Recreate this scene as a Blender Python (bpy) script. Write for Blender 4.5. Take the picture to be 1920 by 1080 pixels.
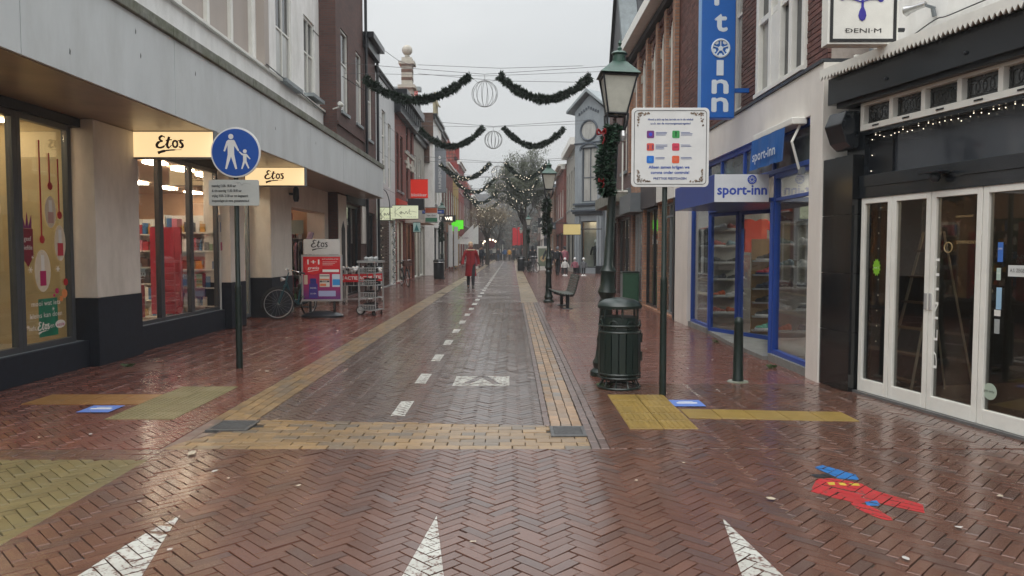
import bpy, bmesh, math, random
from mathutils import Vector, Matrix
R = math.radians
rnd = random.Random(11)
for o in list(bpy.data.objects):
    bpy.data.objects.remove(o)
scene = bpy.context.scene
C = scene.collection
# ---------------------------------------------------------------- camera, sky, sun, exposure
cam_d = bpy.data.cameras.new("camera"); cam = bpy.data.objects.new("camera", cam_d); C.objects.link(cam)
cam_d.sensor_width = 36.0; cam_d.lens = 36.0 * 1387 / 1920; cam_d.clip_start = 0.05; cam_d.clip_end = 3000
cam.location = (0, 0, 1.5); cam.rotation_euler = (R(90 - 2.97), 0, 0)
scene.camera = cam
world = bpy.data.worlds.new("World"); scene.world = world; world.use_nodes = True
wn = world.node_tree; wn.nodes.clear()
sky = wn.nodes.new("ShaderNodeTexSky"); sky.sky_type = 'NISHITA'; sky.sun_disc = False
sky.sun_elevation = R(50); sky.sun_rotation = R(200); sky.dust_density = 4; sky.air_density = 1.5
mixw = wn.nodes.new("ShaderNodeMix"); mixw.data_type = 'RGBA'; mixw.inputs[0].default_value = 0.965
tcw = wn.nodes.new("ShaderNodeTexCoord"); nzw = wn.nodes.new("ShaderNodeTexNoise"); nzw.inputs["Scale"].default_value = 1.6
nzw.inputs["Detail"].default_value = 4
mpw = wn.nodes.new("ShaderNodeMapping"); mpw.inputs["Scale"].default_value = (1, 1, 3.2)
rw = wn.nodes.new("ShaderNodeValToRGB")
rw.color_ramp.elements[0].position = 0.3; rw.color_ramp.elements[0].color = (5.7, 5.95, 6.1, 1)
rw.color_ramp.elements[1].position = 0.75; rw.color_ramp.elements[1].color = (7.3, 7.45, 7.5, 1)
bgw = wn.nodes.new("ShaderNodeBackground"); bgw.inputs[1].default_value = 0.1
ow = wn.nodes.new("ShaderNodeOutputWorld")
L = wn.links.new
L(tcw.outputs["Generated"], mpw.inputs[0]); L(mpw.outputs[0], nzw.inputs["Vector"]); L(nzw.outputs["Fac"], rw.inputs[0])
# overcast sky: the zenith of a cloud layer is brighter than its horizon
spw = wn.nodes.new("ShaderNodeSeparateXYZ"); L(tcw.outputs["Generated"], spw.inputs[0])
mxw = wn.nodes.new("ShaderNodeMath"); mxw.operation = 'MAXIMUM'; mxw.inputs[1].default_value = 0; L(spw.outputs[2], mxw.inputs[0])
pww = wn.nodes.new("ShaderNodeMath"); pww.operation = 'POWER'; pww.inputs[1].default_value = 2.0; L(mxw.outputs[0], pww.inputs[0])
maw = wn.nodes.new("ShaderNodeMath"); maw.operation = 'MULTIPLY_ADD'; maw.inputs[1].default_value = 2.2; maw.inputs[2].default_value = .56; L(pww.outputs[0], maw.inputs[0])
scw = wn.nodes.new("ShaderNodeVectorMath"); scw.operation = 'SCALE'; L(rw.outputs[0], scw.inputs[0]); L(maw.outputs[0], scw.inputs["Scale"])
L(sky.outputs[0], mixw.inputs[6]); L(scw.outputs[0], mixw.inputs[7]); L(mixw.outputs[2], bgw.inputs[0]); L(bgw.outputs[0], ow.inputs[0])
sun_d = bpy.data.lights.new("sun", 'SUN'); sun = bpy.data.objects.new("sun", sun_d); C.objects.link(sun)
sun_d.energy = 1.1; sun_d.angle = R(60); sun_d.color = (1, 0.97, 0.93)
sun.rotation_euler = (R(32), 0, R(-20))
scene.view_settings.view_transform = 'Standard'; scene.view_settings.look = 'None'
scene.view_settings.gamma = 1; scene.view_settings.use_curve_mapping = False
scene.view_settings.exposure = 0.62
try:
    scene.cycles.max_bounces = 6; scene.cycles.volume_bounces = 0; scene.cycles.transparent_max_bounces = 12
    scene.cycles.caustics_reflective = False; scene.cycles.caustics_refractive = False
except Exception:
    pass
# ---------------------------------------------------------------- materials
def lin(c):
    return tuple((x / 12.92 if x <= 0.04045 else ((x + 0.055) / 1.055) ** 2.4) for x in (v / 255 for v in c))
MATS = {}
def nodes_of(m):
    nt = m.node_tree; return nt, nt.nodes, nt.links.new
def mat(name, col, rough=.6, var=.12, scale=6, bump=0.0, bscale=80, metal=0, spec=.5, emit=0, island=0.0, streak=0, dirt=None, dirt_amt=.5, coat=0, wet=0, ecol=None, wear=None, alt=None):
    if name in MATS: return MATS[name]
    m = bpy.data.materials.new(name); m.use_nodes = True; MATS[name] = m
    nt, N, L = nodes_of(m); b = N["Principled BSDF"]
    tc = N.new("ShaderNodeTexCoord"); co = tc.outputs["Object"]
    nz = N.new("ShaderNodeTexNoise"); nz.inputs["Scale"].default_value = scale; nz.inputs["Detail"].default_value = 5; nz.inputs["Roughness"].default_value = .65
    if streak:
        mp = N.new("ShaderNodeMapping"); mp.inputs["Scale"].default_value = (1, 1, 1 / streak); L(co, mp.inputs[0]); L(mp.outputs[0], nz.inputs["Vector"])
    else: L(co, nz.inputs["Vector"])
    rp = N.new("ShaderNodeMapRange"); rp.inputs[1].default_value = .3; rp.inputs[2].default_value = .7
    rp.inputs[3].default_value = 1 - var; rp.inputs[4].default_value = 1 + var; L(nz.outputs["Fac"], rp.inputs[0])
    fac = rp.outputs[0]
    if island:
        g = N.new("ShaderNodeNewGeometry"); oi = N.new("ShaderNodeObjectInfo")
        a = N.new("ShaderNodeMath"); a.operation = 'ADD'; L(g.outputs["Random Per Island"], a.inputs[0]); L(oi.outputs["Random"], a.inputs[1])
        fr = N.new("ShaderNodeMath"); fr.operation = 'FRACT'; L(a.outputs[0], fr.inputs[0])
        mr = N.new("ShaderNodeMapRange"); mr.inputs[3].default_value = 1 - island; mr.inputs[4].default_value = 1 + island; L(fr.outputs[0], mr.inputs[0])
        mu = N.new("ShaderNodeMath"); mu.operation = 'MULTIPLY'; L(fac, mu.inputs[0]); L(mr.outputs[0], mu.inputs[1]); fac = mu.outputs[0]
    vm = N.new("ShaderNodeVectorMath"); vm.operation = 'SCALE'; vm.inputs[0].default_value = col[:3]; L(fac, vm.inputs["Scale"])
    out = vm.outputs[0]
    if alt and island:   # some pieces are of another clay
        m6 = N.new("ShaderNodeMath"); m6.operation = 'MULTIPLY'; m6.inputs[1].default_value = 7.31; L(fr.outputs[0], m6.inputs[0]); f6 = N.new("ShaderNodeMath"); f6.operation = 'FRACT'; L(m6.outputs[0], f6.inputs[0])
        r6 = N.new("ShaderNodeMapRange"); r6.inputs[1].default_value = 1 - alt[1]; r6.inputs[2].default_value = 1.0; r6.inputs[4].default_value = .95; L(f6.outputs[0], r6.inputs[0])
        x6 = N.new("ShaderNodeMix"); x6.data_type = 'RGBA'; L(r6.outputs[0], x6.inputs[0]); L(out, x6.inputs[6]); x6.inputs[7].default_value = (*alt[0], 1); out = x6.outputs[2]
    if dirt:
        n2 = N.new("ShaderNodeTexNoise"); n2.inputs["Scale"].default_value = 1.3; n2.inputs["Detail"].default_value = 6; n2.inputs["Roughness"].default_value = .7
        mp2 = N.new("ShaderNodeMapping"); mp2.inputs["Scale"].default_value = (1.6, 1.6, .45 if streak else 1.6); L(co, mp2.inputs[0]); L(mp2.outputs[0], n2.inputs["Vector"])
        r2 = N.new("ShaderNodeMapRange"); r2.inputs[1].default_value = .45; r2.inputs[2].default_value = .75; r2.inputs[4].default_value = dirt_amt; L(n2.outputs["Fac"], r2.inputs[0])
        mx = N.new("ShaderNodeMix"); mx.data_type = 'RGBA'; L(r2.outputs[0], mx.inputs[0]); L(out, mx.inputs[6]); mx.inputs[7].default_value = (*dirt, 1); out = mx.outputs[2]
    if wear:
        n5 = N.new("ShaderNodeTexNoise"); n5.inputs["Scale"].default_value = 26; n5.inputs["Detail"].default_value = 7; n5.inputs["Roughness"].default_value = .75; L(co, n5.inputs["Vector"])
        r5 = N.new("ShaderNodeMapRange"); r5.inputs[1].default_value = .60 - wear * .15; r5.inputs[2].default_value = .66 - wear * .15; L(n5.outputs["Fac"], r5.inputs[0])
        m5 = N.new("ShaderNodeMix"); m5.data_type = 'RGBA'; L(r5.outputs[0], m5.inputs[0]); L(out, m5.inputs[6]); m5.inputs[7].default_value = (.115, .055, .042, 1); out = m5.outputs[2]
    L(out, b.inputs["Base Color"])
    b.inputs["Roughness"].default_value = rough; b.inputs["Metallic"].default_value = metal; b.inputs["Specular IOR Level"].default_value = spec
    if coat: b.inputs["Coat Weight"].default_value = coat; b.inputs["Coat Roughness"].default_value = .15
    if wet:
        n3 = N.new("ShaderNodeTexNoise"); n3.inputs["Scale"].default_value = .9; n3.inputs["Detail"].default_value = 5
        L(tc.outputs["Object"], n3.inputs["Vector"])
        r3 = N.new("ShaderNodeMapRange"); r3.inputs[1].default_value = .35; r3.inputs[2].default_value = .68
        r3.inputs[3].default_value = rough * (1 - wet); r3.inputs[4].default_value = rough * 1.25; L(n3.outputs["Fac"], r3.inputs[0]); L(r3.outputs[0], b.inputs["Roughness"])
    if emit:
        if ecol: b.inputs["Emission Color"].default_value = (*ecol, 1)
        else: L(out, b.inputs["Emission Color"])
        b.inputs["Emission Strength"].default_value = emit
    if bump:
        n4 = N.new("ShaderNodeTexNoise"); n4.inputs["Scale"].default_value = bscale; n4.inputs["Detail"].default_value = 4; L(tc.outputs["Object"], n4.inputs["Vector"])
        bp = N.new("ShaderNodeBump"); bp.inputs["Strength"].default_value = bump; bp.inputs["Distance"].default_value = .01
        L(n4.outputs["Fac"], bp.inputs["Height"]); L(bp.outputs[0], b.inputs["Normal"])
    return m
def brickmat(name, c1, c2, mortar, bw=.21, bh=.065, ground=False, rough=.8, rot=0, offs=.5, ms=.009, dirt=.25, wet=False):
    if name in MATS: return MATS[name]
    m = bpy.data.materials.new(name); m.use_nodes = True; MATS[name] = m
    nt, N, L = nodes_of(m); b = N["Principled BSDF"]
    tc = N.new("ShaderNodeTexCoord"); sp = N.new("ShaderNodeSeparateXYZ"); L(tc.outputs["Object"], sp.inputs[0])
    cb = N.new("ShaderNodeCombineXYZ")
    if ground: L(sp.outputs[0], cb.inputs[0]); L(sp.outputs[1], cb.inputs[1])
    else:
        a = N.new("ShaderNodeMath"); L(sp.outputs[0], a.inputs[0]); L(sp.outputs[1], a.inputs[1]); L(a.outputs[0], cb.inputs[0]); L(sp.outputs[2], cb.inputs[1])
    mp = N.new("ShaderNodeMapping"); mp.inputs["Rotation"].default_value = (0, 0, rot); L(cb.outputs[0], mp.inputs[0])
    br = N.new("ShaderNodeTexBrick"); br.offset = offs; br.inputs["Scale"].default_value = 1; br.inputs["Brick Width"].default_value = bw; br.inputs["Row Height"].default_value = bh
    br.inputs["Mortar Size"].default_value = ms; br.inputs["Mortar Smooth"].default_value = .2; br.inputs["Bias"].default_value = -.1
    br.inputs["Color1"].default_value = (*c1, 1); br.inputs["Color2"].default_value = (*c2, 1); br.inputs["Mortar"].default_value = (*mortar, 1); L(mp.outputs[0], br.inputs["Vector"])
    nz = N.new("ShaderNodeTexNoise"); nz.inputs["Scale"].default_value = .8; nz.inputs["Detail"].default_value = 8; nz.inputs["Roughness"].default_value = .7; L(tc.outputs["Object"], nz.inputs["Vector"])
    r = N.new("ShaderNodeMapRange"); r.inputs[1].default_value = .3; r.inputs[2].default_value = .7; r.inputs[3].default_value = 1 - dirt; r.inputs[4].default_value = 1 + dirt; L(nz.outputs["Fac"], r.inputs[0])
    vm = N.new("ShaderNodeVectorMath"); vm.operation = 'SCALE'; L(br.outputs["Color"], vm.inputs[0]); L(r.outputs[0], vm.inputs["Scale"]); L(vm.outputs[0], b.inputs["Base Color"])
    b.inputs["Roughness"].default_value = rough
    if wet:
        r3 = N.new("ShaderNodeMapRange"); r3.inputs[1].default_value = .35; r3.inputs[2].default_value = .7; r3.inputs[3].default_value = rough * .5; r3.inputs[4].default_value = rough * 1.25
        L(nz.outputs["Fac"], r3.inputs[0]); L(r3.outputs[0], b.inputs["Roughness"])
    bp = N.new("ShaderNodeBump"); bp.inputs["Strength"].default_value = .5; bp.inputs["Distance"].default_value = .008; bp.invert = True
    L(br.outputs["Fac"], bp.inputs["Height"]); L(bp.outputs[0], b.inputs["Normal"])
    return m
def glassmat(name, tint=(.93, .97, .96), refl=1.0):
    if name in MATS: return MATS[name]
    m = bpy.data.materials.new(name); m.use_nodes = True; MATS[name] = m
    nt, N, L = nodes_of(m); N.clear()
    o = N.new("ShaderNodeOutputMaterial"); t = N.new("ShaderNodeBsdfTransparent"); t.inputs[0].default_value = (*tint, 1)
    g = N.new("ShaderNodeBsdfGlossy"); g.inputs["Roughness"].default_value = .015
    f = N.new("ShaderNodeFresnel"); f.inputs[0].default_value = 1.5
    geo = N.new("ShaderNodeNewGeometry")   # same reflectance from both faces of the thin pane
    ml = N.new("ShaderNodeMath"); ml.operation = 'MULTIPLY'; ml.inputs[1].default_value = refl; ml.use_clamp = True
    dp = N.new("ShaderNodeVectorMath"); dp.operation = 'DOT_PRODUCT'; L(geo.outputs["Normal"], dp.inputs[0]); L(geo.outputs["Incoming"], dp.inputs[1])
    ab = N.new("ShaderNodeMath"); ab.operation = 'ABSOLUTE'; L(dp.outputs["Value"], ab.inputs[0])
    om = N.new("ShaderNodeMath"); om.operation = 'SUBTRACT'; om.inputs[0].default_value = 1; L(ab.outputs[0], om.inputs[1])
    pw = N.new("ShaderNodeMath"); pw.operation = 'POWER'; pw.inputs[1].default_value = 4; L(om.outputs[0], pw.inputs[0])
    ma = N.new("ShaderNodeMath"); ma.operation = 'MULTIPLY_ADD'; ma.inputs[1].default_value = .9; ma.inputs[2].default_value = .08; L(pw.outputs[0], ma.inputs[0]); L(ma.outputs[0], ml.inputs[0])
    N.remove(f)
    mx = N.new("ShaderNodeMixShader"); L(ml.outputs[0], mx.inputs[0]); L(t.outputs[0], mx.inputs[1]); L(g.outputs[0], mx.inputs[2]); L(mx.outputs[0], o.inputs[0])
    return m
GLASS = glassmat("shop_glass"); GLASSD = glassmat("dark_shop_glass", (.6, .62, .62), 1.1)
def flat(name, rgb, rough=.5, **k): return mat(name, lin(rgb), rough=rough, var=k.pop('var', .05), **k)
M_WHITE = mat("white_painted_render", (.82, .81, .785), .8, .07, 5, bump=.25, bscale=90, dirt=(.40, .39, .34), dirt_amt=.4, streak=2)
M_PIER = mat("warm_white_roughcast", (.72, .67, .60), .85, .06, 7, bump=.5, bscale=140, dirt=(.42, .38, .31), dirt_amt=.5, streak=2)
M_PLINTH = mat("dark_blue_black_plinth", (.006, .009, .018), .75, .3, 9, bump=.2, bscale=60)
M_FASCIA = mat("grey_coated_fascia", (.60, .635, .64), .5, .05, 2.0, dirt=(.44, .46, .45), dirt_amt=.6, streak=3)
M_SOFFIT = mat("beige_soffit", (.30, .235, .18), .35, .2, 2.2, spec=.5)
M_MOSS = mat("mossy_gutter_edge", (.21, .215, .185), .8, .35, 12, dirt=(.075, .09, .035), dirt_amt=.95, bump=.3, bscale=60)
M_FRAME = flat("grey_aluminium_frame", (112, 118, 122), .4)
M_FRAMED = flat("dark_grey_frame", (52, 55, 60), .4)
M_WFRAME = flat("white_window_paint", (226, 225, 218), .45, dirt=(.4, .39, .35), dirt_amt=.2)
M_BLACK = mat("black_gloss_paint", (.012, .014, .018), .3, .3, 5)
M_BLACKM = mat("black_matt", (.015, .015, .016), .6, .2, 9)
M_GREEN = mat("dark_green_cast_iron", (.006, .016, .013), .36, .3, 14, bump=.1, bscale=50, spec=.6)
M_GREENL = mat("green_lantern_roof", (.028, .075, .055), .35, .3, 10)
M_STEEL = mat("galvanised_steel", (.5, .5, .5), .35, .15, 20, metal=.9)
M_CHROME = mat("chrome", (.62, .62, .62), .22, .05, 9, metal=.5)
M_ZINC = mat("zinc_sheet", (.27, .30, .31), .5, .2, 4, metal=.3)
M_BLUE = flat("shop_blue_paint", (40, 78, 158), .35)
M_BLUED = flat("shop_deep_blue", (36, 70, 150), .3)
M_BEIGE = mat("beige_panel", (.74, .70, .645), .5, .05, 3, dirt=(.38, .34, .29), dirt_amt=.25, streak=2)
M_TEXTK = flat("black_print", (22, 20, 22), .5); M_TEXTW = flat("white_print", (225, 225, 222), .5)
M_TEXTB = flat("blue_print", (45, 80, 165), .5); M_RED = flat("red_print", (190, 30, 35), .45)
M_DARKPANE = mat("dark_window_pane", (.02, .023, .026), .04, .3, 3, spec=.9)
M_CURT = mat("curtained_window_pane", (.34, .335, .31), .5, .25, 5, coat=1, streak=6)
M_INTER = mat("shop_interior_wall", (.55, .45, .34), .8, .1, 3)
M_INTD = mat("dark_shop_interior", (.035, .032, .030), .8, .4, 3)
M_LED = mat("lit_ceiling_panel", (1, .86, .66), .5, 0, 2, emit=11, ecol=(1, .80, .56))
M_LEDW = mat("dim_ceiling_spot", (1, .95, .9), .5, 0, 2, emit=6, ecol=(1, .92, .82))
M_BULB = mat("warm_fairy_light", (1, .9, .7), .5, 0, 2, emit=1.6, ecol=(1, .88, .68))
M_SKIN = mat("skin", (.50, .30, .21), .5, .08, 20)
M_WOOD = mat("warm_wood", (.26, .15, .075), .5, .25, 8, streak=.12)
B_DARK = brickmat("dark_red_brown_brick", lin((100, 66, 58)), lin((80, 54, 50)), (.075, .065, .06))
B_RED = brickmat("red_brick", lin((138, 66, 52)), lin((108, 54, 46)), (.12, .09, .08))
B_BROWN = brickmat("brown_brick", lin((112, 78, 62)), lin((86, 62, 52)), (.10, .085, .075))
B_ORANGE = brickmat("orange_brown_brick", lin((172, 126, 98)), lin((140, 100, 80)), (.22, .19, .16))
B_MUTED = brickmat("muted_purple_brick", lin((104, 72, 68)), lin((80, 60, 58)), (.12, .11, .10))
# ---------------------------------------------------------------- mesh helpers
_text_cache = {}
def text_geo(s, shear=0):
    k = (s, shear)
    if k not in _text_cache:
        c = bpy.data.curves.new("t", 'FONT'); c.body = s; c.size = 1; c.shear = shear; c.resolution_u = 2; c.fill_mode = 'FRONT'
        o = bpy.data.objects.new("t", c); me = bpy.data.meshes.new_from_object(o)
        _text_cache[k] = ([v.co.copy() for v in me.vertices], [tuple(p.vertices) for p in me.polygons])
        bpy.data.objects.remove(o); bpy.data.curves.remove(c); bpy.data.meshes.remove(me)
    return _text_cache[k]
def spline(pts, n=6, closed=False):
    P = [Vector(p) for p in pts]; out = []; m = len(P)
    rng = range(m if closed else m - 1)
    for i in rng:
        p0 = P[(i - 1) % m] if (closed or i > 0) else P[0]; p1 = P[i]; p2 = P[(i + 1) % m]; p3 = P[(i + 2) % m] if (closed or i + 2 < m) else P[-1]
        for k in range(n):
            t = k / n
            out.append(0.5 * ((2 * p1) + (-p0 + p2) * t + (2 * p0 - 5 * p1 + 4 * p2 - p3) * t * t + (-p0 + 3 * p1 - 3 * p2 + p3) * t ** 3))
    if not closed: out.append(P[-1])
    return out
class MB:
    def __init__(s): s.v = []; s.f = []; s.m = []; s.k = 0; s.M = None
    def add(s, vs, fs):
        n = len(s.v)
        if s.M is None: s.v += [tuple(v) for v in vs]
        else: s.v += [tuple(s.M @ Vector(v)) for v in vs]
        s.f += [tuple(i + n for i in f) for f in fs]; s.m += [s.k] * len(fs); return s
    def box(s, x0, x1, y0, y1, z0, z1):
        if x0 > x1: x0, x1 = x1, x0
        if y0 > y1: y0, y1 = y1, y0
        if z0 > z1: z0, z1 = z1, z0
        return s.add([(x0, y0, z0), (x1, y0, z0), (x1, y1, z0), (x0, y1, z0), (x0, y0, z1), (x1, y0, z1), (x1, y1, z1), (x0, y1, z1)],
                     [(0, 3, 2, 1), (4, 5, 6, 7), (0, 1, 5, 4), (1, 2, 6, 5), (2, 3, 7, 6), (3, 0, 4, 7)])
    def quad(s, a, b, c, d): return s.add([a, b, c, d], [(0, 1, 2, 3)])
    def prism(s, pts, d0, d1, plane='xz'):
        n = len(pts)
        def w(p, d): return (p[0], d, p[1]) if plane == 'xz' else ((p[0], p[1], d) if plane == 'xy' else (d, p[0], p[1]))
        vs = [w(p, d0) for p in pts] + [w(p, d1) for p in pts]
        return s.add(vs, [tuple(range(n)), tuple(range(2 * n - 1, n - 1, -1))] + [(i, i + n, (i + 1) % n + n, (i + 1) % n) for i in range(n)])
    def tube(s, pts, r, n=8, closed=False, cap=True):
        P = [Vector(p) for p in pts]; m = len(P); rr = r if isinstance(r, (list, tuple)) else [r] * m
        vs = []; fs = []; prev = None
        for i, p in enumerate(P):
            a = P[(i - 1) % m] if (closed or i > 0) else p; b = P[(i + 1) % m] if (closed or i < m - 1) else p
            t = (b - a)
            if t.length < 1e-9: t = Vector((0, 0, 1))
            t.normalize()
            if prev is None:
                u = t.cross(Vector((0, 0, 1)))
                if u.length < 1e-3: u = t.cross(Vector((0, 1, 0)))
            else:
                u = prev - t * prev.dot(t)
                if u.length < 1e-6: u = t.orthogonal()
            u.normalize(); prev = u; w = t.cross(u)
            for k in range(n):
                an = 2 * math.pi * k / n; vs.append(p + (u * math.cos(an) + w * math.sin(an)) * rr[i])
        for i in range(m if closed else m - 1):
            j = (i + 1) % m
            for k in range(n):
                q = (k + 1) % n; fs.append((i * n + k, i * n + q, j * n + q, j * n + k))
        if cap and not closed: fs.append(tuple(range(n - 1, -1, -1))); fs.append(tuple((m - 1) * n + k for k in range(n)))
        return s.add(vs, fs)
    def rod(s, a, b, r, n=8, r2=None): return s.tube([a, b], [r, r if r2 is None else r2], n)
    def lathe(s, prof, c=(0, 0, 0), n=16, axis='z', arc=1.0):
        vs = []; fs = []; m = len(prof)
        for (r, h) in prof:
            for k in range(n):
                a = 2 * math.pi * k / n
                x, y = r * math.cos(a), r * math.sin(a)
                v = (x, y, h) if axis == 'z' else ((x, h, y) if axis == 'y' else (h, x, y))
                vs.append((v[0] + c[0], v[1] + c[1], v[2] + c[2]))
        for i in range(m - 1):
            for k in range(n):
                q = (k + 1) % n; fs.append((i * n + k, i * n + q, (i + 1) * n + q, (i + 1) * n + k))
        if prof[0][0] > 1e-5: fs.append(tuple(range(n - 1, -1, -1)))
        if prof[-1][0] > 1e-5: fs.append(tuple((m - 1) * n + k for k in range(n)))
        return s.add(vs, fs)
    def ball(s, c, r, n=8, sz=1):
        k = max(4, n // 2 + 1)
        return s.lathe([(r * math.sin(math.pi * i / k), -r * sz * math.cos(math.pi * i / k)) for i in range(k + 1)], c, n)
    def loft(s, rings, n=14):
        vs = []; fs = []; m = len(rings)
        for (cx, cy, z, rx, ry) in rings:
            for k in range(n):
                a = 2 * math.pi * k / n; vs.append((cx + rx * math.cos(a), cy + ry * math.sin(a), z))
        for i in range(m - 1):
            for k in range(n):
                q = (k + 1) % n; fs.append((i * n + k, i * n + q, (i + 1) * n + q, (i + 1) * n + k))
        fs.append(tuple(range(n - 1, -1, -1))); fs.append(tuple((m - 1) * n + k for k in range(n)))
        return s.add(vs, fs)
    def ring(s, c, r, t, axis='y', n=28, m=8):
        pts = []
        for i in range(n):
            a = 2 * math.pi * i / n; x, y = r * math.cos(a), r * math.sin(a)
            pts.append((c[0] + x, c[1], c[2] + y) if axis == 'y' else ((c[0] + x, c[1] + y, c[2]) if axis == 'z' else (c[0], c[1] + x, c[2] + y)))
        return s.tube(pts, t, m, closed=True)
    def text(s, t, x, z, y, h, w=None, align='c', shear=0, mirror=False, bold=0):
        vs, fs = text_geo(t, shear)
        if not vs: return s
        x0 = min(v.x for v in vs); x1 = max(v.x for v in vs); sc = h / .72; sx = sc if w is None else w / (x1 - x0)
        ox = {'c': -(x0 + x1) / 2, 'l': -x0, 'r': -x1}[align]
        g = -1 if mirror else 1
        s.add([(x + g * (v.x + ox) * sx, y, z + v.y * sc) for v in vs], fs)
        if bold:
            for i, (a, b2) in enumerate(((bold, 0), (-bold, 0), (0, bold), (0, -bold))):
                s.add([(x + g * (v.x + ox) * sx + a, y + .0006 * (i + 1), z + v.y * sc + b2) for v in vs], fs)
        return s
    def stroke(s, pts, w, y, n=6, k=6, depth=.25):
        """a painted stroke in the xz plane"""
        P = spline([(p[0], 0, p[1]) for p in pts], k)
        if isinstance(w, (list, tuple)):
            ww = [w[min(len(w) - 1, int(i / max(1, len(P) - 1) * (len(w) - 1) + .5))] / 2 for i in range(len(P))]
        else: ww = [w / 2] * len(P)
        t = MB(); t.tube(P, ww, n)
        return s.add([(v[0], y + v[1] * depth, v[2]) for v in t.v], t.f)
    def build(s, name, mats, parent=None, smooth=False, bevel=0, kind=None, loc=None, label=None, rot=None):
        me = bpy.data.meshes.new(name); me.from_pydata(s.v, [], s.f)
        if not isinstance(mats, (list, tuple)): mats = [mats]
        for m in mats: me.materials.append(m)
        if len(mats) > 1: me.polygons.foreach_set("material_index", s.m)
        if smooth:
            me.polygons.foreach_set("use_smooth", [True] * len(me.polygons))
            try: me.set_sharp_from_angle(angle=R(38))
            except Exception: pass
        me.update()
        o = bpy.data.objects.new(name, me); C.objects.link(o)
        if parent is not None: o.parent = parent
        if bevel:
            b = o.modifiers.new("bevel", 'BEVEL'); b.width = bevel; b.segments = 2; b.limit_method = 'ANGLE'; b.angle_limit = R(40); b.use_clamp_overlap = True
        if kind: o["kind"] = kind
        if label: o["label"] = label
        if loc is not None: o.location = loc
        if rot is not None: o.rotation_euler = rot
        return o
def thing(name, label, cat, loc=(0, 0, 0), rz=0, group=None, rot=None):
    o = bpy.data.objects.new(name, None); C.objects.link(o); o.empty_display_size = .2
    o.location = loc; o.rotation_euler = rot if rot else (0, 0, rz); o["label"] = label; o["category"] = cat
    if group: o["group"] = group
    return o
def tag(o, label, cat, group=None):
    o["label"] = label; o["category"] = cat
    if group: o["group"] = group
    return o
def copy_tree(o, parent=None):
    c = o.copy(); C.objects.link(c); c.parent = parent
    for ch in o.children: copy_tree(ch, c)
    return c
def B(x0, x1, y0, y1, z0, z1): return MB().box(x0, x1, y0, y1, z0, z1)
# ---------------------------------------------------------------- ground
MB().quad((-400, -60, -.06), (400, -60, -.06), (400, 900, -.06), (-400, 900, -.06)).build("ground", mat("damp_sand_base", (.05, .042, .036), .7, .3, 2), kind="structure")
WET = dict(wet=.4, coat=.5, spec=.55)
P_RED = mat("wet_red_brown_paver", lin((98, 68, 56)), .25, .16, 3, island=.15, alt=(lin((84, 66, 60)), .35), bump=.13, bscale=120, dirt=lin((76, 50, 42)), dirt_amt=.7, **WET)
P_RED2 = mat("wet_red_paver", lin((112, 68, 57)), .24, .16, 3, island=.13, alt=(lin((96, 62, 54)), .35), bump=.13, bscale=120, dirt=lin((84, 52, 44)), dirt_amt=.6, **WET)
P_ROAD = mat("wet_purple_grey_paver", lin((96, 80, 73)), .22, .14, 3, island=.16, alt=(lin((84, 76, 74)), .4), bump=.15, bscale=110, dirt=lin((78, 66, 62)), dirt_amt=.5, **WET)
P_YEL = mat("wet_yellow_paver", lin((140, 112, 74)), .4, .15, 3, island=.25, alt=(lin((96, 88, 78)), .5), bump=.25, bscale=110, dirt=lin((98, 84, 68)), dirt_amt=1, **WET)
P_PALE = mat("wet_pale_paver", lin((152, 118, 82)), .4, .15, 3, island=.22, alt=(lin((110, 104, 96)), .5), bump=.25, bscale=110, dirt=lin((110, 98, 86)), dirt_amt=.85, **WET)
P_GREYB = mat("wet_grey_edge_paver", lin((100, 82, 76)), .4, .15, 3, island=.15, bump=.25, bscale=110, **WET)
P_OLIVE = mat("algae_yellow_paver", lin((106, 94, 60)), .5, .15, 4, island=.12, bump=.2, bscale=110, dirt=lin((84, 78, 50)), dirt_amt=.7, **WET)
P_BED = mat("dark_joint_sand", (.026, .020, .016), .8, .5, 9, dirt=(.05, .045, .03), dirt_amt=.7)
def clip(poly, zone):
    """Sutherland-Hodgman against a convex counter-clockwise zone"""
    out = poly
    for i in range(len(zone)):
        a = zone[i]; b = zone[(i + 1) % len(zone)]; ex, ey = b[0] - a[0], b[1] - a[1]
        def ins(p): return ex * (p[1] - a[1]) - ey * (p[0] - a[0])
        src = out; out = []
        if not src: break
        for j in range(len(src)):
            p, q = src[j], src[(j + 1) % len(src)]; dp, dq = ins(p), ins(q)
            if dp >= 0: out.append(p)
            if dp * dq < 0:
                t = dp / (dp - dq); out.append((p[0] + (q[0] - p[0]) * t, p[1] + (q[1] - p[1]) * t))
    return out
def area(p): return abs(sum(p[i][0] * p[(i + 1) % len(p)][1] - p[(i + 1) % len(p)][0] * p[i][1] for i in range(len(p)))) / 2
def inside(p, poly):
    c = False
    for i in range(len(poly)):
        (x1, y1), (x2, y2) = poly[i], poly[i - 1]
        if (y1 > p[1]) != (y2 > p[1]) and p[0] < (x2 - x1) * (p[1] - y1) / (y2 - y1) + x1: c = not c
    return c
def rect(x0, x1, y0, y1): return [(x0, y0), (x1, y0), (x1, y1), (x0, y1)]
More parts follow.
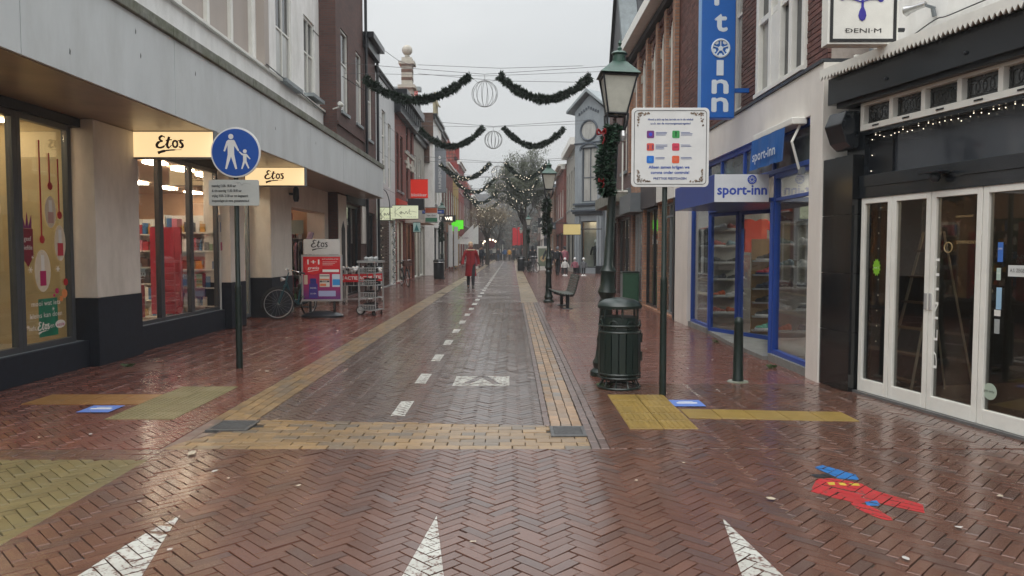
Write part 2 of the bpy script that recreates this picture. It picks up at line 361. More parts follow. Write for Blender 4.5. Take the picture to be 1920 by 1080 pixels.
def herring(x0, x1, y0, y1, Lb=.2, n=3, g=.006, flip=False):
    W = Lb / n; c = math.sqrt(.5); out = []
    rx = max(abs(x0), abs(x1)); N = int((rx + max(abs(y0), abs(y1))) * 1.5 / W) + 4
    cx, cy = (x0 + x1) / 2, (y0 + y1) / 2; hx, hy = (x1 - x0) / 2 + .3, (y1 - y0) / 2 + .3
    M = int((hx + hy) / W * .8) + 6
    for i in range(-M, M):
        for j in range(-M, M):
            t = (i - j) % (2 * n)
            if t == 0: a0, a1, b0, b1 = i * W, (i + n) * W, j * W, (j + 1) * W
            elif t == 2 * n - 1: a0, a1, b0, b1 = i * W, (i + 1) * W, j * W, (j + n) * W
            else: continue
            a0 += g / 2; a1 -= g / 2; b0 += g / 2; b1 -= g / 2
            ps = []
            ma, mb = (a0 + a1) / 2, (b0 + b1) / 2; an = rnd.gauss(0, .008); ox, oy = rnd.gauss(0, .0009), rnd.gauss(0, .0009)
            for (a, b) in ((a0, b0), (a1, b0), (a1, b1), (a0, b1)):
                a, b = ma + (a - ma) - (b - mb) * an + ox, mb + (b - mb) + (a - ma) * an + oy
                x, y = (a - b) * c, (a + b) * c
                if flip: x, y = y, -x
                ps.append((cx + x, cy + y))
            mx = sum(p[0] for p in ps) / 4; my = sum(p[1] for p in ps) / 4
            if abs(mx - cx) < hx and abs(my - cy) < hy: out.append(ps)
    return out
def courses(x0, x1, y0, y1, bl, bw, along='x', g=.006):
    out = []; 
    if along == 'x': U0, U1, V0, V1 = x0, x1, y0, y1
    else: U0, U1, V0, V1 = y0, y1, x0, x1
    nr = max(1, round((V1 - V0) / bw)); w = (V1 - V0) / nr
    for r in range(nr):
        u = U0 - (bl / 2 if r % 2 else 0) - rnd.random() * .01; v0 = V0 + r * w
        while u < U1:
            a, b = max(U0, u) + g / 2, min(U1, u + bl) - g / 2
            if b - a > .02:
                e = rnd.gauss(0, .002)
                q = [(a, v0 + g / 2 + e), (b, v0 + g / 2 - e), (b, v0 + w - g / 2 - e), (a, v0 + w - g / 2 + e)]
                out.append(q if along == 'x' else [(v, uu) for (uu, v) in q][::-1])
            u += bl * (1 + rnd.gauss(0, .01))
    return out
MARKS = []   # (polygon, material, bucket)
TILES = []   # polygons where no bricks are laid
def ccw(p):
    return p if sum(p[i][0] * p[(i + 1) % len(p)][1] - p[(i + 1) % len(p)][0] * p[i][1] for i in range(len(p))) > 0 else p[::-1]
def brick_geo(mb, p, z, ax, ay, th=.05):
    cx = sum(q[0] for q in p) / len(p); cy = sum(q[1] for q in p) / len(p); n = len(p)
    def h(x, y): return z + ax * (x - cx) + ay * (y - cy)
    vs = [(x, y, -th) for x, y in p] + [(x, y, h(x, y) - .0025) for x, y in p]
    for x, y in p:
        dx, dy = cx - x, cy - y; l = math.hypot(dx, dy) or 1; k = min(.3, .0028 / l)
        vs.append((x + dx * k, y + dy * k, h(x, y)))
    fs = [tuple(2 * n + i for i in range(n))]
    for i in range(n):
        j = (i + 1) % n; fs += [(i, j, n + j, n + i), (n + i, n + j, 2 * n + j, 2 * n + i)]
    mb.add(vs, fs); return h
def pave(name, zone, bricks, m, z=0.0, jit=.001, tilt=.007, piece="brick", nind=300, bed=True):
    zone = ccw(zone); root = MB()
    xs = [p[0] for p in zone]; ys = [p[1] for p in zone]
    root.add([(x, y, z - .012) for x, y in zone], [tuple(range(len(zone)))])
    ro = root.build(name, P_BED, kind="structure")
    L_ = []
    for b in bricks:
        p = clip(ccw(b), zone)
        if len(p) < 3: continue
        a = area(p)
        if a < .0009: continue
        cx = sum(q[0] for q in p) / len(p); cy = sum(q[1] for q in p) / len(p)
        if any(inside((cx, cy), t) for t in TILES[4:]): continue
        if any(len(clip(p, ccw(t))) > 2 and area(clip(p, ccw(t))) > .95 * a for t in TILES): continue
        vis = a / max(1, cy) ** 3 if abs(cx) < .72 * cy and cy > 3.25 else a * 1e-6
        L_.append((vis, p, cx, cy))
    L_.sort(key=lambda t: -t[0])
    rest = MB()
    for i, (vis, p, cx, cy) in enumerate(L_):
        zz = z + rnd.gauss(0, jit); ax, ay = rnd.gauss(0, tilt), rnd.gauss(0, tilt)
        if i < nind and vis > 1e-7:
            q = [(x - cx, y - cy) for x, y in p]; t = MB(); brick_geo(t, q, zz, ax, ay); t.build(piece, m, ro, loc=(cx, cy, 0))
        else: brick_geo(rest, p, zz, ax, ay)
        for (mk, mm, bucket, paint) in MARKS:
            c = clip(p, mk)
            if len(c) > 2 and area(c) > 1e-5:
                gx = sum(k[0] for k in c) / len(c); gy = sum(k[1] for k in c) / len(c)
                bucket.add([(gx + (x - gx) * .985, gy + (y - gy) * .985, zz + ax * (x - cx) + ay * (y - cy) + .0016) for x, y in c], [tuple(range(len(c)))])
    if rest.v: rest.build("paving_bricks", m, ro, kind="stuff")
    return ro
# painted marks that follow the bricks
M_PAINT = mat("worn_white_road_paint", (.47, .47, .43), .45, .12, 25, dirt=(.25, .23, .2), dirt_amt=.7, wear=.55, bump=.3, bscale=90)
M_CHR = mat("faded_red_paint", lin((168, 40, 44)), .45, .15, 12, dirt=lin((120, 46, 44)), dirt_amt=.5, wear=.35)
M_CHB = mat("faded_blue_paint", lin((38, 100, 160)), .45, .15, 12); M_CHY = mat("faded_yellow_paint", lin((185, 160, 60)), .45, .15, 12); M_CHK = mat("faded_dark_paint", lin((35, 38, 42)), .45, .15, 12)
SHOP_MARKS = []
def mark(name, label, cat, m, polys, group=None):
    mb = MB(); SHOP_MARKS.append((mb, name, label, cat, m, group))
    for p in polys:
        MARKS.append((ccw(p), m, mb, None))
mark("give_way_triangle", "white painted triangle on the crossing, cracked into pieces at its tip, nearest the yellow paving", "road marking", M_PAINT,
     [[(-1.875, 4.12), (-1.845, 3.97), (-1.905, 3.98)], [(-1.915, 3.95), (-1.84, 3.93), (-1.82, 3.86), (-1.93, 3.87)], [(-1.94, 3.84), (-1.815, 3.82), (-1.65, 3.1), (-2.03, 3.1)]], "painted triangles across the street mouth")
mark("give_way_triangle", "white painted triangle standing alone in the middle of the crossing", "road marking", M_PAINT, [[(-.425, 4.10), (-.28, 3.1), (-.53, 3.1)]], "painted triangles across the street mouth")
mark("give_way_triangle", "white painted triangle on the crossing, the one closest to the red and blue ground painting", "road marking", M_PAINT, [[(1.175, 4.06), (1.27, 3.1), (1.02, 3.1)]], "painted triangles across the street mouth")
dash_y = [6.62, 8.25, 9.9, 11.6, 13.3, 15.0, 16.7, 18.4]
for i, y in enumerate(dash_y):
    mark("lane_dash", "white centre dash of the narrow brick road, number %s counted from the yellow brick band" % ("one two three four five six seven eight".split()[i]), "road marking", M_PAINT,
         [[(-1.10 + .003 * i, y), (-.97, y), (-.97, y + .66), (-1.10, y + .66)]], "centre line dashes")
mark("painted_symbol", "white rectangle with a dark arrowhead left in it, painted on the road", "road marking", M_PAINT,
     [[(-.66, 8.1), (-.03, 8.1), (-.03, 8.22), (-.66, 8.22)], [(-.66, 8.22), (-.56, 8.22), (-.40, 8.72), (-.66, 8.72)], [(-.13, 8.22), (-.03, 8.22), (-.03, 8.72), (-.29, 8.72)], [(-.47, 8.22), (-.22, 8.22), (-.345, 8.6)]])
# ground painting: plain abstract patches of the same colours and size
def blobp(cx, cy, rx, ry, a, n=14, seed=1, j=.12):
    q = random.Random(seed); ca, sa = math.cos(a), math.sin(a); out = []
    for i in range(n):
        t = 2 * math.pi * i / n; k = 1 + q.uniform(-j, j) * .4; x, y = rx * math.cos(t) * k, ry * math.sin(t) * k
        out.append((cx + x * ca - y * sa, cy + x * sa + y * ca))
    return out
MARKY = MB(); 
mark("ground_painting", "faded red, blue and yellow abstract chalk painting on the bricks before the black shop front", "ground painting", [M_CHR, M_CHB, M_CHY, M_CHK],
     [blobp(2.07, 4.55, .20, .23, .1, seed=3, j=.35), [(2.12, 4.36), (2.24, 4.58), (2.42, 4.28), (2.35, 4.14), (2.28, 4.2)], blobp(2.06, 4.18, .05, .16, .25, seed=6)])
_gp = SHOP_MARKS[-1][0]
for poly, ki in (([(2.08, 5.02), (2.16, 5.08), (2.29, 4.86), (2.26, 4.74), (2.14, 4.78)], 1), ([(2.10, 4.33), (2.18, 4.35), (2.16, 4.26), (2.08, 4.26)], 1),
                 ([(1.98, 4.86), (2.12, 4.88), (2.12, 4.80), (2.00, 4.79)], 3), ([(2.03, 4.70), (2.08, 4.70), (2.06, 4.64), (2.02, 4.64)], 2), ([(2.10, 4.69), (2.14, 4.69), (2.13, 4.63), (2.09, 4.64)], 2), ([(2.16, 4.68), (2.22, 4.67), (2.21, 4.62), (2.16, 4.63)], 2)):
    class _K:
        def __init__(s, k): s.k = k
        def add(s, v, f): _gp.k = s.k; _gp.add([(a, b, c + .0012) for a, b, c in v], f); _gp.k = 0
    MARKS.append((ccw(poly), None, _K(ki), None))
# tactile tile fields (bricks left out under them)
T_R = rect(.98, 1.56, 6.1, 7.55); T_S = [(1.56, 6.50), (3.02, 6.36), (2.90, 6.72), (1.56, 6.90)]
DR1 = rect(.32, .6, 5.87, 6.2); DR2 = rect(-2.52, -2.22, 6.07, 6.37)
T_L = rect(-3.6, -2.98, 6.45, 8.0); T_O = rect(-4.75, -3.6, 7.08, 7.58)
TILES += [T_R, T_S, T_L, T_O, DR1, DR2]
YR, YE = 6.46, 21.0
crossing_x = 7.5
pave("crossing_paving", rect(-2.6, crossing_x, .6, 5.5), herring(-2.6, crossing_x, .6, 5.5), P_RED)
pave("crossing_corner_paving", rect(-crossing_x, -2.6, .6, 2.4), herring(-crossing_x, -2.6, .6, 2.4), P_RED)
pave("yellow_bay_paving", rect(-crossing_x, -2.6, 2.4, 5.22), herring(-crossing_x, -2.6, 2.4, 5.22, Lb=.21), P_OLIVE)
pave("pavement_edge_strip", rect(-crossing_x, -2.6, 5.22, 5.5), courses(-crossing_x, -2.6, 5.22, 5.5, .21, .07), P_RED)
pave("yellow_brick_band", [(-2.65, 5.5), (.60, 5.5), (.60, 6.05), (.27, 6.25), (-2.2, YR)], courses(-2.8, .65, 5.5, 6.5, .2, .105), P_YEL, jit=.002)
pave("gutter_corner_paving", [(-2.65, 5.5), (-2.2, YR), (-2.65, YR)], courses(-2.65, -2.2, 5.5, YR, .2, .1, "y"), P_GREYB)
pave("road", [(-2.25, YR), (.27, 6.26), (.27, YE), (-2.25, YE)], herring(-2.25, .27, YR - .15, YE, Lb=.19), P_ROAD, z=-.004)
pave("left_gutter", rect(-2.65, -2.25, YR, YE), courses(-2.65, -2.25, YR, YE, .2, .1, 'y'), P_YEL, z=.002)
pave("right_gutter", [(.33, 6.21), (.60, 6.05), (.60, YE), (.33, YE)], courses(.33, .60, 6.05, YE, .2, .09, 'y', g=.008), P_PALE, z=-.003)
pave("right_gutter_inner_edge", rect(.27, .33, 6.26, YE), courses(.27, .33, 6.2, YE, .2, .06, 'y', g=.01), P_GREYB)
pave("right_gutter_outer_edge", rect(.60, .74, 5.5, YE), courses(.60, .74, 5.5, YE, .2, .07, 'y', g=.009), P_GREYB, z=.004)
pave("left_pavement", rect(-7, -2.65, 5.5, YE), herring(-7, -2.65, 5.5, YE), P_RED2, z=.004)
pave("right_pavement", rect(.74, 5.4, 5.5, 8.2), herring(.74, 5.4, 5.5, 8.2), P_RED, z=.004)
pave("right_pavement_beyond", rect(.74, 4.4, 8.2, YE), courses(.74, 4.4, 8.2, YE, .2, .1), P_RED2, z=.004)
for (mb, name, label, cat, m, group) in SHOP_MARKS:
    if mb.v:
        n = len(mb.v); cx = sum(v[0] for v in mb.v) / n; cy = sum(v[1] for v in mb.v) / n
        mb.v = [(v[0] - cx, v[1] - cy, v[2]) for v in mb.v]
        tag(mb.build(name, m, loc=(cx, cy, 0)), label, cat, group)
# further dashes and sheets beyond the laid bricks
F_ROAD = brickmat("far_road_brick", lin((106, 92, 86)), lin((92, 80, 75)), lin((62, 54, 52)), .2, .1, True, .27, wet=True)
F_RED = brickmat("far_pavement_brick", lin((108, 69, 59)), lin((92, 60, 52)), lin((60, 40, 34)), .2, .1, True, .24, wet=True)
F_YEL = brickmat("far_gutter_brick", lin((140, 118, 86)), lin((112, 100, 82)), lin((64, 56, 48)), .1, .2, True, .42, wet=True)
def sheet(name, x0, x1, y0, y1, z, m): return MB().quad((x0, y0, z), (x1, y0, z), (x1, y1, z), (x0, y1, z)).build(name, m, kind="structure")
sheet("road_beyond", -2.25, .27, YE, 170, -.004, F_ROAD)
sheet("left_gutter_beyond", -2.65, -2.25, YE, 170, 0, F_YEL)
sheet("right_gutter_beyond", .27, .74, YE, 170, -.001, F_YEL)
sheet("left_pavement_beyond", -12, -2.65, YE, 170, .002, F_RED)
sheet("right_pavement_beyond", .74, 30, YE, 170, .002, F_RED)
sheet("side_street", 4.4, 30, 8, YE, -.03, F_RED)
y = 20.1; k = 0
while y < 100:
    o = MB().box(-.065, .065, 0, .66, 0, .003).build("lane_dash", M_PAINT, loc=(-1.035, y, -.005 if y < YE else -.003))
    tag(o, "distant white centre dash of the road past the walking woman in red", "road marking", "distant centre line dashes"); y += 1.7 if y < 60 else 3; k += 1
# tactile tiles
M_TACT = mat("tactile_yellow_tile", lin((138, 114, 58)), .42, .14, 6, island=.1, bump=.2, bscale=90, dirt=lin((112, 96, 52)), dirt_amt=.6, wet=.3)
M_TACO = mat("tactile_olive_tile", lin((112, 103, 72)), .45, .14, 6, island=.08, bump=.2, bscale=90, dirt=lin((100, 92, 54)), dirt_amt=.6, wet=.3)
M_TACG = mat("tactile_orange_tile", lin((136, 98, 56)), .42, .14, 6, island=.1, bump=.2, bscale=90, wet=.3)
def tactile(name, label, x0, y0, nx, ny, m, sx=.3, sy=.3, ribs='none', sk=0.0, cnt=5):
    root = thing(name, label, "tactile paving", (x0, y0, 0))
    for i in range(nx):
        for j in range(ny):
            t = MB(); e = .004; X0, X1, Y0, Y1 = i * sx + e, (i + 1) * sx - e, j * sy + e, (j + 1) * sy - e
            brick_geo(t, [(X0, Y0 + sk * X0), (X1, Y0 + sk * X1), (X1, Y1 + sk * X1), (X0, Y1 + sk * X0)], .009 + rnd.gauss(0, .0008), rnd.gauss(0, .003), rnd.gauss(0, .003))
            if ribs == 'rib':
                for k in range(cnt):
                    x = X0 + (k + .5) * (X1 - X0) / cnt; t.box(x - .012, x + .012, Y0 + .015, Y1 - .015, .008, .0135)
            if ribs == 'stud':
                for a in range(cnt):
                    for b in range(cnt):
                        xx, yy = X0 + (a + .5) * (X1 - X0) / cnt, Y0 + (b + .5) * (Y1 - Y0) / cnt
                        t.lathe([(.014, 0), (.009, .005)], (xx, yy, .0085), 6)
            t.build("tile", m, root)
    return root
tactile("tactile_paving", "yellow tactile tile block in front of the green litter bin", .98, 6.1, 2, 5, M_TACT, .29, .29, 'rib', cnt=6)
tactile("tactile_paving", "long yellow tactile strip running from the info sign post towards the black shop", 1.57, 6.5, 5, 1, M_TACT, .292, .38, 'none', sk=-.09)
tactile("tactile_paving", "olive studded tactile tile block beside the gutter drain", -3.6, 6.45, 2, 5, M_TACO, .31, .31, 'stud', cnt=6)
tactile("tactile_paving", "orange yellow tactile strip lying against the olive tile block by the dark plinth", -4.75, 7.08, 4, 2, M_TACG, .2875, .25)
# drains
def drain(label, x, y, w, d, bars, rz=0):
    r = thing("gully_grate", label, "drain cover", (x, y, 0), rz)
    f = MB(); t = .03
    f.box(-w / 2, w / 2, -d / 2, -d / 2 + t, -.03, .010).box(-w / 2, w / 2, d / 2 - t, d / 2, -.03, .010).box(-w / 2, -w / 2 + t, -d / 2 + t, d / 2 - t, -.03, .010).box(w / 2 - t, w / 2, -d / 2 + t, d / 2 - t, -.03, .010)
    f.build("frame", M_IRON, r, bevel=.002)
    B(-w / 2 + t, w / 2 - t, -d / 2 + t, d / 2 - t, -.035, -.0115).build("gully", M_BLACKM, r)
    for i in range(bars):
        yy = -d / 2 + t + (i + .5) * (d - 2 * t) / bars
        B(-w / 2 + t, w / 2 - t, yy - .009, yy + .009, -.01, .007).build("bar", M_IRON, r, bevel=.002)
M_IRON = mat("cast_iron_grate", (.10, .10, .10), .4, .3, 20, metal=.4)
drain("slotted iron drain grate in the right gutter at the end of the yellow band", .46, 6.03, .29, .33, 7)
drain("dark iron drain grate in the left yellow gutter", -2.37, 6.22, .34, .34, 7)
drain("iron drain grate set in the olive paving by the plinth", -3.62, 4.72, .3, .3, 6)
# floor stickers
M_STB = flat("blue_floor_sticker", (92, 122, 190), .4)
for (label, x, y, rz) in (("blue and white distance sticker on the bricks beside the orange tiles", -3.85, 6.86, 0), ("blue and white distance sticker beside the foot of the info sign", 1.70, 7.12, 0)):
    s = MB(); s.quad((-.15, -.15, .0115), (.15, -.15, .0115), (.15, .15, .0115), (-.15, .15, .0115)); s.k = 1
    s.quad((-.1, -.02, .0125), (.1, -.02, .0125), (.1, .02, .0125), (-.1, .02, .0125)); s.quad((-.07, .05, .0125), (.07, .05, .0125), (.07, .07, .0125), (-.07, .07, .0125))
    tag(s.build("floor_sticker", [M_STB, M_TEXTW], loc=(x, y, 0), rot=(0, 0, rz)), label, "floor sticker")
# small litter
M_LEAF = mat("pale_dead_leaf", (.38, .33, .25), .6, .3, 30); M_GUM = mat("pale_litter", (.36, .35, .33), .6, .2, 30)
spots = [(-2.0, 4.9, .035), (-1.85, 4.75, .02), (-1.35, 4.6, .025), (-3.4, 5.9, .03), (-3.75, 5.8, .02), (-2.35, 5.35, .06), (-2.2, 4.3, .02), (1.2, 5.1, .02), (2.95, 4.4, .03), (2.4, 3.9, .03),
         (1.55, 4.35, .04), (3.1, 3.6, .04), (1.9, 3.5, .03), (-.2, 3.7, .02), (-3.9, 8.6, .04), (-3.2, 13.5, .05), (-3.8, 12.4, .05), (-3.0, 9.0, .04), (2.2, 9.2, .03), (2.4, 10.3, .03), (2.0, 11.0, .03), (2.7, 9.9, .03),
         (1.6, 9.8, .03), (-4.5, 5.9, .04), (-1.7, 3.6, .02), (.8, 4.7, .02)]
for i, (x, y, s) in enumerate(spots):
    t = MB(); n = 7; p = [(s * (.6 + .4 * rnd.random()) * math.cos(2 * math.pi * k / n), s * (.35 + .3 * rnd.random()) * math.sin(2 * math.pi * k / n)) for k in range(n)]
    t.add([(a, b, .013 + rnd.uniform(0, .006)) for a, b in p] + [(0, 0, .018)], [(k, (k + 1) % n, n) for k in range(n)])
    tag(t.build("fallen_leaf", M_LEAF if i % 3 else M_GUM, loc=(x, y, 0), rot=(0, 0, rnd.random() * 6)), "small pale dead leaf or scrap flat on the wet paving", "leaf", "leaves and scraps on the paving")
def weed(x, y, s=1, label=""):
    t = MB()
    for i in range(26):
        a = rnd.random() * 6.28; l = rnd.uniform(.03, .09) * s; w = .006 * s; bx, by = rnd.gauss(0, .03) * s, rnd.gauss(0, .02) * s
        dx, dy = math.cos(a), math.sin(a)
        t.add([(bx - dy * w, by + dx * w, 0), (bx + dy * w, by - dx * w, 0), (bx + dx * l * .5 + dy * w, by + dy * l * .5 - dx * w, l * .6), (bx + dx * l, by + dy * l, l * .5)], [(0, 1, 2), (0, 2, 3)])
    tag(t.build("weed_tuft", mat("weed_green", (.05, .09, .03), .6, .3, 20), loc=(x, y, .005)), label, "weed")
weed(1.0, 8.0, .9, "green weed tuft at the kerb beside the litter bin foot"); weed(3.28, 9.3, .8, "weed tuft on the threshold of the blue shop's right window")
weed(3.3, 11.9, .8, "weed tuft at the concrete step of the blue shop's entrance"); weed(-4.92, 9.4, .8, "low dark weed at the corner of the first white pier")
# ---------------------------------------------------------------- building helpers (local x along the facade, y inwards, z up)
class Bld:
    def __init__(s, name, label, side, X, y0, y1, cat="building", group=None, ang=0):
        s.y0, s.y1, s.side, s.w = y0, y1, side, y1 - y0
        if side == 'L': s.r = thing(name, label, cat, (X, y0, 0), R(90) + ang, group)
        else: s.r = thing(name, label, cat, (X, y1, 0), R(-90) + ang, group)
    def S(s, y): return y - s.y0 if s.side == 'L' else s.y1 - y
    def iv(s, a, b):
        p, q = s.S(a), s.S(b); return (min(p, q), max(p, q))
def wallgeo(mb, x0, x1, z0, z1, ops, y=0.0, depth=.2, body=None):
    """wall plane facing -y with rectangular openings and their reveals; body = depth of the side, back and top faces"""
    xs = sorted({x0, x1, *[min(max(o[0], x0), x1) for o in ops], *[min(max(o[1], x0), x1) for o in ops]}); zs = sorted({z0, z1, *[min(max(o[2], z0), z1) for o in ops], *[min(max(o[3], z0), z1) for o in ops]})
    for i in range(len(xs) - 1):
        for j in range(len(zs) - 1):
            cx, cz = (xs[i] + xs[i + 1]) / 2, (zs[j] + zs[j + 1]) / 2
            if any(o[0] < cx < o[1] and o[2] < cz < o[3] for o in ops): continue
            mb.quad((xs[i], y, zs[j]), (xs[i + 1], y, zs[j]), (xs[i + 1], y, zs[j + 1]), (xs[i], y, zs[j + 1]))
    for (a, b, c, d) in [o[:4] for o in ops]:
        e = y + depth
        mb.quad((a, y, c), (a, y, d), (a, e, d), (a, e, c)); mb.quad((b, y, c), (b, e, c), (b, e, d), (b, y, d))
        mb.quad((a, y, d), (b, y, d), (b, e, d), (a, e, d)); mb.quad((a, y, c), (a, e, c), (b, e, c), (b, y, c))
    if body:
        Y = y + body
        mb.quad((x0, y, z0), (x0, y, z1), (x0, Y, z1), (x0, Y, z0)); mb.quad((x1, y, z0), (x1, Y, z0), (x1, Y, z1), (x1, y, z1))
        mb.quad((x0, Y, z0), (x0, Y, z1), (x1, Y, z1), (x1, Y, z0)); mb.quad((x0, y, z1), (x1, y, z1), (x1, Y, z1), (x0, Y, z1))
    return mb
def frame_bars(mb, x0, x1, z0, z1, y, cols=1, rows=(), fw=.06, fd=.07, mw=.045):
    mb.box(x0, x0 + fw, y, y + fd, z0, z1).box(x1 - fw, x1, y, y + fd, z0, z1).box(x0 + fw, x1 - fw, y, y + fd, z0, z0 + fw).box(x0 + fw, x1 - fw, y, y + fd, z1 - fw, z1)
    for i in range(1, cols):
        x = x0 + (x1 - x0) * i / cols; mb.box(x - mw / 2, x + mw / 2, y + .004, y + fd - .004, z0 + fw, z1 - fw)
    for f in rows:
        z = z0 + (z1 - z0) * f; mb.box(x0 + fw, x1 - fw, y + .008, y + fd - .008, z - mw / 2, z + mw / 2)
    return mb
def window(r, x0, x1, z0, z1, y=.1, cols=1, rows=(.62,), fm=None, pm=None, sill=True, fw=.06, sillm=None, name="window"):
    f = frame_bars(MB(), x0, x1, z0, z1, y, cols, rows, fw).build(name, fm or M_WFRAME, r)
    zs = [z0 + fw] + [z0 + (z1 - z0) * q for q in rows] + [z1 - fw]; xs = [x0 + fw + (x1 - x0 - 2 * fw) * i / cols for i in range(cols + 1)]
    for i in range(cols):
        for j in range(len(zs) - 1):
            p = pm or M_DARKPANE
            if isinstance(p, (list, tuple)): p = p[min(j, len(p) - 1)]
            B(xs[i] + .012, xs[i + 1] - .012, y + .035 + .012 * (j % 2), y + .041 + .012 * (j % 2), zs[j] + .012, zs[j + 1] - .012).build("pane", p, f)
    if sill: B(x0 - .06, x1 + .06, -.06, y + .02, z0 - .09, z0 - .003).build("sill", sillm or M_ZINC, f)
    return f
def shopwin(r, x0, x1, z0, z1, y=.1, cols=1, fm=None, gm=None, fw=.07, door=False, rows=(), name=None):
    f = frame_bars(MB(), x0, x1, z0, z1, y, cols, rows, fw, .08).build(name or ("door" if door else "shop_window"), fm or M_FRAME, r, bevel=.004)
    xs = [x0 + fw + (x1 - x0 - 2 * fw) * i / cols for i in range(cols + 1)]
    for i in range(cols): B(xs[i] + .01, xs[i + 1] - .01, y + .038, y + .045, z0 + fw - .01, z1 - fw + .01).build("pane", gm or GLASS, f)
    return f
def room(r, x0, x1, y0, y1, z0, z1, wm=None, fm=None, lights=2, lm=None):
    mb = MB(); mb.quad((x0, y1, z0), (x1, y1, z0), (x1, y1, z1), (x0, y1, z1)); mb.quad((x0, y0, z0), (x0, y1, z0), (x0, y1, z1), (x0, y0, z1)); mb.quad((x1, y1, z0), (x1, y0, z0), (x1, y0, z1), (x1, y1, z1))
    mb.quad((x0, y0, z1), (x0, y1, z1), (x1, y1, z1), (x1, y0, z1)); w = mb.build("interior_wall", wm or M_INTER, r)
    MB().quad((x0, y0, z0), (x1, y0, z0), (x1, y1, z0), (x0, y1, z0)).build("interior_floor", fm or mat("shop_floor", (.25, .2, .16), .4, .1, 4), r)
    for i in range(lights):
        x = x0 + (x1 - x0) * (i + .5) / lights; yy = (y0 + y1) / 2
        B(x - .3, x + .3, yy - .12, yy + .12, z1 - .05, z1 - .01).build("ceiling_lamp", lm or M_LED, r)
GOODC = [(170, 40, 50), (60, 110, 160), (215, 205, 190), (200, 150, 60), (60, 60, 66), (190, 110, 130), (120, 150, 110), (230, 225, 220), (90, 60, 50)]
GM = [flat("goods_%s" % "red blue cream yellow grey pink green white brown".split()[i], c, .5) for i, c in enumerate(GOODC)]
def shelves(r, x0, x1, y, z0, z1, n, depth=.3, seed=1, dark=False, fm=None, density=1.0, name="display_shelf"):
    q = random.Random(seed); s = MB()
    for i in range(n):
        z = z0 + (z1 - z0) * i / n; s.box(x0, x1, y, y + depth, z, z + .025)
    s.box(x0 - .02, x0, y, y + depth, z0, z1); s.box(x1, x1 + .02, y, y + depth, z0, z1); s.box(x0 - .02, x1 + .02, y + depth, y + depth + .02, z0, z1)
    o = s.build(name, fm or M_FRAMED, r); g = MB()
    for i in range(n):
        z = z0 + (z1 - z0) * i / n + .027; x = x0 + .02; hmax = (z1 - z0) / n - .06
        while x < x1 - .05:
            w = q.uniform(.05, .14); h = hmax * q.uniform(.4, .95)
            if q.random() < density:
                g.k = q.choice([0, 4, 4, 8, 2]) if dark else q.randrange(len(GM)); 
                if q.random() < .4: g.lathe([(w * .4, 0), (w * .45, h * .6), (w * .2, h * .8), (w * .2, h)], (x + w / 2, y + depth * .4, z), 8)
                else: g.box(x, x + w * .9, y + .03, y + depth * .8, z, z + h)
            x += w
    if g.v: g.build("goods", GM, o, kind="stuff")
    return o
def etos_logo(mb, x, z, y, h, k=1.0, mir=1, w=.17):
    """script word drawn with round brush strokes and a swash under it"""
    s = h * k
    def P(pts): return [(x + mir * (p[0] - 1.28) * s, z + (p[1]) * s) for p in pts]
    mb.stroke(P([(.78, .93), (.52, 1.05), (.28, .9), (.34, .68), (.56, .58)]), [w * s * .7, w * s * 1.4, w * s], y); mb.stroke(P([(.56, .58), (.2, .48), (.0, .22), (.12, .0), (.42, -.02), (.72, .14), (.92, .4)]), [w * s, w * s * 1.6, w * s * 1.2, w * s * .5], y - .001)
    mb.stroke(P([(1.18, .98), (.98, .3), (1.02, .04), (1.18, .0), (1.38, .2)]), [w * s * 1.5, w * s * 1.5, w * s * .6], y - .002); mb.stroke(P([(.86, .62), (1.1, .68), (1.42, .7)]), w * s * .7, y - .003)
    c = [(1.72 + .22 * math.cos(t * .7854), .31 + .3 * math.sin(t * .7854)) for t in range(9)]
    mb.stroke(P(c), w * s * 1.2, y - .001); mb.stroke(P([(1.84, .56), (2.02, .6), (2.14, .66)]), w * s * .5, y - .002)
    mb.stroke(P([(2.5, .62), (2.3, .66), (2.2, .5), (2.36, .32), (2.42, .12), (2.24, -.01), (2.05, .08)]), [w * s * .8, w * s * 1.4, w * s * 1.5, w * s * .8], y)
    mb.stroke(P([(.1, -.52), (.5, -.38), (1.2, -.26), (2.3, -.22)]), [w * s * 1.9, w * s * 1.6, w * s * .9, w * s * .3], y)
    return mb
# ================================================================ LEFT: the drugstore with the long canopy
D = Bld("drugstore_building", "white rendered shop building with a long grey canopy, lit windows and black plinth", 'L', -5.3, 3.6, 21.4)
r = D.r; S = D.S
wins = [(S(3.9), S(9.16), .34, 3.0), (S(10.98), S(13.9), .37, 3.0), (S(15.0), S(16.2), .04, 2.9), (S(17.9), S(21.0), .02, 2.53)]
# piers, walls
def pier(x0, x1, zt=3.15, base=.88):
    B(x0, x1, 0, .5, base, zt).build("pier", M_PIER, r, bevel=.01)
    B(x0 - .008, x1 + .008, -.008, .5, 0, base).build("plinth", M_PLINTH, r, bevel=.008)
pier(S(9.45), S(10.56)); pier(S(13.95), S(14.7)); pier(S(16.3), S(17.85)); B(S(21.0), S(21.4), 0, .5, 0, 3.15).build("pier", M_PIER, r)
B(S(17.85), S(21.0), .0, .4, 2.53, 3.15).build("wall", M_PIER, r)
B(S(3.6), S(9.45), .12, .5, 0, .34).build("plinth", M_PLINTH, r, bevel=.008); B(S(10.56), S(13.95), .12, .5, 0, .37).build("plinth", M_PLINTH, r, bevel=.008)
B(S(3.6), S(9.45), .16, .5, 3.04, 3.15).build("window_head", M_BLACKM, r); B(S(10.56), S(13.95), .16, .5, 2.98, 3.15).build("window_head", M_BLACKM, r)
B(S(14.7), S(16.3), .2, .5, 2.86, 3.15).build("window_head", M_PIER, r)
W1 = []
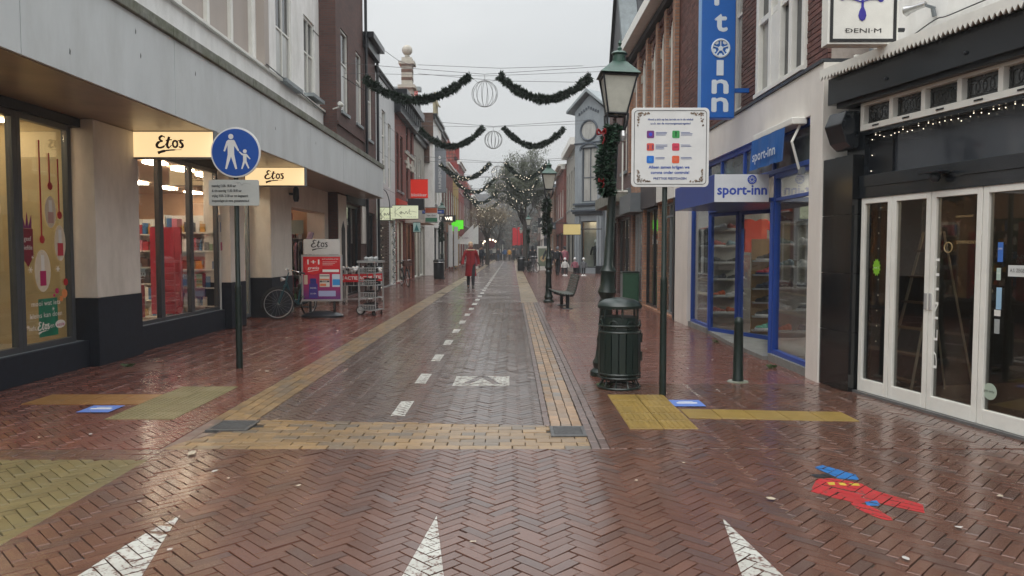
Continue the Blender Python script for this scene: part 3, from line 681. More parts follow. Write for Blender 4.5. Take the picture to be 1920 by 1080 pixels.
for (a, b) in ((3.6, 5.55), (5.55, 7.35), (7.35, 8.28), (8.28, 9.3)):
    W1.append(shopwin(r, S(a) + .001, S(b) - .001, .34, 3.04, .2, 1, M_FRAME if 0 else mat("dark_window_frame", (.06, .065, .072), .4, .1, 8), GLASS, .07))
for (a, b) in ((10.72, 11.65), (11.65, 12.75), (12.75, 13.9)): shopwin(r, S(a) + .001, S(b) - .001, .37, 2.98, .2, 1, MATS["dark_window_frame"], GLASS, .06)
shopwin(r, S(14.75), S(16.25), .03, 2.86, .45, 2, M_FRAME, GLASS, .07, door=True)
B(S(3.6), S(9.4), .16, .3, .3, .345).build("window_sill", M_FRAME, r); B(S(10.6), S(13.95), .16, .3, .33, .374).build("window_sill", M_FRAME, r)
M_BACK = mat("ochre_display_backdrop", lin((190, 170, 132)), .8, .1, 3)
# display backdrop and rooms
room(r, S(3.6), S(9.4), .3, 1.7, .3, 3.1, M_BACK, mat("display_floor", (.45, .4, .32), .5, .1, 4), 5)
room(r, S(10.6), S(21.3), .5, 6.5, .02, 3.1, mat("shop_warm_wall", lin((196, 160, 130)), .8, .1, 3), None, 7, mat("shop_lamp_and_fill", (1, .86, .7), emit=26, ecol=(1, .84, .66)))
def gondola(label, X, Y, w, n, seed, h=2.1, dark=False, rz=0, fm=None, z=.05, density=1.0):
    t = thing("goods_shelf", label, "display shelf", (X, Y, z), rz); shelves(t, 0, w, 0, .02, h, n, .3, seed, dark, fm or M_WFRAME, density, name="shelf_unit"); return t
gondola("tall shelf of colourful boxes inside the drugstore, nearest the window by the round sign", -6.5, 13.9, 1.0, 6, 61)
gondola("second shelf of boxes and bottles further inside the drugstore", -7.9, 15.6, 1.3, 6, 62)
gondola("low shelf of bottles behind the glass door of the drugstore", -7.2, 17.4, 1.2, 6, 63); gondola("shelf of goods deep in the drugstore behind the clothes rail", -7.4, 20.8, 1.4, 6, 64)
for k in range(6):
    B(S(11.0 + k * 1.1), S(11.35 + k * 1.1), .95, 1.25, 3.03, 3.07).build("ceiling_lamp", MATS["shop_lamp_and_fill"], r)  # extra lamp row, added to brighten the dark area behind the windows
B(S(20.2), S(20.3), .7, 2.2, .05, 2.5).build("red_partition", mat("entrance_red_wall", lin((120, 34, 30)), .7, .3, 2), r)
shelves(r, S(12.2), S(16.6), 5.9, .05, 2.4, 6, .35, 4)
B(S(13.2), S(13.25), .6, 1.15, .35, 1.9).build("promotion_panel", flat("promo_pink_red", (176, 36, 62), .5), r)
mb = MB(); mb.box(S(11.95), S(12.35), .9, .95, .4, 2.1); mb.build("promotion_panel", flat("promo_pink_red", (176, 36, 62), .5), r)
mb = MB().text("50%", S(12.15), 1.2, .895, .2); mb.build("lettering", M_TEXTW, r)
B(S(10.8), S(11.5), .42, .44, .45, .95).build("promotion_panel", flat("promo_red", (190, 30, 40), .5), r); etos_logo(MB(), S(11.1), 1.1, .3, .16).build("logo", M_TEXTW, r)
# window pictures and texts of the first windows
def sticker(geo, m, par=r, name="window_sticker"): return geo.build(name, m, par)
yb = .233
M_WST = flat("white_window_sticker", (226, 222, 214), .5); M_RST = flat("red_window_sticker", (170, 22, 34), .5); M_MAG = flat("magenta_sticker", (176, 20, 92), .5)
def bauble(xc, zt, zc, rx, rz, col):
    B(xc - .012, xc + .012, yb - .003, yb, zc + rz + .08, zt).build("ribbon", M_RST, r)
    MB().lathe([(0, -.01), (.05, 0), (0, .01)], (xc, yb - .006, zc + rz + .12), 8, 'y').build("bow", M_RST, r)
    pts = [(xc + rx * math.cos(t * math.pi / 10), zc + rz * math.sin(t * math.pi / 10)) for t in range(20)]
    MB().prism(pts, yb - .002, yb, 'xz').build("bauble", mat("pale_bauble_sticker", lin((214, 200, 176)), .5, .1, 9), r)
    B(xc - .03, xc + .03, yb - .005, yb - .003, zc - .02, zc + rz * .75).build("bottle_cap", M_WST, r)
    B(xc - .055, xc + .055, yb - .006, yb - .003, zc - rz * .7, zc).build("bottle", col, r, bevel=.002)
bauble(S(8.72), 2.78, 1.25, .15, .25, M_MAG); bauble(S(8.90), 2.65, 1.95, .11, .19, mat("pale_pink_sticker", lin((190, 150, 140)), .5)); bauble(S(9.07), 2.6, 1.58, .11, .22, flat("coral_sticker", (186, 48, 66), .5))
bauble(S(6.3), 2.7, 1.4, .15, .25, M_MAG); bauble(S(6.9), 2.75, 1.8, .13, .22, M_MAG); bauble(S(7.9), 2.8, 1.95, .13, .2, flat("teal_sticker", (20, 92, 88), .5))
hx = S(8.46); pts = [(hx - .1, 1.42), (hx, 1.3), (hx + .1, 1.42), (hx + .1, 1.74), (hx - .1, 1.74)]
MB().prism(pts, yb - .002, yb).build("gift_sticker", mat("dark_red_sticker", lin((122, 20, 44)), .5, .2, 20), r)
for i, a in enumerate((-.05, 0, .05)): MB().prism([(hx + a - .03, 1.742), (hx + a + .03, 1.742), (hx + a * 1.6, 1.9 + .03 * (i == 1))], yb - .002, yb).build("gift_sticker", flat("violet_sticker", (120, 30, 96), .5), r)
MB().text("geef", hx, 1.60, yb - .004, .055).text("liefde", hx, 1.5, yb - .004, .055).build("lettering", M_WST, r)
tc = MB(); B(S(8.62), S(8.98), yb - .002, yb, .47, .92).build("present_sticker", mat("teal_present", lin((22, 112, 84)), .5, .3, 9), r)
tx = MB().text("mooi wat iets", S(8.76), .84, yb - .005, .062, .54).text("kleins kan doen", S(8.76), .70, yb - .005, .062, .6).text("liefs,", S(8.50), .565, yb - .005, .06).text("en", S(8.86), .565, yb - .005, .06)
tx.build("lettering", M_WST, r); etos_logo(MB(), S(8.70), .56, yb - .006, .085).build("logo", M_WST, r)
MB().prism([(S(9.02) + .1 * math.cos(t * .5236), .595 + .05 * math.sin(t * .5236)) for t in range(12)], yb - .006, yb - .004).build("badge", M_WST, r); MB().text("essie", S(9.02), .572, yb - .009, .045, .15).build("lettering", M_MAG, r)
for (a, z, rr, m) in ((9.16, 1.1, .045, M_RST), (8.98, 1.0, .035, M_MAG), (8.92, .95, .02, M_MAG), (9.13, .96, .055, flat("orange_sticker", (214, 132, 78), .5)), (9.06, .9, .035, flat("orange_sticker", (214, 132, 78), .5)), (7.9, 1.35, .05, M_RST), (7.6, .6, .06, M_BLACKM)):
    MB().lathe([(rr, -.001), (rr, .001)], (S(a), yb - .002, z), 14, 'y').build("dot_sticker", m, r)
q = random.Random(5)
for i in range(11):
    a, z = q.uniform(7.5, 9.1), q.uniform(.6, 1.5); t = MB(); rr = q.uniform(.02, .045)
    for k in range(3):
        an = k * math.pi / 3; t.add([(S(a) + rr * math.cos(an + e) * s_, yb - .003 - k * .0004, z + rr * math.sin(an + e) * s_) for e, s_ in ((.12, 1), (-.12, 1), (.12, -1), (-.12, -1))], [(0, 1, 2, 3)])
    t.build("snowflake_sticker", M_WST, r)
mk = MB(); mk.box(S(7.85), S(8.2), .9, .93, 1.4, 2.2); mk.build("display_poster", flat("teal_poster", (26, 70, 70), .5), r)
# upper walls
XU = S(21.4); ledge = 5.42
B(0, XU, .1, 8, 4.0, ledge).build("wall", M_WHITE, r); B(0, XU, .5, 8, 0, .01).build("floor_slab", M_BLACKM, r)
B(0, XU, .03, .3, ledge, ledge + .05).build("ledge", M_WFRAME, r)
ups = [(S(17.5), S(18.75), 5.5, 8.2), (S(19.85), S(20.9), 5.65, 7.72)]
bay = (S(8.0), S(16.1), 5.5, 9.4)
wallgeo(MB(), 0, XU, ledge, 12.5, ups + [bay], .2, .22, 8).build("wall", M_WHITE, r)
M_BLIND = mat("pinkish_blind_panel", lin((176, 166, 158)), .7, .06, 2, dirt=(.36, .33, .31), dirt_amt=.3, streak=3)
f = MB()
n = 7
for i in range(n + 1):
    x = bay[0] + (bay[1] - bay[0]) * i / n; f.box(x - .06, x + .06, .26, .36, 5.5, 9.4)
f.box(bay[0], bay[1], .27, .35, 5.5, 5.58).build("bay_frame", M_WFRAME, r)
for i in range(n):
    x0 = bay[0] + (bay[1] - bay[0]) * i / n + .06; x1 = bay[0] + (bay[1] - bay[0]) * (i + 1) / n - .06
    B(x0, x1, .33, .36, 5.58, 9.4).build("blind_panel", M_BLIND, r)
B(S(16.15), S(16.45), .02, .22, ledge + .05, 12).build("corner_post", M_BLIND, r)
for u, tr in zip(ups, (.46, .55)): window(r, u[0], u[1], u[2], u[3], .24, 2, (tr,), M_WFRAME, [M_CURT, M_DARKPANE], True, .07)
for (a, b, z) in ((19.2, 19.9, 8.1), (20.0, 21.3, 8.6), (20.8, 21.4, 7.55)): B(S(a), S(b), .19, .21, z, z + .02).build("wall_anchor", M_BLACKM, r)
# canopy
cx0, cx1 = S(3.6), S(24.2)
M_SEAM = mat("panel_seam", (.12, .13, .13), .6)
x = cx0; seams = [3.6, 6.4, 9.3, 12.45, 15.5, 18.5, 21.4, 24.2]
for a, b in zip(seams[:-1], seams[1:]): B(S(a) + .005, S(b) - .005, -1.12, -1.09, 3.16, 4.10).build("fascia_panel", M_FASCIA, r, bevel=.003)
for a, z in ((5.6, 3.72), (8.35, 3.9), (8.45, 3.66), (9.9, 3.8), (13.2, 3.62), (15.9, 3.75), (7.1, 3.35), (11.3, 3.3)): MB().prism([(S(a) - .012, z), (S(a) + .006, z - .01), (S(a) + .014, z + .03), (S(a) - .004, z + .05)], -1.1215, -1.119).build("scuff_mark", M_SEAM, r)
B(cx1 - .03, cx1 - .001, -1.088, -.02, 3.16, 4.08).build("fascia_end_panel", M_FASCIA, r)
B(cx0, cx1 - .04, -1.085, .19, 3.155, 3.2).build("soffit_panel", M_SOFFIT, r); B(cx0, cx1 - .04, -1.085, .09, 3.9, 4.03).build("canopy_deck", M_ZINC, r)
q = random.Random(4); x = cx0
while x < cx1 - .1:
    w = min(1.4, cx1 - x); B(x + .004, x + w - .004, -1.16, -.98, 4.105, 4.24 + q.uniform(-.006, .006)).build("gutter_capping", M_MOSS, r, bevel=.01); x += w
B(S(21.4), S(24.1), .0, .1, 4.0, 4.2).build("upstand", M_MOSS, r)
MB().tube(spline([(S(7.2), .06, 6.5), (S(7.5), .06, 5.5), (S(8.3), .04, 4.7), (S(9.1), .04, 4.25)]), .012, 6).build("cable", M_BLACKM, r)
MB().tube(spline([(S(16.2), .0, 5.5), (S(17.0), .0, 5.48), (S(21.3), .0, 5.36)]), .012, 6).build("cable", M_BLACKM, r)
# lightboxes hanging under the canopy
M_LB = mat("lit_cream_sign_face", (.9, .72, .45), .5, .04, 1.5, emit=.66, ecol=lin((246, 214, 160)))
M_LBT = mat("dark_brown_print", (.03, .012, .008), .5)
def etos_box(label, y, tw=1.19):
    t = thing("illuminated_sign", label, "shop sign", (-4.78, y, 2.97), 0, "lit script signs under the canopy")
    w, h = tw / 2, .175
    MB().box(-w, w, -.06, .06, h, h + .02).box(-w, w, -.06, .06, -h - .02, -h).box(-w - .02, -w, -.06, .06, -h - .02, h + .02).box(w, w + .02, -.06, .06, -h - .02, h + .02).build("sign_frame", M_FRAME, t, bevel=.003)
    B(-w, w, -.055, .055, -h, h).build("sign_face", M_LB, t)
    g = MB(); etos_logo(g, 0, -.04, -.0565, .15); g.build("lettering", M_LBT, t)
    for s_ in (-.35, .35): MB().rod((s_, 0, h + .02), (s_, 0, h + .21 - .175 + .15), .012).build("hanger", M_FRAME, t)
    return t
etos_box("lit cream script sign hanging over the pier left of the round blue pedestrian sign", 10.5); etos_box("lit cream script sign hanging beyond the round blue pedestrian sign, nearer the poster stand", 15.05)
t = thing("security_camera", "small white camera on the corner of the white wall above the canopy end", "camera", (-5.1, 21.3, 5.5), 0)
MB().rod((0, 0, 0), (.2, -.05, .05), .02).build("bracket", M_WFRAME, t); MB().lathe([(.05, -.16), (.065, -.14), (.065, .1), (.03, .14)], (.25, -.1, .1), 12, 'y').build("housing", M_WFRAME, t, smooth=True)
t = thing("wall_lamp", "black wall lamp over the drugstore entrance under the canopy", "lamp", (-5.3, 17.7, 2.82))
B(0, .1, -.03, .03, -.03, .03).build("arm", M_BLACK, t); MB().lathe([(.03, .18), (.07, .12), (.075, -.1), (.05, -.18)], (.16, 0, 0), 12).build("shade", M_BLACK, t, smooth=True)
# ================================================================ generic row house
def house(name, label, side, X, y0, y1, H, wm, wins=(), shop=None, cornice=None, roof=None, depth=8, wf=None, door=None, group=None):
    b = Bld(name, label, side, X, y0, y1, group=group); r = b.r; ops = []
    for w in wins:
        a, c = b.iv(w[0], w[1]); ops.append((a, c, w[2], w[3]))
    if shop:
        for s_ in shop:
            a, c = b.iv(s_[0], s_[1]); ops.append((a, c, s_[2], s_[3]))
    wallgeo(MB(), 0, b.w, 0, H, ops, 0, .22, depth).build("wall", wm, r)
    for w, o in zip(wins, ops):
        k = w[4] if len(w) > 4 else {}
        window(r, *o, **{'y': .05, **k})
    if shop:
        for s_, o in zip(shop, ops[len(wins):]):
            k = dict(s_[4]) if len(s_) > 4 else {}
            inn = k.pop('inner', None); lit = k.pop('lit', 1); sh = k.pop('shelf', 0)
            shopwin(r, *o, **{'y': .1, **k})
            room(r, o[0] - .05, o[1] + .05, .24, 2.2, max(.01, o[2] - .05), o[3] + .1, inn or M_INTD, None, lit, M_LEDW if lit < 2 else M_LED)
            if sh: shelves(r, o[0] + .1, o[1] - .1, 1.2, o[2] + .05, o[3] - .3, 5, .3, sh, density=.8)
    if cornice:
        ch, cd, cm = cornice; MB().box(-.02, b.w + .02, -cd * .5, .1, H - ch, H - ch * .35).box(-.03, b.w + .03, -cd, .12, H - ch * .35 + .002, H + .03).build("cornice", cm, r, bevel=.01)
    if roof:
        kind, rm, rh = roof
        if kind == 'ridge':   # ridge along the street
            MB().prism([(-.0, H), (depth, H), (depth / 2, H + rh)], 0, b.w, 'x').build("roof", rm, r)
        elif kind == 'front': # gable towards the street
            MB().prism([(0.01, H), (b.w - .01, H), (b.w / 2, H + rh)], .04, depth, 'xz').build("roof", rm, r)
        elif kind == 'mansard':
            MB().prism([(0, H), (depth, H), (depth - 1, H + rh), (1.0, H + rh)], 0, b.w, 'x').build("roof", rm, r)
    return b
R_TILE = brickmat("red_roof_tile", lin((150, 66, 50)), lin((126, 54, 44)), (.05, .025, .02), .28, .3, offs=0, ms=.035, rough=.55)
R_DARK = brickmat("dark_roof_tile", (.05, .05, .052), (.035, .035, .038), (.012, .012, .012), .25, .25, offs=0, ms=.03, rough=.5)
WD = dict(rows=(.6,), pm=[M_CURT, M_DARKPANE], y=.035)
# left 2: dark brick house
h = house("brick_house", "dark brown brick house with tall white sash windows just past the canopy", 'L', -5.02, 21.4, 25.3, 13, B_DARK,
      [(22.0, 22.95, 5.6, 8.0, WD), (24.1, 25.0, 5.6, 7.9, WD), (22.5, 23.6, 9.55, 12, WD)], [(22.5, 24.6, .05, 2.9, dict(cols=2, fm=M_BLACK, inner=M_INTD))])
r = h.r
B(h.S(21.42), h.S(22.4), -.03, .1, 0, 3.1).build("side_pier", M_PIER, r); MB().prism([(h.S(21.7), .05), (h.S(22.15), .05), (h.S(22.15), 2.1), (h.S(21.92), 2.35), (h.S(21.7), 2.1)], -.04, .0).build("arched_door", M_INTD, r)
B(h.S(22.45), h.S(25.2), -.06, .02, 2.95, 3.2).build("shop_fascia", M_BLACKM, r); B(0, h.w, -.05, .02, 5.1, 5.2).build("string_course", B_DARK, r)
B(h.S(24.65), h.S(25.28), -.05, .05, 1.7, 3.0).build("side_pier", M_BEIGE, r)
MB().rod((h.S(25.2), -.12, 0), (h.S(25.2), -.12, 13), .05).build("drainpipe", M_BLACK, r)
h = house("brick_house", "low dark brick house whose eave steps down beside the white panelled front", 'L', -5.0, 25.3, 27.4, 8.8, B_DARK,
      [(25.75, 26.7, 5.35, 7.6, WD)], [(25.6, 27.1, .05, 2.8, dict(cols=2, fm=M_BLACK))], (.5, .35, M_BLACK), ('ridge', R_DARK, 1.5))
MB().rod((h.S(27.3), -.1, 0), (h.S(27.3), -.1, 8.6), .05).build("drainpipe", M_BLACK, h.r)
for a in (25.9, 26.5): MB().lathe([(.16, 8.8), (.16, 9.9), (.2, 9.95), (.2, 10.1), (.09, 10.12), (.09, 10.5)], (h.S(a), .8, 0), 10).build("chimney", M_BLACKM, h.r)
# left 3: white panel front
M_WP = brickmat("white_panel_front", (.56, .57, .57), (.53, .54, .54), (.25, .25, .25), 1.6, 1.3, offs=0, ms=.015, rough=.5, dirt=.06)
WN = dict(rows=(.33, .66), pm=M_CURT, sill=False)
h = house("white_building", "white panelled flat front with two tall narrow window slots", 'L', -5.0, 27.4, 31.8, 8.2, M_WP,
      [(28.7, 29.5, 4.1, 6.9, WN), (30.1, 30.8, 4.0, 6.6, WN)], [(27.7, 30.3, .05, 2.7, dict(cols=1, fm=M_FRAMED, inner=M_INTD)), (30.5, 31.6, .05, 2.7, dict(cols=1, fm=M_WFRAME, inner=M_INTER))], (.2, .1, M_BLACKM), None)
M_SHUT = mat("brown_shutter_slat", (.07, .04, .03), .4, .2, 6)
for i in range(24): B(h.S(27.72), h.S(30.28), .02, .08, .1 + i * .107, .1 + i * .107 + .088).build("shutter_slat", M_SHUT, h.r)
# left 4: ornate red brick with heavy dark cornice
WO = dict(rows=(.62,), fm=flat("dark_frame_paint", (60, 40, 34), .5), pm=[M_CURT, M_DARKPANE])
h = house("ornate_brick_house", "narrow red brick house with white stone bands and a heavy black bracketed cornice", 'L', -5.0, 31.8, 38.0, 8.3, B_RED,
      [(32.3, 32.9, 4.1, 6.6, WO), (33.4, 34.1, 4.1, 6.6, WO), (35.2, 35.9, 3.9, 5.3, WO), (36.7, 37.4, 3.9, 5.3, WO), (35.2, 35.9, 6.2, 7.5, WO), (36.7, 37.4, 6.2, 7.5, WO)],
      [(32.2, 34.6, .05, 2.8, dict(cols=2, fm=M_WFRAME, inner=M_INTER, lit=2, shelf=5)), (34.9, 37.6, .05, 2.8, dict(cols=2, fm=flat("pink_frame", (196, 140, 120), .5), inner=M_INTER, lit=2, shelf=6))], (.95, .55, M_BLACK), None)
M_STONE = mat("pale_stone", (.46, .43, .37), .8, .15, 6, dirt=(.2, .2, .17), dirt_amt=.6)
for z in (5.55, 6.0, 3.55): B(h.S(34.7), h.S(38.0), -.05, .02, z, z + .12).build("stone_band", M_STONE, h.r)
for i in range(9): MB().prism([(0, 7.5), (.42, 8.1), (.42, 8.2), (0, 8.2)], h.S(32.1 + i * .68), h.S(32.1 + i * .68) + .14, 'x').build("cornice_bracket", M_BLACK, h.r)
for o in list(h.r.children):
    if o.name.startswith("cornice_bracket"): o.location = (0, -.42 + .0, 0)
for a in (35.55, 37.05): MB().prism([(h.S(a) - .45, 5.35), (h.S(a) + .45, 5.35), (h.S(a), 5.9)], -.09, .0).build("window_pediment", M_STONE, h.r)
B(h.S(34.75), h.S(38.0), -1.1, 0, 2.75, 2.9).build("awning_canopy", M_PIER, h.r)
# left 5: building with pinnacle and red tiles
h = house("pinnacle_house", "pale house with red tiled roof behind a banded stone pinnacle topped by a ball", 'L', -5.05, 38.0, 43.0, 7.6, mat("weathered_plaster", (.34, .32, .28), .8, .2, 3, dirt=(.15, .14, .12), dirt_amt=.6, streak=2),
      [(38.6, 39.4, 4.2, 6.4, WD), (40.4, 41.2, 4.2, 6.4, WD)], [(38.3, 40.3, .05, 2.8, dict(cols=1, fm=M_WFRAME, inner=M_INTER, lit=2, shelf=7)), (40.5, 42.7, .05, 2.8, dict(cols=2, fm=M_WFRAME, inner=M_INTER))], (.35, .3, M_BLACK), None)
pn = MB(); px_, py_ = h.S(38.35), .3
for i, (w, z0, z1) in enumerate(((.40, 7.6, 8.2), (.5, 8.2, 8.35), (.33, 8.35, 9.0), (.42, 9.0, 9.1), (.30, 9.1, 9.7), (.44, 9.7, 9.85), (.27, 9.85, 10.9), (.4, 10.9, 11.05), (.26, 11.05, 11.25))):
    pn.k = 0; pn.box(px_ - w, px_ + w, py_ - w, py_ + w, z0 + .001, z1)
pn.lathe([(.1, 11.25), (.14, 11.35), (.08, 11.42)], (px_, py_, 0), 12); pn.ball((px_, py_, 11.66), .27, 14)
pn.build("pinnacle", M_STONE, h.r, smooth=False)
for z, w in ((8.5, .335), (9.25, .305), (10.1, .275), (10.5, .275)): B(px_ - w, px_ + w, py_ - w, py_ + w, z, z + .16).build("pinnacle_band", B_BROWN, h.r)
# stepped-back roof with visible tiles
def tile_slope(par, x0, x1, yz0, yz1, nx, ny, m, name="roof_tile", axis='x', cap=300):
    """rows of curved tiles from eave point (y,z) yz0 to ridge yz1 along local x"""
    (ya, za), (yb_, zb) = yz0, yz1; L_ = math.hypot(yb_ - ya, zb - za); ty, tz = (yb_ - ya) / L_, (zb - za) / L_; ny_, nz_ = -tz, ty
    w = (x1 - x0) / nx; l = L_ / ny; t = MB(); K = 5
    if nz_ < 0: ny_, nz_ = -ny_, -nz_
    for k in range(K):
        u = k / (K - 1); hh = .045 * math.sin(u * math.pi * 1.0) + .0
        for (s_, o_) in ((0, .05), (l * 1.12, .012)): t.v.append((u * w, ty * s_ + ny_ * (o_ + hh), tz * s_ + nz_ * (o_ + hh)))
    for k in range(K - 1): t.f.append((2 * k, 2 * k + 2, 2 * k + 3, 2 * k + 1))
    for k in range(K): u = k / (K - 1); t.v.append((u * w, ny_ * -.01, nz_ * -.01))
    for k in range(K - 1): t.f.append((2 * k, 2 * K + k, 2 * K + k + 1, 2 * k + 2))
    t.m = [0] * len(t.f); first = None
    for i in range(nx):
        for j in range(ny):
            p = (x0 + i * w, ya + ty * l * j, za + tz * l * j)
            if axis == 'y': pass
            if first is None: first = t.build(name, m, par, loc=p)
            else: o = bpy.data.objects.new(name, first.data); C.objects.link(o); o.parent = par; o.location = p
M_RT = mat("red_clay_tile", lin((150, 62, 52)), .5, .2, 5, dirt=lin((90, 60, 48)), dirt_amt=.5)
M_DT = mat("dark_slate_tile", lin((50, 52, 57)), .75, .25, 5, dirt=lin((44, 46, 48)), dirt_amt=.5)
def world_rot(par, rz, loc):
    e = bpy.data.objects.new("roof_slope", None); C.objects.link(e); e.parent = par; e.rotation_euler = (0, 0, rz); e.location = loc; return e
# slope facing the camera: local frame of the house has x=+Y, so rotate -90 to face -Y
e = world_rot(h.r, R(-90), (h.S(39.6), 0, 0))   # slope x runs along local -y.. (towards the street), y runs along +street
B(-3.0, -.2, 1.7, 3.4, 7.4, 10.2).build("roof_core", R_DARK, e)
tile_slope(e, -3.0, -.15, (0.0, 7.7), (1.9, 10.3), 10, 9, M_RT)
B(-3.1, .0, 1.8, 2.3, 10.28, 10.5).build("ridge_cap", M_ZINC, e); B(-3.1, -2.4, 1.6, 2.3, 10.5, 11.1).build("chimney", mat("mossy_stone", (.16, .17, .1), .8, .3, 5), e)
# left 6: white side wall gable
h = house("white_gable_house", "white plastered house whose tall blank side wall shows above its neighbours", 'L', -4.55, 43.0, 48.0, 9.3, M_WHITE,
      [(44, 45, 4.2, 6.2, WD), (46, 47, 4.2, 6.2, WD)], [(43.3, 45.3, .05, 2.8, dict(cols=1, fm=M_BLACK)), (45.5, 47.7, .05, 2.8, dict(cols=2, fm=M_FRAMED))], (.3, .25, M_BLACK), None)
B(h.S(43.0) - .15, h.S(43.0) - .0, .2, 1.6, 6.5, 7.6).build("side_oriel", B_BROWN, h.r); B(h.S(43.0) - .1, h.S(43.0), -.02, 1.5, 7.6, 9.35).build("brick_edge", B_BROWN, h.r)
# left 7..: further row
M_YEL = mat("ochre_yellow_plaster", lin((168, 140, 78)), .8, .15, 3); M_PINK = mat("dull_red_plaster", lin((132, 50, 46)), .8, .15, 3)
far = [("brown brick house carrying a weathered stone statue on its gable", -4.85, 48, 54.5, 9.6, B_BROWN), ("red brick house with slim white window frames left of the green sign", -4.85, 54.5, 61, 7.9, B_RED),
       ("ochre plastered house between brick neighbours", -4.9, 61, 68, 8.1, M_YEL), ("dull red plastered house at the far end of the row", -4.9, 68, 76, 9.6, M_PINK),
       ("grey brick house far down the row, behind the white flags", -4.9, 76, 86, 7.4, B_MUTED), ("brown brick house far down the row beside the bare lit tree", -4.6, 86, 98, 7.8, B_BROWN), ("low dark brick house closing the left row", -4.2, 98, 112, 7.0, B_DARK)]
for i, (lb, X, a, b_, H, m) in enumerate(far):
    w = (b_ - a); n = 3 if w < 8 else 4; ww = []
    for fl in range(1, 2 if H < 8.8 else 2):
        for k in range(n): ww.append((a + w * (k + .25) / n, a + w * (k + .75) / n, 4.0, 6.1, WD))
    if H > 9:
        for k in range(n): ww.append((a + w * (k + .3) / n, a + w * (k + .7) / n, 6.9, 8.4, WD))
    fm = [M_WFRAME, M_FRAME, M_FRAMED, M_WFRAME][i % 4]
    hh = house("row_house", lb, 'L', X, a, b_, H, m, ww, [(a + .3, a + w * .5 - .1, .05, 2.8, dict(cols=2, fm=fm, lit=2 if i % 2 else 1, inner=M_INTER if i % 2 else M_INTD)), (a + w * .5 + .1, b_ - .3, .05, 2.8, dict(cols=2, fm=fm))],
          (.3, .28, M_WFRAME if i % 2 else M_BLACK), ('ridge' if i % 2 == 0 else 'mansard', R_TILE if i % 2 else R_DARK, 2.2 if i not in (0,) else 1.2))
    if i == 0:   # statue
        s_ = MB(); x = hh.S(48.4)
        s_.box(x - .5, x + .5, -.2, .4, 9.6, 9.75).box(x - .3, x + .3, -.1, .3, 9.75, 10.0); s_.loft([(x, .1, 10.0, .24, .2), (x, .1, 10.5, .2, .16), (x, .1, 11.0, .26, .18), (x, .1, 11.2, .1, .1), (x, .1, 11.35, .17, .17), (x, .1, 11.55, .15, .15), (x, .1, 11.66, .05, .05)], 10)
        s_.tube([(x - .24, .0, 11.0), (x - .3, -.12, 10.75), (x - .05, -.2, 10.7)], [.07, .06, .05], 6); s_.build("statue", mat("weathered_statue", (.22, .19, .12), .8, .3, 8), hh.r, smooth=True)
    if i == 3:
        for k in range(4): B(hh.S(68) + .0 + .4 * k, hh.S(68) + .4 * (k + 1), -.0, .4, 9.6, 9.6 + .35 * (k + 1)).build("gable_step", m, hh.r)
# ================================================================ RIGHT: black denim shop
ax, ay, bx, by_ = 3.58, 7.72, 4.02, 5.60
ang = math.atan2(by_ - ay, bx - ax)        # facade direction from the far corner towards the camera
dn = thing("fashion_shop_building", "white walled shop with black front, leaded top lights and white framed glass doors", "building", (ax, ay, 0), ang)
r = dn; LEN = 5.2
M_BF = mat("black_blue_shopfront_paint", (.014, .018, .023), .22, .25, 3, spec=.6); M_TILEK = mat("black_glazed_tile", (.008, .009, .010), .12, .3, 3, spec=.7)
B(-.28, LEN, .35, 7, 3.3, 11).build("wall", M_WHITE, r); B(-.28, -.0, .08, 7, 0, 3.3).build("side_wall", M_BF, r)
for k in range(4):
    B(-.62 + .0, -.31, -.02, .3, .01 + .62 * k, .625 + .62 * k).build("tile", M_TILEK, r, bevel=.003)
    B(-.30, -.005, -.05, .07, .01 + .62 * k, .625 + .62 * k).build("tile", M_TILEK, r, bevel=.003)
B(-.35, LEN, -.12, .35, 3.04, 3.32).build("fascia", M_BF, r, bevel=.004); B(-.28, LEN, -.06, .3, 3.0, 3.04).build("fascia_underside", M_BLACK, r)
con = MB().prism([(-.11, 2.94), (-.17, 2.80), (-.1, 2.62), (-.02, 2.55), (0.05, 2.55), (.05, 2.94)], -.33, -.05, 'x'); con.build("console_bracket", M_BF, r, bevel=.01)
z_ = MB(); x = -.38; q = random.Random(2)
z_.box(-.38, LEN, -.20, .34, 3.345, 3.37)
pts = [(-.38, 3.45)]
tp = []
while x < LEN:
    tp += [(x, 3.345), (x + .026, 3.30 + q.uniform(-.006, .006))]; x += .052
z_.prism([(LEN, 3.345)] + [(LEN, 3.42), (-.38, 3.42)] + tp, -.205, -.19, 'xz')
z_.prism([(-.2, 3.36), (.34, 3.36), (.34, 3.50), (-.2, 3.42)], -.38, LEN, 'x')
z_.build("serrated_flashing", M_WFRAME, r)
for x in (.55, 1.5, 2.35, 3.3): MB().ball((x, -.125, 3.13), .018, 8).build("fascia_bolt", M_BLACK, r)
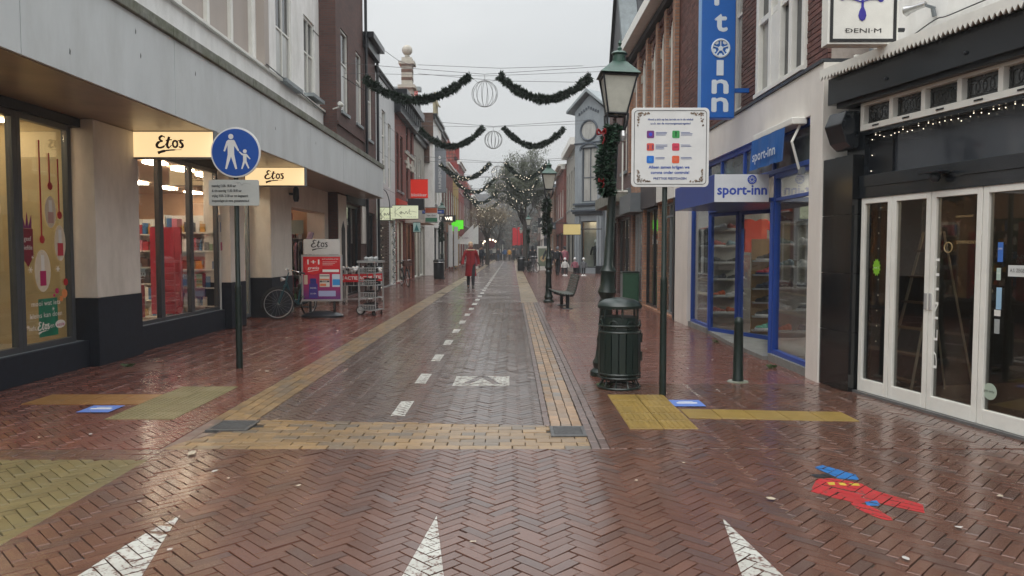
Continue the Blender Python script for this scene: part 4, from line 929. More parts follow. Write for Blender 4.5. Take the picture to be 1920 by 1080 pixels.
# top light strip
M_LEAD = mat("lead_came", (.05, .05, .05), .5, metal=.3); M_LGL = mat("dark_leaded_glass", (.035, .037, .037), .12, .4, 30, spec=.8)
tl = MB(); N_ = 8; tx0, tx1 = .02, .02 + .305 * N_ * 1.3
pw = .42; tl.box(.0, .05 + pw * N_, .02, .12, 2.72, 2.78).box(.0, .05 + pw * N_, .02, .12, 2.97, 3.01)
for i in range(N_ + 1): tl.box(.0 + pw * i, .05 + pw * i, .02, .12, 2.78, 2.97)
tl.build("top_light_frame", M_WFRAME, r, bevel=.003); 
for i in range(N_):
    x0, x1 = .05 + pw * i, pw * (i + 1); pn_ = B(x0, x1, .08, .09, 2.78, 2.97).build("leaded_pane", M_LGL, r)
    l = MB(); c_ = (x0 + x1) / 2
    for s_ in (-.11, -.037, .037, .11):
        l.ring((c_ + s_, .076, 2.875), .06, .0035, 'y', 14, 4)
    l.box(x0, x1, .074, .079, 2.94, 2.947).box(x0, x1, .074, .079, 2.80, 2.807)
    for s_ in (-.15, .15): l.box(c_ + s_ - .003, c_ + s_ + .003, .074, .079, 2.78, 2.97)
    l.build("lead_came", M_LEAD, pn_)
    B(c_ - .045, c_ + .045, .012, .019, 2.745, 2.758).build("vent_slot", M_BLACK, r)
# black panels and blank transom window
B(-.0, LEN, .16, .2, 2.2, 2.72).build("upper_pane", mat("dull_grey_backed_glass", (.05, .055, .065), .08, .1, 2, spec=.8), r)
B(-.0, .35, .13, .158, 2.2, 2.72).build("upper_panel", M_BLACK, r); B(.0, LEN, .02, .18, 2.14, 2.26).build("transom_beam", M_BF, r, bevel=.004)
B(.0, LEN, .04, .16, 2.68, 2.717).build("rail", M_BF, r); B(0, LEN, .03, .14, 2.03, 2.139).build("door_head", M_BF, r)
q = random.Random(8)
for k in range(44):
    if k < 30: x, z = .12 + k * .065 + q.uniform(-.02, .02), 2.655 + q.uniform(-.03, .02)
    else: x, z = .06 + q.uniform(-.01, .01), 2.63 - (k - 30) * .16
    if z < 1.9: x += .06
    MB().ball((x, .12 if z > 1.95 else .18, z), .0048, 6).build("fairy_light", M_BULB, r)
# doors: fixed pane, two doors, fixed pane, further panes
dx = [0.02, .47, .98, 1.55, 2.2, 3.0, 4.0, 5.1]
for i, (a, b) in enumerate(zip(dx[:-1], dx[1:])):
    f = MB(); fw = .055; a_, b_ = a + .004, b - .004; hh = 2.03
    f.box(a_, a_ + fw, .04, .10, .03, hh).box(b_ - fw, b_, .04, .10, .03, hh).box(a_ + fw, b_ - fw, .04, .10, .03, .16).box(a_ + fw, b_ - fw, .04, .10, hh - .06, hh)
    f = f.build("door" if i in (1, 2) else "glazed_panel", M_WFRAME, r, bevel=.004)
    B(a_ + fw, b_ - fw, .066, .074, .16, hh - .06).build("pane", GLASSD, f)
    if i in (1, 2):
        s_ = b - .028 if i == 1 else a + .028; B(s_ - .012, s_ + .012, .025, .039, .95, 1.1).build("handle", M_CHROME, f)
B(0, LEN, .0, .3, .0, .028).build("threshold", mat("grey_stone_threshold", (.12, .12, .12), .4, .2, 8, wet=.3), r)
room(r, -.0, LEN, .2, 4.2, .03, 2.5, M_INTD, mat("dark_wood_floor", (.09, .06, .04), .35, .3, 5), 4, mat("amber_spot_and_fill", (1, .7, .4), emit=18, ecol=(1, .72, .45)))
B(.02, .3, .2, .24, .05, 1.9).build("black_partition", M_BLACK, r)
for x in (.7, 1.4, 2.2): B(x - .06, x + .06, .5, .62, 2.44, 2.48).build("added_fill_lamp", MATS["amber_spot_and_fill"], r)  # added lamps that brighten the ladder just inside the glass doors
yz = .062
MB().text("D E N I M", 0, 0, 0, .07).M
vt = MB()
for ch, z in zip("MINED", (1.28, 1.10, .95, .72, .50)): pass
t_ = MB().text("D E N I M", 0, 0, 0, .075, 1.0, 'l'); vt.add([(1.075 - v[2], yz, .42 + v[0]) for v in t_.v], t_.f); vt.build("lettering", M_TEXTW, r)
MB().text("SYMPHONY", 1.37, 1.55, yz, .03).text("CHRISTMAS EDIT", 1.34, 1.78, yz, .018).build("lettering", mat("gold_print", (.35, .26, .12), .4), r)
MB().ring((1.17, yz, 1.52), .045, .005, 'y', 16, 5).build("round_emblem", MATS["gold_print"], r)
g = MB(); c_ = (.25, 1.32)
g.prism([(c_[0] + (.075 if k % 2 else .055) * math.cos(k * math.pi / 12) * .8, c_[1] + (.075 if k % 2 else .055) * math.sin(k * math.pi / 12) * 1.2) for k in range(24)], yz - .003, yz, 'xz')
g.build("green_sticker", flat("lime_green_sticker", (120, 175, 40), .5), r); MB().text("max 2", c_[0], 1.31, yz - .006, .02, .07).build("lettering", M_TEXTW, r)
for (x, z, w, h_, c) in ((1.72, 1.48, .05, .16, (60, 110, 190)), (1.71, 1.30, .04, .10, (170, 190, 180)), (1.72, 1.10, .05, .18, (150, 185, 210)), (1.71, .98, .06, .05, (215, 215, 210)), (1.71, .87, .05, .12, (150, 155, 155)), (.44, 1.17, .035, .07, (215, 215, 210)), (1.9, 1.33, .2, .09, (205, 208, 206))):
    B(x - w / 2, x + w / 2, yz - .002, yz, z - h_ / 2, z + h_ / 2).build("notice_sticker", flat("sticker_%d_%d_%d" % c, c, .5), r)
MB().text("A.S. ZEGELS", 1.9, 1.32, yz - .005, .03, .16).build("lettering", M_TEXTK, r); MB().text("OPEN", 1.72, 1.50, yz - .005, .016, .04).text("EUR", 1.71, 1.3, yz - .005, .014, .03).build("lettering", M_TEXTW, r)
MB().lathe([(.07, -.001), (.07, .001)], (1.66, yz, .32), 18, 'y').build("oval_sticker", flat("pale_green_sticker", (165, 180, 165), .5), r)
MB().text("pin only", 1.66, .315, yz - .005, .02, .1).build("lettering", M_TEXTK, r)
# top-mounted camera dome
t = thing("dome_camera", "black dome camera on a flat plate over the black shop doors", "camera", dn.matrix_basis @ Vector((1.12, .0, 2.18)), ang)
B(-.12, .12, -.12, .015, .0, .012).build("plate", M_BLACK, t); MB().ball((0, -.05, -.04), .045, 12).build("dome", M_BLACK, t, smooth=True)
def spot(label, lx, lz, dirx):
    t = thing("wall_spotlight", label, "spotlight", dn.matrix_basis @ Vector((lx, .33, lz)), ang, "spotlights on the white wall")
    MB().rod((0, 0, -.08), (0, -.02, .0), .02).rod((0, 0, 0), (0, -.1, .02), .015).build("bracket", M_FRAME, t)
    a = Vector((0, -.1, .03)); d = Vector((dirx, -.25, -.04)).normalized()
    MB().tube([a, a + d * .1, a + d * .15, a + d * .2], [.026, .03, .038, .052], 12).build("housing", M_STEEL, t, smooth=True); MB().tube([a + d * .2, a + d * .208], [.05, .045], 12).build("lens", mat("amber_lens", (.35, .28, .16), .2), t)
spot("grey spotlight on the white wall to the right of the hanging square sign", .62, 3.80, -.9); spot("grey spotlight on the white wall just under the hanging square sign", -.25, 3.66, .3)
MB().tube(spline([(LEN, .33, 4.05), (2.2, .33, 3.74), (.9, .33, 3.68), (.62, .32, 3.68), (.1, .32, 3.55), (-.3, .33, 3.5)], 8), .006, 5).build("cable", M_BLACKM, dn)
B(-.38, -.34, .2, .3, 3.42, 3.6).build("junction_box", M_WFRAME, dn)
B(1.0, 1.04, .325, .35, 3.75, 4.3).build("conduit", M_WFRAME, dn) if 0 else None
B(-.12, -.08, .31, .35, 3.6, 5.2).build("downpipe", M_WFRAME, dn); B(.45, 1.1, .28, .34, 4.2, 5.5).build("upper_window_frame", M_BLACK, dn)
# hanging square sign
t = thing("square_hanging_sign", "white square sign with black border and a blue dripping emblem, fixed to the white wall", "shop sign", (3.28, 7.1, 3.42))
B(-.33, .33, -.07, .07, 0, .72).build("sign_box", M_WFRAME, t, bevel=.004)
fr = MB(); e = .028
fr.box(-.31, .31, -.078, -.071, .02, .02 + e).box(-.31, .31, -.078, -.071, .70 - e, .70).box(-.31, -.31 + e, -.078, -.071, .02 + e, .70 - e).box(.31 - e, .31, -.078, -.071, .02 + e, .70 - e); fr.build("border", M_BLACKM, t)
MB().text("ÐENI·M", 0, .105, -.0735, .042, .34).build("lettering", M_TEXTK, t)
g = MB(); g.lathe([(0, 0), (.025, .015), (.038, .05), (.03, .09), (.012, .13), (.01, .36)], (-.01, -.0745, .21), 12)
g.v = [(v[0], -.0745 + (v[1] + .0745) * .08, v[2]) for v in g.v]
g.stroke([(-.2, .42), (-.1, .41), (-.02, .39), (.06, .41), (.17, .41)], .014, -.076); g.lathe([(0, -.002), (.03, 0), (0, .002)], (.16, -.075, .415), 12, 'y'); g.lathe([(0, -.002), (.03, 0), (0, .002)], (-.2, -.075, .43), 12, 'y')
g.lathe([(0, -.002), (.03, 0), (0, .002)], (-.01, -.075, .58), 12, 'y')
g.build("emblem", flat("blue_violet_ink", (52, 44, 150), .5), t); MB().rod((.33, 0, .5), (.42, 0, .5), .02).rod((.33, 0, .15), (.42, 0, .15), .02).build("bracket", M_BLACK, t)
# ladder and things inside
t = thing("step_ladder", "pale wooden step ladder standing inside behind the black shop's left door", "ladder", dn.matrix_basis @ Vector((.36, .38, .03)), ang)
M_LAD = mat("pale_ladder_wood", (.62, .54, .40), .5, .2, 6)
for s_ in (-.16, .16): MB().tube([(s_ * 1.2, -.15, 0), (s_ * .7, .22, 1.65)], .016, 4).build("rail", M_LAD, t); MB().tube([(s_ * 1.2, .6, 0), (s_ * .7, .26, 1.65)], .012, 4).build("rear_rail", M_LAD, t)
for i in range(6):
    f_ = (i + .6) / 6.4; w = .19 - .06 * f_; B(-w, w, -.15 + .37 * f_ - .04, -.15 + .37 * f_ + .05, 1.65 * f_, 1.65 * f_ + .02).build("step", M_WOOD, t)
def shoe(mb, x, y, z, a=0, s=1.0, km=0, ks=1):
    """side-on sneaker, toe at +x"""
    ca, sa = math.cos(a) * s, math.sin(a) * s; old = mb.M
    mb.M = Matrix.Translation((x, y, z)) @ Matrix.Rotation(a, 4, 'Z') @ Matrix.Scale(s, 4)
    mb.k = ks; mb.loft([(0, 0, 0, .145, .045), (0.002, 0, .02, .15, .05), (.003, 0, .03, .148, .048)], 12); mb.k = km
    for (x0, z0, rx, ry, rz) in ((-.08, .055, .062, .042, .07), (-.02, .05, .07, .042, .05), (.06, .042, .078, .043, .032)):
        mb.lathe([(math.sin(math.pi * i / 6), -math.cos(math.pi * i / 6)) for i in range(7)], (0, 0, 0), 10) if 0 else None
        k = 6; vs = []; 
        n = 10; pr = [(math.sin(math.pi * i / k), -math.cos(math.pi * i / k)) for i in range(k + 1)]
        t_ = MB().lathe(pr, (0, 0, 0), n); mb.add([(x0 + v[0] * rx, v[1] * ry, z0 + v[2] * rz) for v in t_.v], t_.f)
    mb.M = old; mb.k = 0
sh = shelves(r, 2.3, 4.4, 1.4, .2, 2.0, 7, .35, 31, True, M_BLACK, .9); sh = shelves(r, .95, 2.2, 2.4, .2, 2.0, 7, .35, 32, True, M_BLACK, .9)
# ================================================================ RIGHT: blue sports shop
sp_ = Bld("sports_shop_building", "brick upper floor over a cream fascia and blue framed sports shop front", 'R', 3.46, 8.25, 15.6); r = sp_.r; S = sp_.S; W = sp_.w
B(S(8.60), S(8.25), -.03, .6, 0, 3.56).build("pier", M_BEIGE, r, bevel=.006); B(S(15.6), S(14.5), -.03, .5, 0, 3.0).build("pier", M_BEIGE, r, bevel=.006)
fz = MB(); fz.box(0, S(8.6) - .002, -.028, .3, 3.04, 3.56); fz.build("fascia", M_BEIGE, r, bevel=.004)
B(0, W, -.05, .35, 3.562, 3.60).build("fascia_capping", M_FRAMED, r)
# blue transom frame
fb = MB(); fb.box(S(14.5), S(8.6) - .004, .02, .12, 2.96, 3.04).box(S(14.5), S(8.6) - .004, .02, .12, 2.50, 2.56)
for y in (14.46, 13.3, 12.4, 11.2, 9.95, 8.67): fb.box(S(y) - .03, S(y) + .03, .02, .12, 2.56, 2.96)
fb.build("transom_frame", M_BLUE, r, bevel=.004)
for a, b in ((14.46, 13.3), (13.3, 12.4), (12.4, 11.2), (11.2, 9.95), (9.95, 8.67)): B(S(a) + .03, S(b) - .03, .06, .068, 2.56, 2.96).build("transom_pane", mat("reflecting_transom_pane", (.12, .14, .14), .05, .5, 1.5, spec=.9), r)
# right display window (two sides of a projecting bay)
shopwin(r, S(9.95), S(8.62), .1, 2.5, .04, 1, M_BLUED, GLASS, .06, rows=(.86,)); B(S(9.95), S(8.6), .0, .25, 0, .1).build("plinth", mat("concrete_step", (.2, .2, .19), .7, .2, 6), r)
def wpane(name, p, q_, z0, z1, fm, gm, fw=.06, par=None):
    """framed pane between two local ground points"""
    a = math.atan2(q_[1] - p[1], q_[0] - p[0]); l = math.hypot(q_[0] - p[0], q_[1] - p[1]); M_ = Matrix.Translation((p[0], p[1], 0)) @ Matrix.Rotation(a, 4, 'Z')
    f = MB(); f.M = M_; frame_bars(f, 0, l, z0, z1, -.03, 1, (), fw, .06); f = f.build(name, fm, par or r)
    g_ = MB(); g_.M = M_; g_.box(fw, l - fw, -.004, .004, z0 + fw, z1 - fw); g_.build("pane", gm, f); return f
LX = lambda X: X - 3.46
wpane("side_pane", (S(9.98), LX(3.5)), (S(11.7), LX(4.15)), .1, 2.14, M_BLUED, GLASS)
wpane("door", (S(13.15), LX(3.52)), (S(12.45), LX(3.82)), .06, 2.14, M_BLUED, GLASS); wpane("door", (S(12.44), LX(3.83)), (S(11.72), LX(4.14)), .06, 2.14, M_BLUED, GLASS)
shopwin(r, S(14.48), S(13.18), .1, 2.5, .04, 1, M_BLUED, GLASS, .05); B(S(14.5), S(13.15), 0, .25, 0, .1).build("plinth", MATS["concrete_step"], r)
MB().prism([(S(13.15), LX(3.5)), (S(13.15), LX(4.3)), (S(9.98), LX(4.3)), (S(9.98), LX(3.40)), (S(11.5), LX(3.40))], .0, .06, 'xy').build("entrance_step", MATS["concrete_step"], r)
MB().prism([(S(13.17), .02), (S(13.17), 1.0), (S(9.97), 1.0), (S(9.97), .02)], 2.145, 2.2, 'xy').build("porch_ceiling", M_BLUED, r)
room(r, S(14.5), S(8.6), .13, 5, .05, 2.95, mat("sports_dark_wall", (.2, .185, .17), .8, .3, 3), mat("sports_floor", (.12, .10, .09), .5), 5, mat("sports_spot", (1, .95, .88), emit=34, ecol=(1, .93, .84)))
# projecting box canopy with name
t = thing("box_sign", "blue box canopy over the entrance whose white end carries the shop name in blue", "shop sign", (2.72, 10.0, 2.14))
B(0, .73, 0, 2.4, 0, .37).build("canopy_box", M_BLUED, t, bevel=.005); B(.0, .73, -.012, -.001, .0, .37).build("name_panel", flat("white_sign_panel", (214, 218, 222), .4), t)
def name_word(par, txt, xc, z, y, h, w, m=None, bold=.004): MB().text(txt, xc, z, y, h, w, bold=bold).build("lettering", m or flat("sport_blue_print", (56, 82, 178), .45), par)
name_word(t, "sport-inn", .37, .10, -.016, .135, .66, bold=.005)
def football(par, x, z, y, r_, m, axis='y'):
    g_ = MB(); g_.ring((x, y, z), r_, r_ * .13, 'y', 20, 5)
    g_.prism([(x + r_ * .33 * math.sin(k * 1.2566), z + r_ * .33 * math.cos(k * 1.2566)) for k in range(5)], y - .003, y, 'xz')
    for k in range(5):
        a = k * 1.2566; g_.rod((x + r_ * .33 * math.sin(a), y, z + r_ * .33 * math.cos(a)), (x + r_ * .95 * math.sin(a), y, z + r_ * .95 * math.cos(a)), r_ * .07, 5)
        b_ = a + .628; g_.prism([(x + r_ * (.62 + .3 * (j in (1, 2))) * math.sin(b_ + s_), z + r_ * (.62 + .3 * (j in (1, 2))) * math.cos(b_ + s_)) for j, s_ in enumerate((-.22, -.3, .3, .22))], y - .002, y, 'xz')
    return g_.build("football_emblem", m, par)
football(t, .50, .30, -.016, .055, MATS["sport_blue_print"])
# tall vertical sign
t = thing("vertical_sign", "tall blue vertical blade sign with white letters and a football", "shop sign", (3.0, 11.0, 3.42))
M_SB = mat("sign_royal_blue", lin((22, 92, 172)), .35, .05, 2)
B(-.245, .245, -.09, .09, 0, 3.4).build("sign_box", M_SB, t, bevel=.012); B(-.252, -.246, -.085, .085, .03, 3.37).build("side_panel", flat("pale_blue_side", (110, 160, 215), .4), t)
z = .10
tw = flat("sign_white_letter", (205, 214, 222), .45)
def vletter(ch, z, h, w): MB().text(ch, .03, z, -.094, h * (1.3 if ch in "nros" else 1), w, bold=.011).build("letter", tw, t)
vletter("n", .095, .23, .225); vletter("n", .357, .225, .225); MB().box(-.025, .075, -.098, -.092, .61, .83).build("letter", tw, t); football(t, .03, 1.0, -.094, .125, tw)
vletter("t", 1.25, .31, .17); vletter("r", 1.62, .23, .18); vletter("o", 1.92, .23, .22); vletter("p", 2.28, .24, .22); vletter("s", 2.6, .23, .2)
MB().box(.246, .55, -.03, .03, .38, .44).box(.5, .55, -.05, .05, .3, .5).build("bracket", M_SB, t)
# small retracted awning
t = thing("awning", "small retracted blue awning with the shop name and a white cassette above the right window", "awning", (3.3, 9.0, 2.55))
B(-.02, .16, -.25, 1.15, .42, .50).build("cassette", M_WFRAME, t, bevel=.01); 
v_ = MB(); 
for i in range(12):
    y0, y1 = -.05 + i * .1, -.05 + (i + 1) * .1; o0, o1 = .008 * math.sin(i * 1.4), .008 * math.sin((i + 1) * 1.4); v_.add([(-.03 + o0, y0, .42), (-.03 + o1, y1, .42), (-.05 + o1 * 2, y1, .02), (-.05 + o0 * 2, y0, .02)], [(0, 1, 2, 3)])
v_.build("valance", mat("awning_blue_cloth", lin((24, 84, 150)), .7, .1, 6), t)
a_ = MB().text("sport-inn", 0, 0, 0, .13, .85, bold=.004); g_ = MB(); g_.add([(-.085 + v[1], .55 - v[0], .12 + v[2]) for v in a_.v], a_.f); g_.build("lettering", tw, t)
MB().tube([(.1, -.18, .42), (.0, -.2, .22), (.1, -.18, -.1)], .016, 6).build("folding_arm", M_WFRAME, t); B(.1, .15, -.24, -.14, -.16, -.08).build("arm_bracket", M_FRAME, t)
# display: timber board with sneakers, visible through the door
sb = thing("shoe_board", "timber display board with small shelves of sneakers inside the blue shop entrance", "display board", (4.28, 12.55, .06), R(-8))
B(-.2, .24, .05, .09, 0, 1.62).build("board", mat("display_board_wood", (.34, .20, .09), .5, .2, 5), sb)
SHC = [((40, 40, 46), (200, 200, 200)), ((170, 60, 70), (60, 70, 110)), ((28, 34, 56), (60, 60, 70)), ((22, 22, 26), (50, 50, 50)), ((30, 34, 40), (230, 230, 230)), ((90, 170, 150), (225, 225, 225))]
SHN = ["black sneaker with grey sole", "red and blue running shoe", "navy sneaker", "all black sneaker", "dark sneaker with thick white sole", "mint green sneaker with white sole"]
for i in range(6):
    z = 1.26 - i * .235
    B(-.19, .16, -.1, .049, z - .028, z - .002).build("shelf", M_STEEL, sb)
    g_ = MB(); shoe(g_, 0, 0, 0, 0, 1.0); o = g_.build("sneaker", [flat("shoe_upper_%d" % i, SHC[i][0], .6), flat("shoe_sole_%d" % i, SHC[i][1], .6)], smooth=True, loc=(4.27, 12.50, .06 + z), rot=(0, 0, R(172)))
    tag(o, "%s on the %s little shelf of the timber board" % (SHN[i], "top second third fourth fifth lowest".split()[i]), "shoe", "sneakers on the timber board")
def wallshoes(x0, x1, y, z0, n, m, seed, par, name="shoe_rack"):
    q = random.Random(seed); s_ = MB()
    for i in range(n): s_.box(x0, x1, y - .1, y + .12, z0 + i * .3 - .02, z0 + i * .3)
    s_.box(x0, x1, y + .12, y + .14, z0 - .1, z0 + n * .3); o = s_.build(name, flat("pale_rack", (150, 148, 142), .5), par); g_ = MB()
    mats = [flat("rackshoe_%d" % k, c, .6) for k, c in enumerate(((190, 190, 190), (60, 62, 70), (150, 60, 50), (120, 150, 160), (25, 25, 28), (190, 90, 50)))]
    for i in range(n):
        for k in range(m): shoe(g_, x0 + (x1 - x0) * (k + .5) / m, y, z0 + i * .3, q.choice((0, math.pi)) + q.uniform(-.3, .3), .9, q.randrange(6), 0)
    g_.build("sneakers", mats, o, smooth=True, kind="stuff")
def shoewall(label, X, Y, w, n, m, seed, rz=0, z=.3):
    t = thing("shoe_rack", label, "shoe rack", (X, Y, .06), rz); wallshoes(0, w, 0, z, n, m, seed, t, "rack_boards"); return t
shoewall("rack of sneakers behind the left blue framed window of the sports shop", 3.58, 14.2, .9, 6, 3, 3); shoewall("wide rack of sneakers inside the sports shop behind the timber board", 4.5, 15.0, 1.8, 6, 5, 4)
shoewall("rack of pale shoes standing in the right window of the sports shop", 3.62, 10.25, .62, 6, 2, 5); shoewall("rack of shoes to the left of the timber board in the sports shop entrance", 3.62, 13.35, .5, 6, 2, 6)
B(S(9.6), S(9.2), .45, .47, 1.5, 1.75).build("display_card", flat("orange_card", (200, 70, 40), .5), r)
# hanging shirts
def shirt(label, loc, m, rz=0):
    g_ = MB().prism([(-.2, 0), (.2, 0), (.2, .42), (.32, .36), (.36, .44), (.2, .6), (.08, .6), (0, .56), (-.08, .6), (-.2, .6), (-.36, .44), (-.32, .36), (-.2, .42)], -.03, .03, 'xz')
    tag(g_.build("hanging_shirt", m, loc=loc, rot=(0, 0, rz), bevel=.01), label, "shirt")
shirt("orange sports shirt hanging high inside the blue shop entrance", (4.4, 13.4, 1.45), flat("orange_shirt", (205, 62, 40), .8))
shirt("grey shirt hanging beside the orange shirt inside the blue shop", (3.95, 13.9, 1.4), flat("grey_shirt", (50, 60, 72), .8)); 
# --- upper brick floor: laid bricks round the bay window
BZ0, BZ1 = 3.6, 6.2
bwin = [(S(11.95), S(11.35), 3.66, 6.4), (S(10.6), S(8.84), 3.62, 6.4)]
inner = wallgeo(MB(), 0, W, BZ0, 7.4, bwin, .05, .25, 8).build("wall", mat("dark_mortar", (.30, .26, .235), .85, .2, 10), r)
M_BR = mat("purple_brown_brick", lin((96, 62, 56)), .7, .12, 8, island=.3, bump=.3, bscale=60)
L_ = []
row = 0; z = BZ0 + .005
while z < 7.3:
    x = -(.11 if row % 2 else 0)
    while x < W:
        a, b = max(0, x), min(W, x + .205)
        if b - a > .04:
            segs = [(a, b)]
            for (o0, o1, oz0, oz1) in bwin:
                if oz0 - .03 < z + .03 < oz1:
                    ns = []
                    for (p, q_) in segs:
                        if q_ <= o0 or p >= o1: ns.append((p, q_))
                        else:
                            if p < o0 - .03: ns.append((p, o0))
                            if q_ > o1 + .03: ns.append((o1, q_))
                    segs = ns
            for (p, q_) in segs:
                if q_ - p > .03: L_.append((p, q_, z))
        x += .215
    z += .0635; row += 1
def vis_key(t):   # brick nearest and in frame first
    yw = sp_.y1 - t[0]; return (0 if (3.5 / yw * 1387 < 960 and t[2] < 1.5 + 468 * yw / 1387 + .1) else 1, yw)
L_.sort(key=vis_key); rest = MB(); bmesh_c = {}
for i, (p, q_, z) in enumerate(L_):
    if i < 300:
        w = round(q_ - p, 2)
        if w not in bmesh_c: o = B(0, w - .0, 0, .04, 0, .0525).build("brick", M_BR, r, bevel=0); bmesh_c[w] = o.data
        else: o = bpy.data.objects.new("brick", bmesh_c[w]); C.objects.link(o); o.parent = r
        o.location = (p, .012 + rnd.uniform(-.003, .003), z)
    else:
        e_ = .012 + rnd.uniform(-.003, .003); rest.box(p, q_, e_, e_ + .036, z, z + .0525)
rest.build("wall_bricks", M_BR, r, kind="stuff")
window(r, S(11.95), S(11.35), 3.66, 6.4, .1, 1, (.55,), M_WFRAME, M_CURT, False)
bx0, bx1 = S(10.6), S(8.84)
f = MB()
for x in (bx0, bx0 + .5, bx0 + .84, bx1 - .52, bx1 - .1): f.box(x, x + .10, -.02, .12, 3.68, 6.4)
f.box(bx0, bx1, -.05, .2, 3.62, 3.68).box(bx0 + .1, bx1 - .1, .0, .1, 4.62, 4.70)
f = f.build("bay_window", M_WFRAME, r, bevel=.004)
B(bx0 + .6, bx0 + .84, -.015, .1, 3.68, 4.6).build("bay_panel", M_WFRAME, f)
for (a, b) in ((bx0 + .1, bx0 + .5), (bx0 + .94, bx1 - .52), (bx1 - .42, bx1 - .1)):
    for (z0, z1) in ((3.68, 4.62), (4.7, 6.3)): B(a, b, .05, .056, z0, z1).build("pane", M_CURT if z0 < 4 and a < bx0 + .3 else M_DARKPANE, f)
MB().box(-.02, W + .02, -.2, .1, 7.3, 7.45).build("cornice", M_WFRAME, r)
# ================================================================ arched-window brick building
ab = Bld("arched_window_building", "brown brick building with slender arched windows and a white gutter over grey shop fronts", 'R', 3.46, 15.6, 21.6); r = ab.r; S = ab.S; W = ab.w
aw = [(14.9 + .9, 16.35), (16.75, 17.3), (17.75, 18.3), (19.3, 19.8), (20.4, 20.9)]
ops = [(S(b), S(a), 3.95, 6.45) for a, b in aw]
sops = [(S(15.9 + 1.6), S(15.75), .05, 2.55), (S(19.5), S(17.6), .05, 2.55), (S(21.3), S(19.7), .05, 2.5)]
wallgeo(MB(), 0, W, 0, 7.2, ops + sops, 0, .25, 8).build("wall", B_ORANGE, r)
for o in ops:
    x0, x1 = o[0], o[1]; c_ = (x0 + x1) / 2; rr = (x1 - x0) / 2
    g_ = MB(); n = 8; arc = [(c_ + rr * math.cos(math.pi * k / n), 6.45 - rr + rr * math.sin(math.pi * k / n)) for k in range(n + 1)]
    g_.prism([(x1, 6.46)] + [(x1, 6.45 - rr)] + arc[1:5], .0, .24, 'xz'); g_.prism([(x0, 6.46)] + arc[4:8][0:4] + [(x0, 6.45 - rr)], .0, .24, 'xz'); g_.build("arch_spandrel", B_BROWN, r)
    for k in range(n + 3):
        a = math.pi * (k + .5) / (n + 3); v = MB(); v.M = Matrix.Translation((c_ + (rr + .1) * math.cos(a), -.03, 6.45 - rr + (rr + .1) * math.sin(a))) @ Matrix.Rotation(-(a), 4, 'Y'); v.box(-.09, .09, 0, .05, -.028, .028); v.build("arch_brick", M_BR, r)
    window(r, x0, x1, 3.95, 6.44, .0, 1, (.5,), M_WFRAME, [M_CURT, M_CURT], True, .09, M_STONE); B(x0 - .16, x0 - .002, -.02, -.001, 5.9, 6.1).build('stone_block', M_STONE, r); B(x1 + .002, x1 + .16, -.02, -.001, 5.9, 6.1).build('stone_block', M_STONE, r)
for y in (15.65, 16.55, 17.52, 18.8, 20.1, 21.5): B(S(y) - .12, S(y) + .12, -.09, -.002, 3.7, 6.75).build("pilaster", B_ORANGE, r)
for i in range(34): B(.06 + i * .174, .06 + i * .174 + .08, -.07, -.001, 6.6, 6.72).build("dentil_brick", M_BR, r)
MB().box(-.02, W + .02, -.16, .0, 6.8, 6.95).build("cornice_moulding", M_BLACKM, r); MB().box(-.02, W + .02, -.42, .1, 6.98, 7.25).build("cornice", M_WFRAME, r, bevel=.01)
B(S(17.55), S(15.62), -.06, .1, 2.6, 3.2).build("shop_fascia", M_WFRAME, r); B(S(19.55), S(17.6), -.08, .1, 2.55, 3.15).build("shop_fascia", flat("dark_grey_fascia", (72, 68, 70), .5), r); B(S(21.5), S(19.6), -.35, .1, 2.5, 3.0).build("shop_fascia", M_FRAME, r)
M_STY = mat("cream_curtain_back", lin((150, 132, 96)), .8, .1, 2)
sw = [shopwin(r, sops[0][0], sops[0][1], .05, 2.55, .08, 2, M_FRAME, GLASS, .05, rows=(.88,)), shopwin(r, sops[1][0], sops[1][1], .05, 2.55, .08, 2, M_BLACK, GLASS, .06), shopwin(r, sops[2][0], sops[2][1], .05, 2.5, .08, 3, M_STEEL, GLASS, .05)]
for o, wm, li in zip(sops, (mat("pale_green_wall", lin((130, 140, 128)), .8, .1, 2), M_STY, M_INTD), (2, 2, 1)): room(r, o[0], o[1], .2, 2.4, .03, 2.6, wm, None, li, M_LEDW)
shelves(r, sops[0][0] + .1, sops[0][1] - .1, 1.2, .1, 2.1, 5, .3, 41, fm=M_WFRAME, density=.7)
MB().box(S(16.75) - .02, S(16.75) + .02, -.03, .04, .75, .79).box(S(16.75) - .02, S(16.75) + .02, -.03, .04, 1.41, 1.45).box(S(16.75) - .02, S(16.75) + .02, -.06, -.03, .75, 1.45).build("door_pull", M_STEEL, r)
for y in (18.0, 18.35, 18.7): B(S(y) - .03, S(y) + .03, .4, .43, .1, 2.4).build("curtain", flat("cream_curtain", (190, 176, 140), .8), r)
B(S(15.75) - .0, S(15.62), -.05, .1, 0, 2.6).build("black_pier", M_BLACK, r)
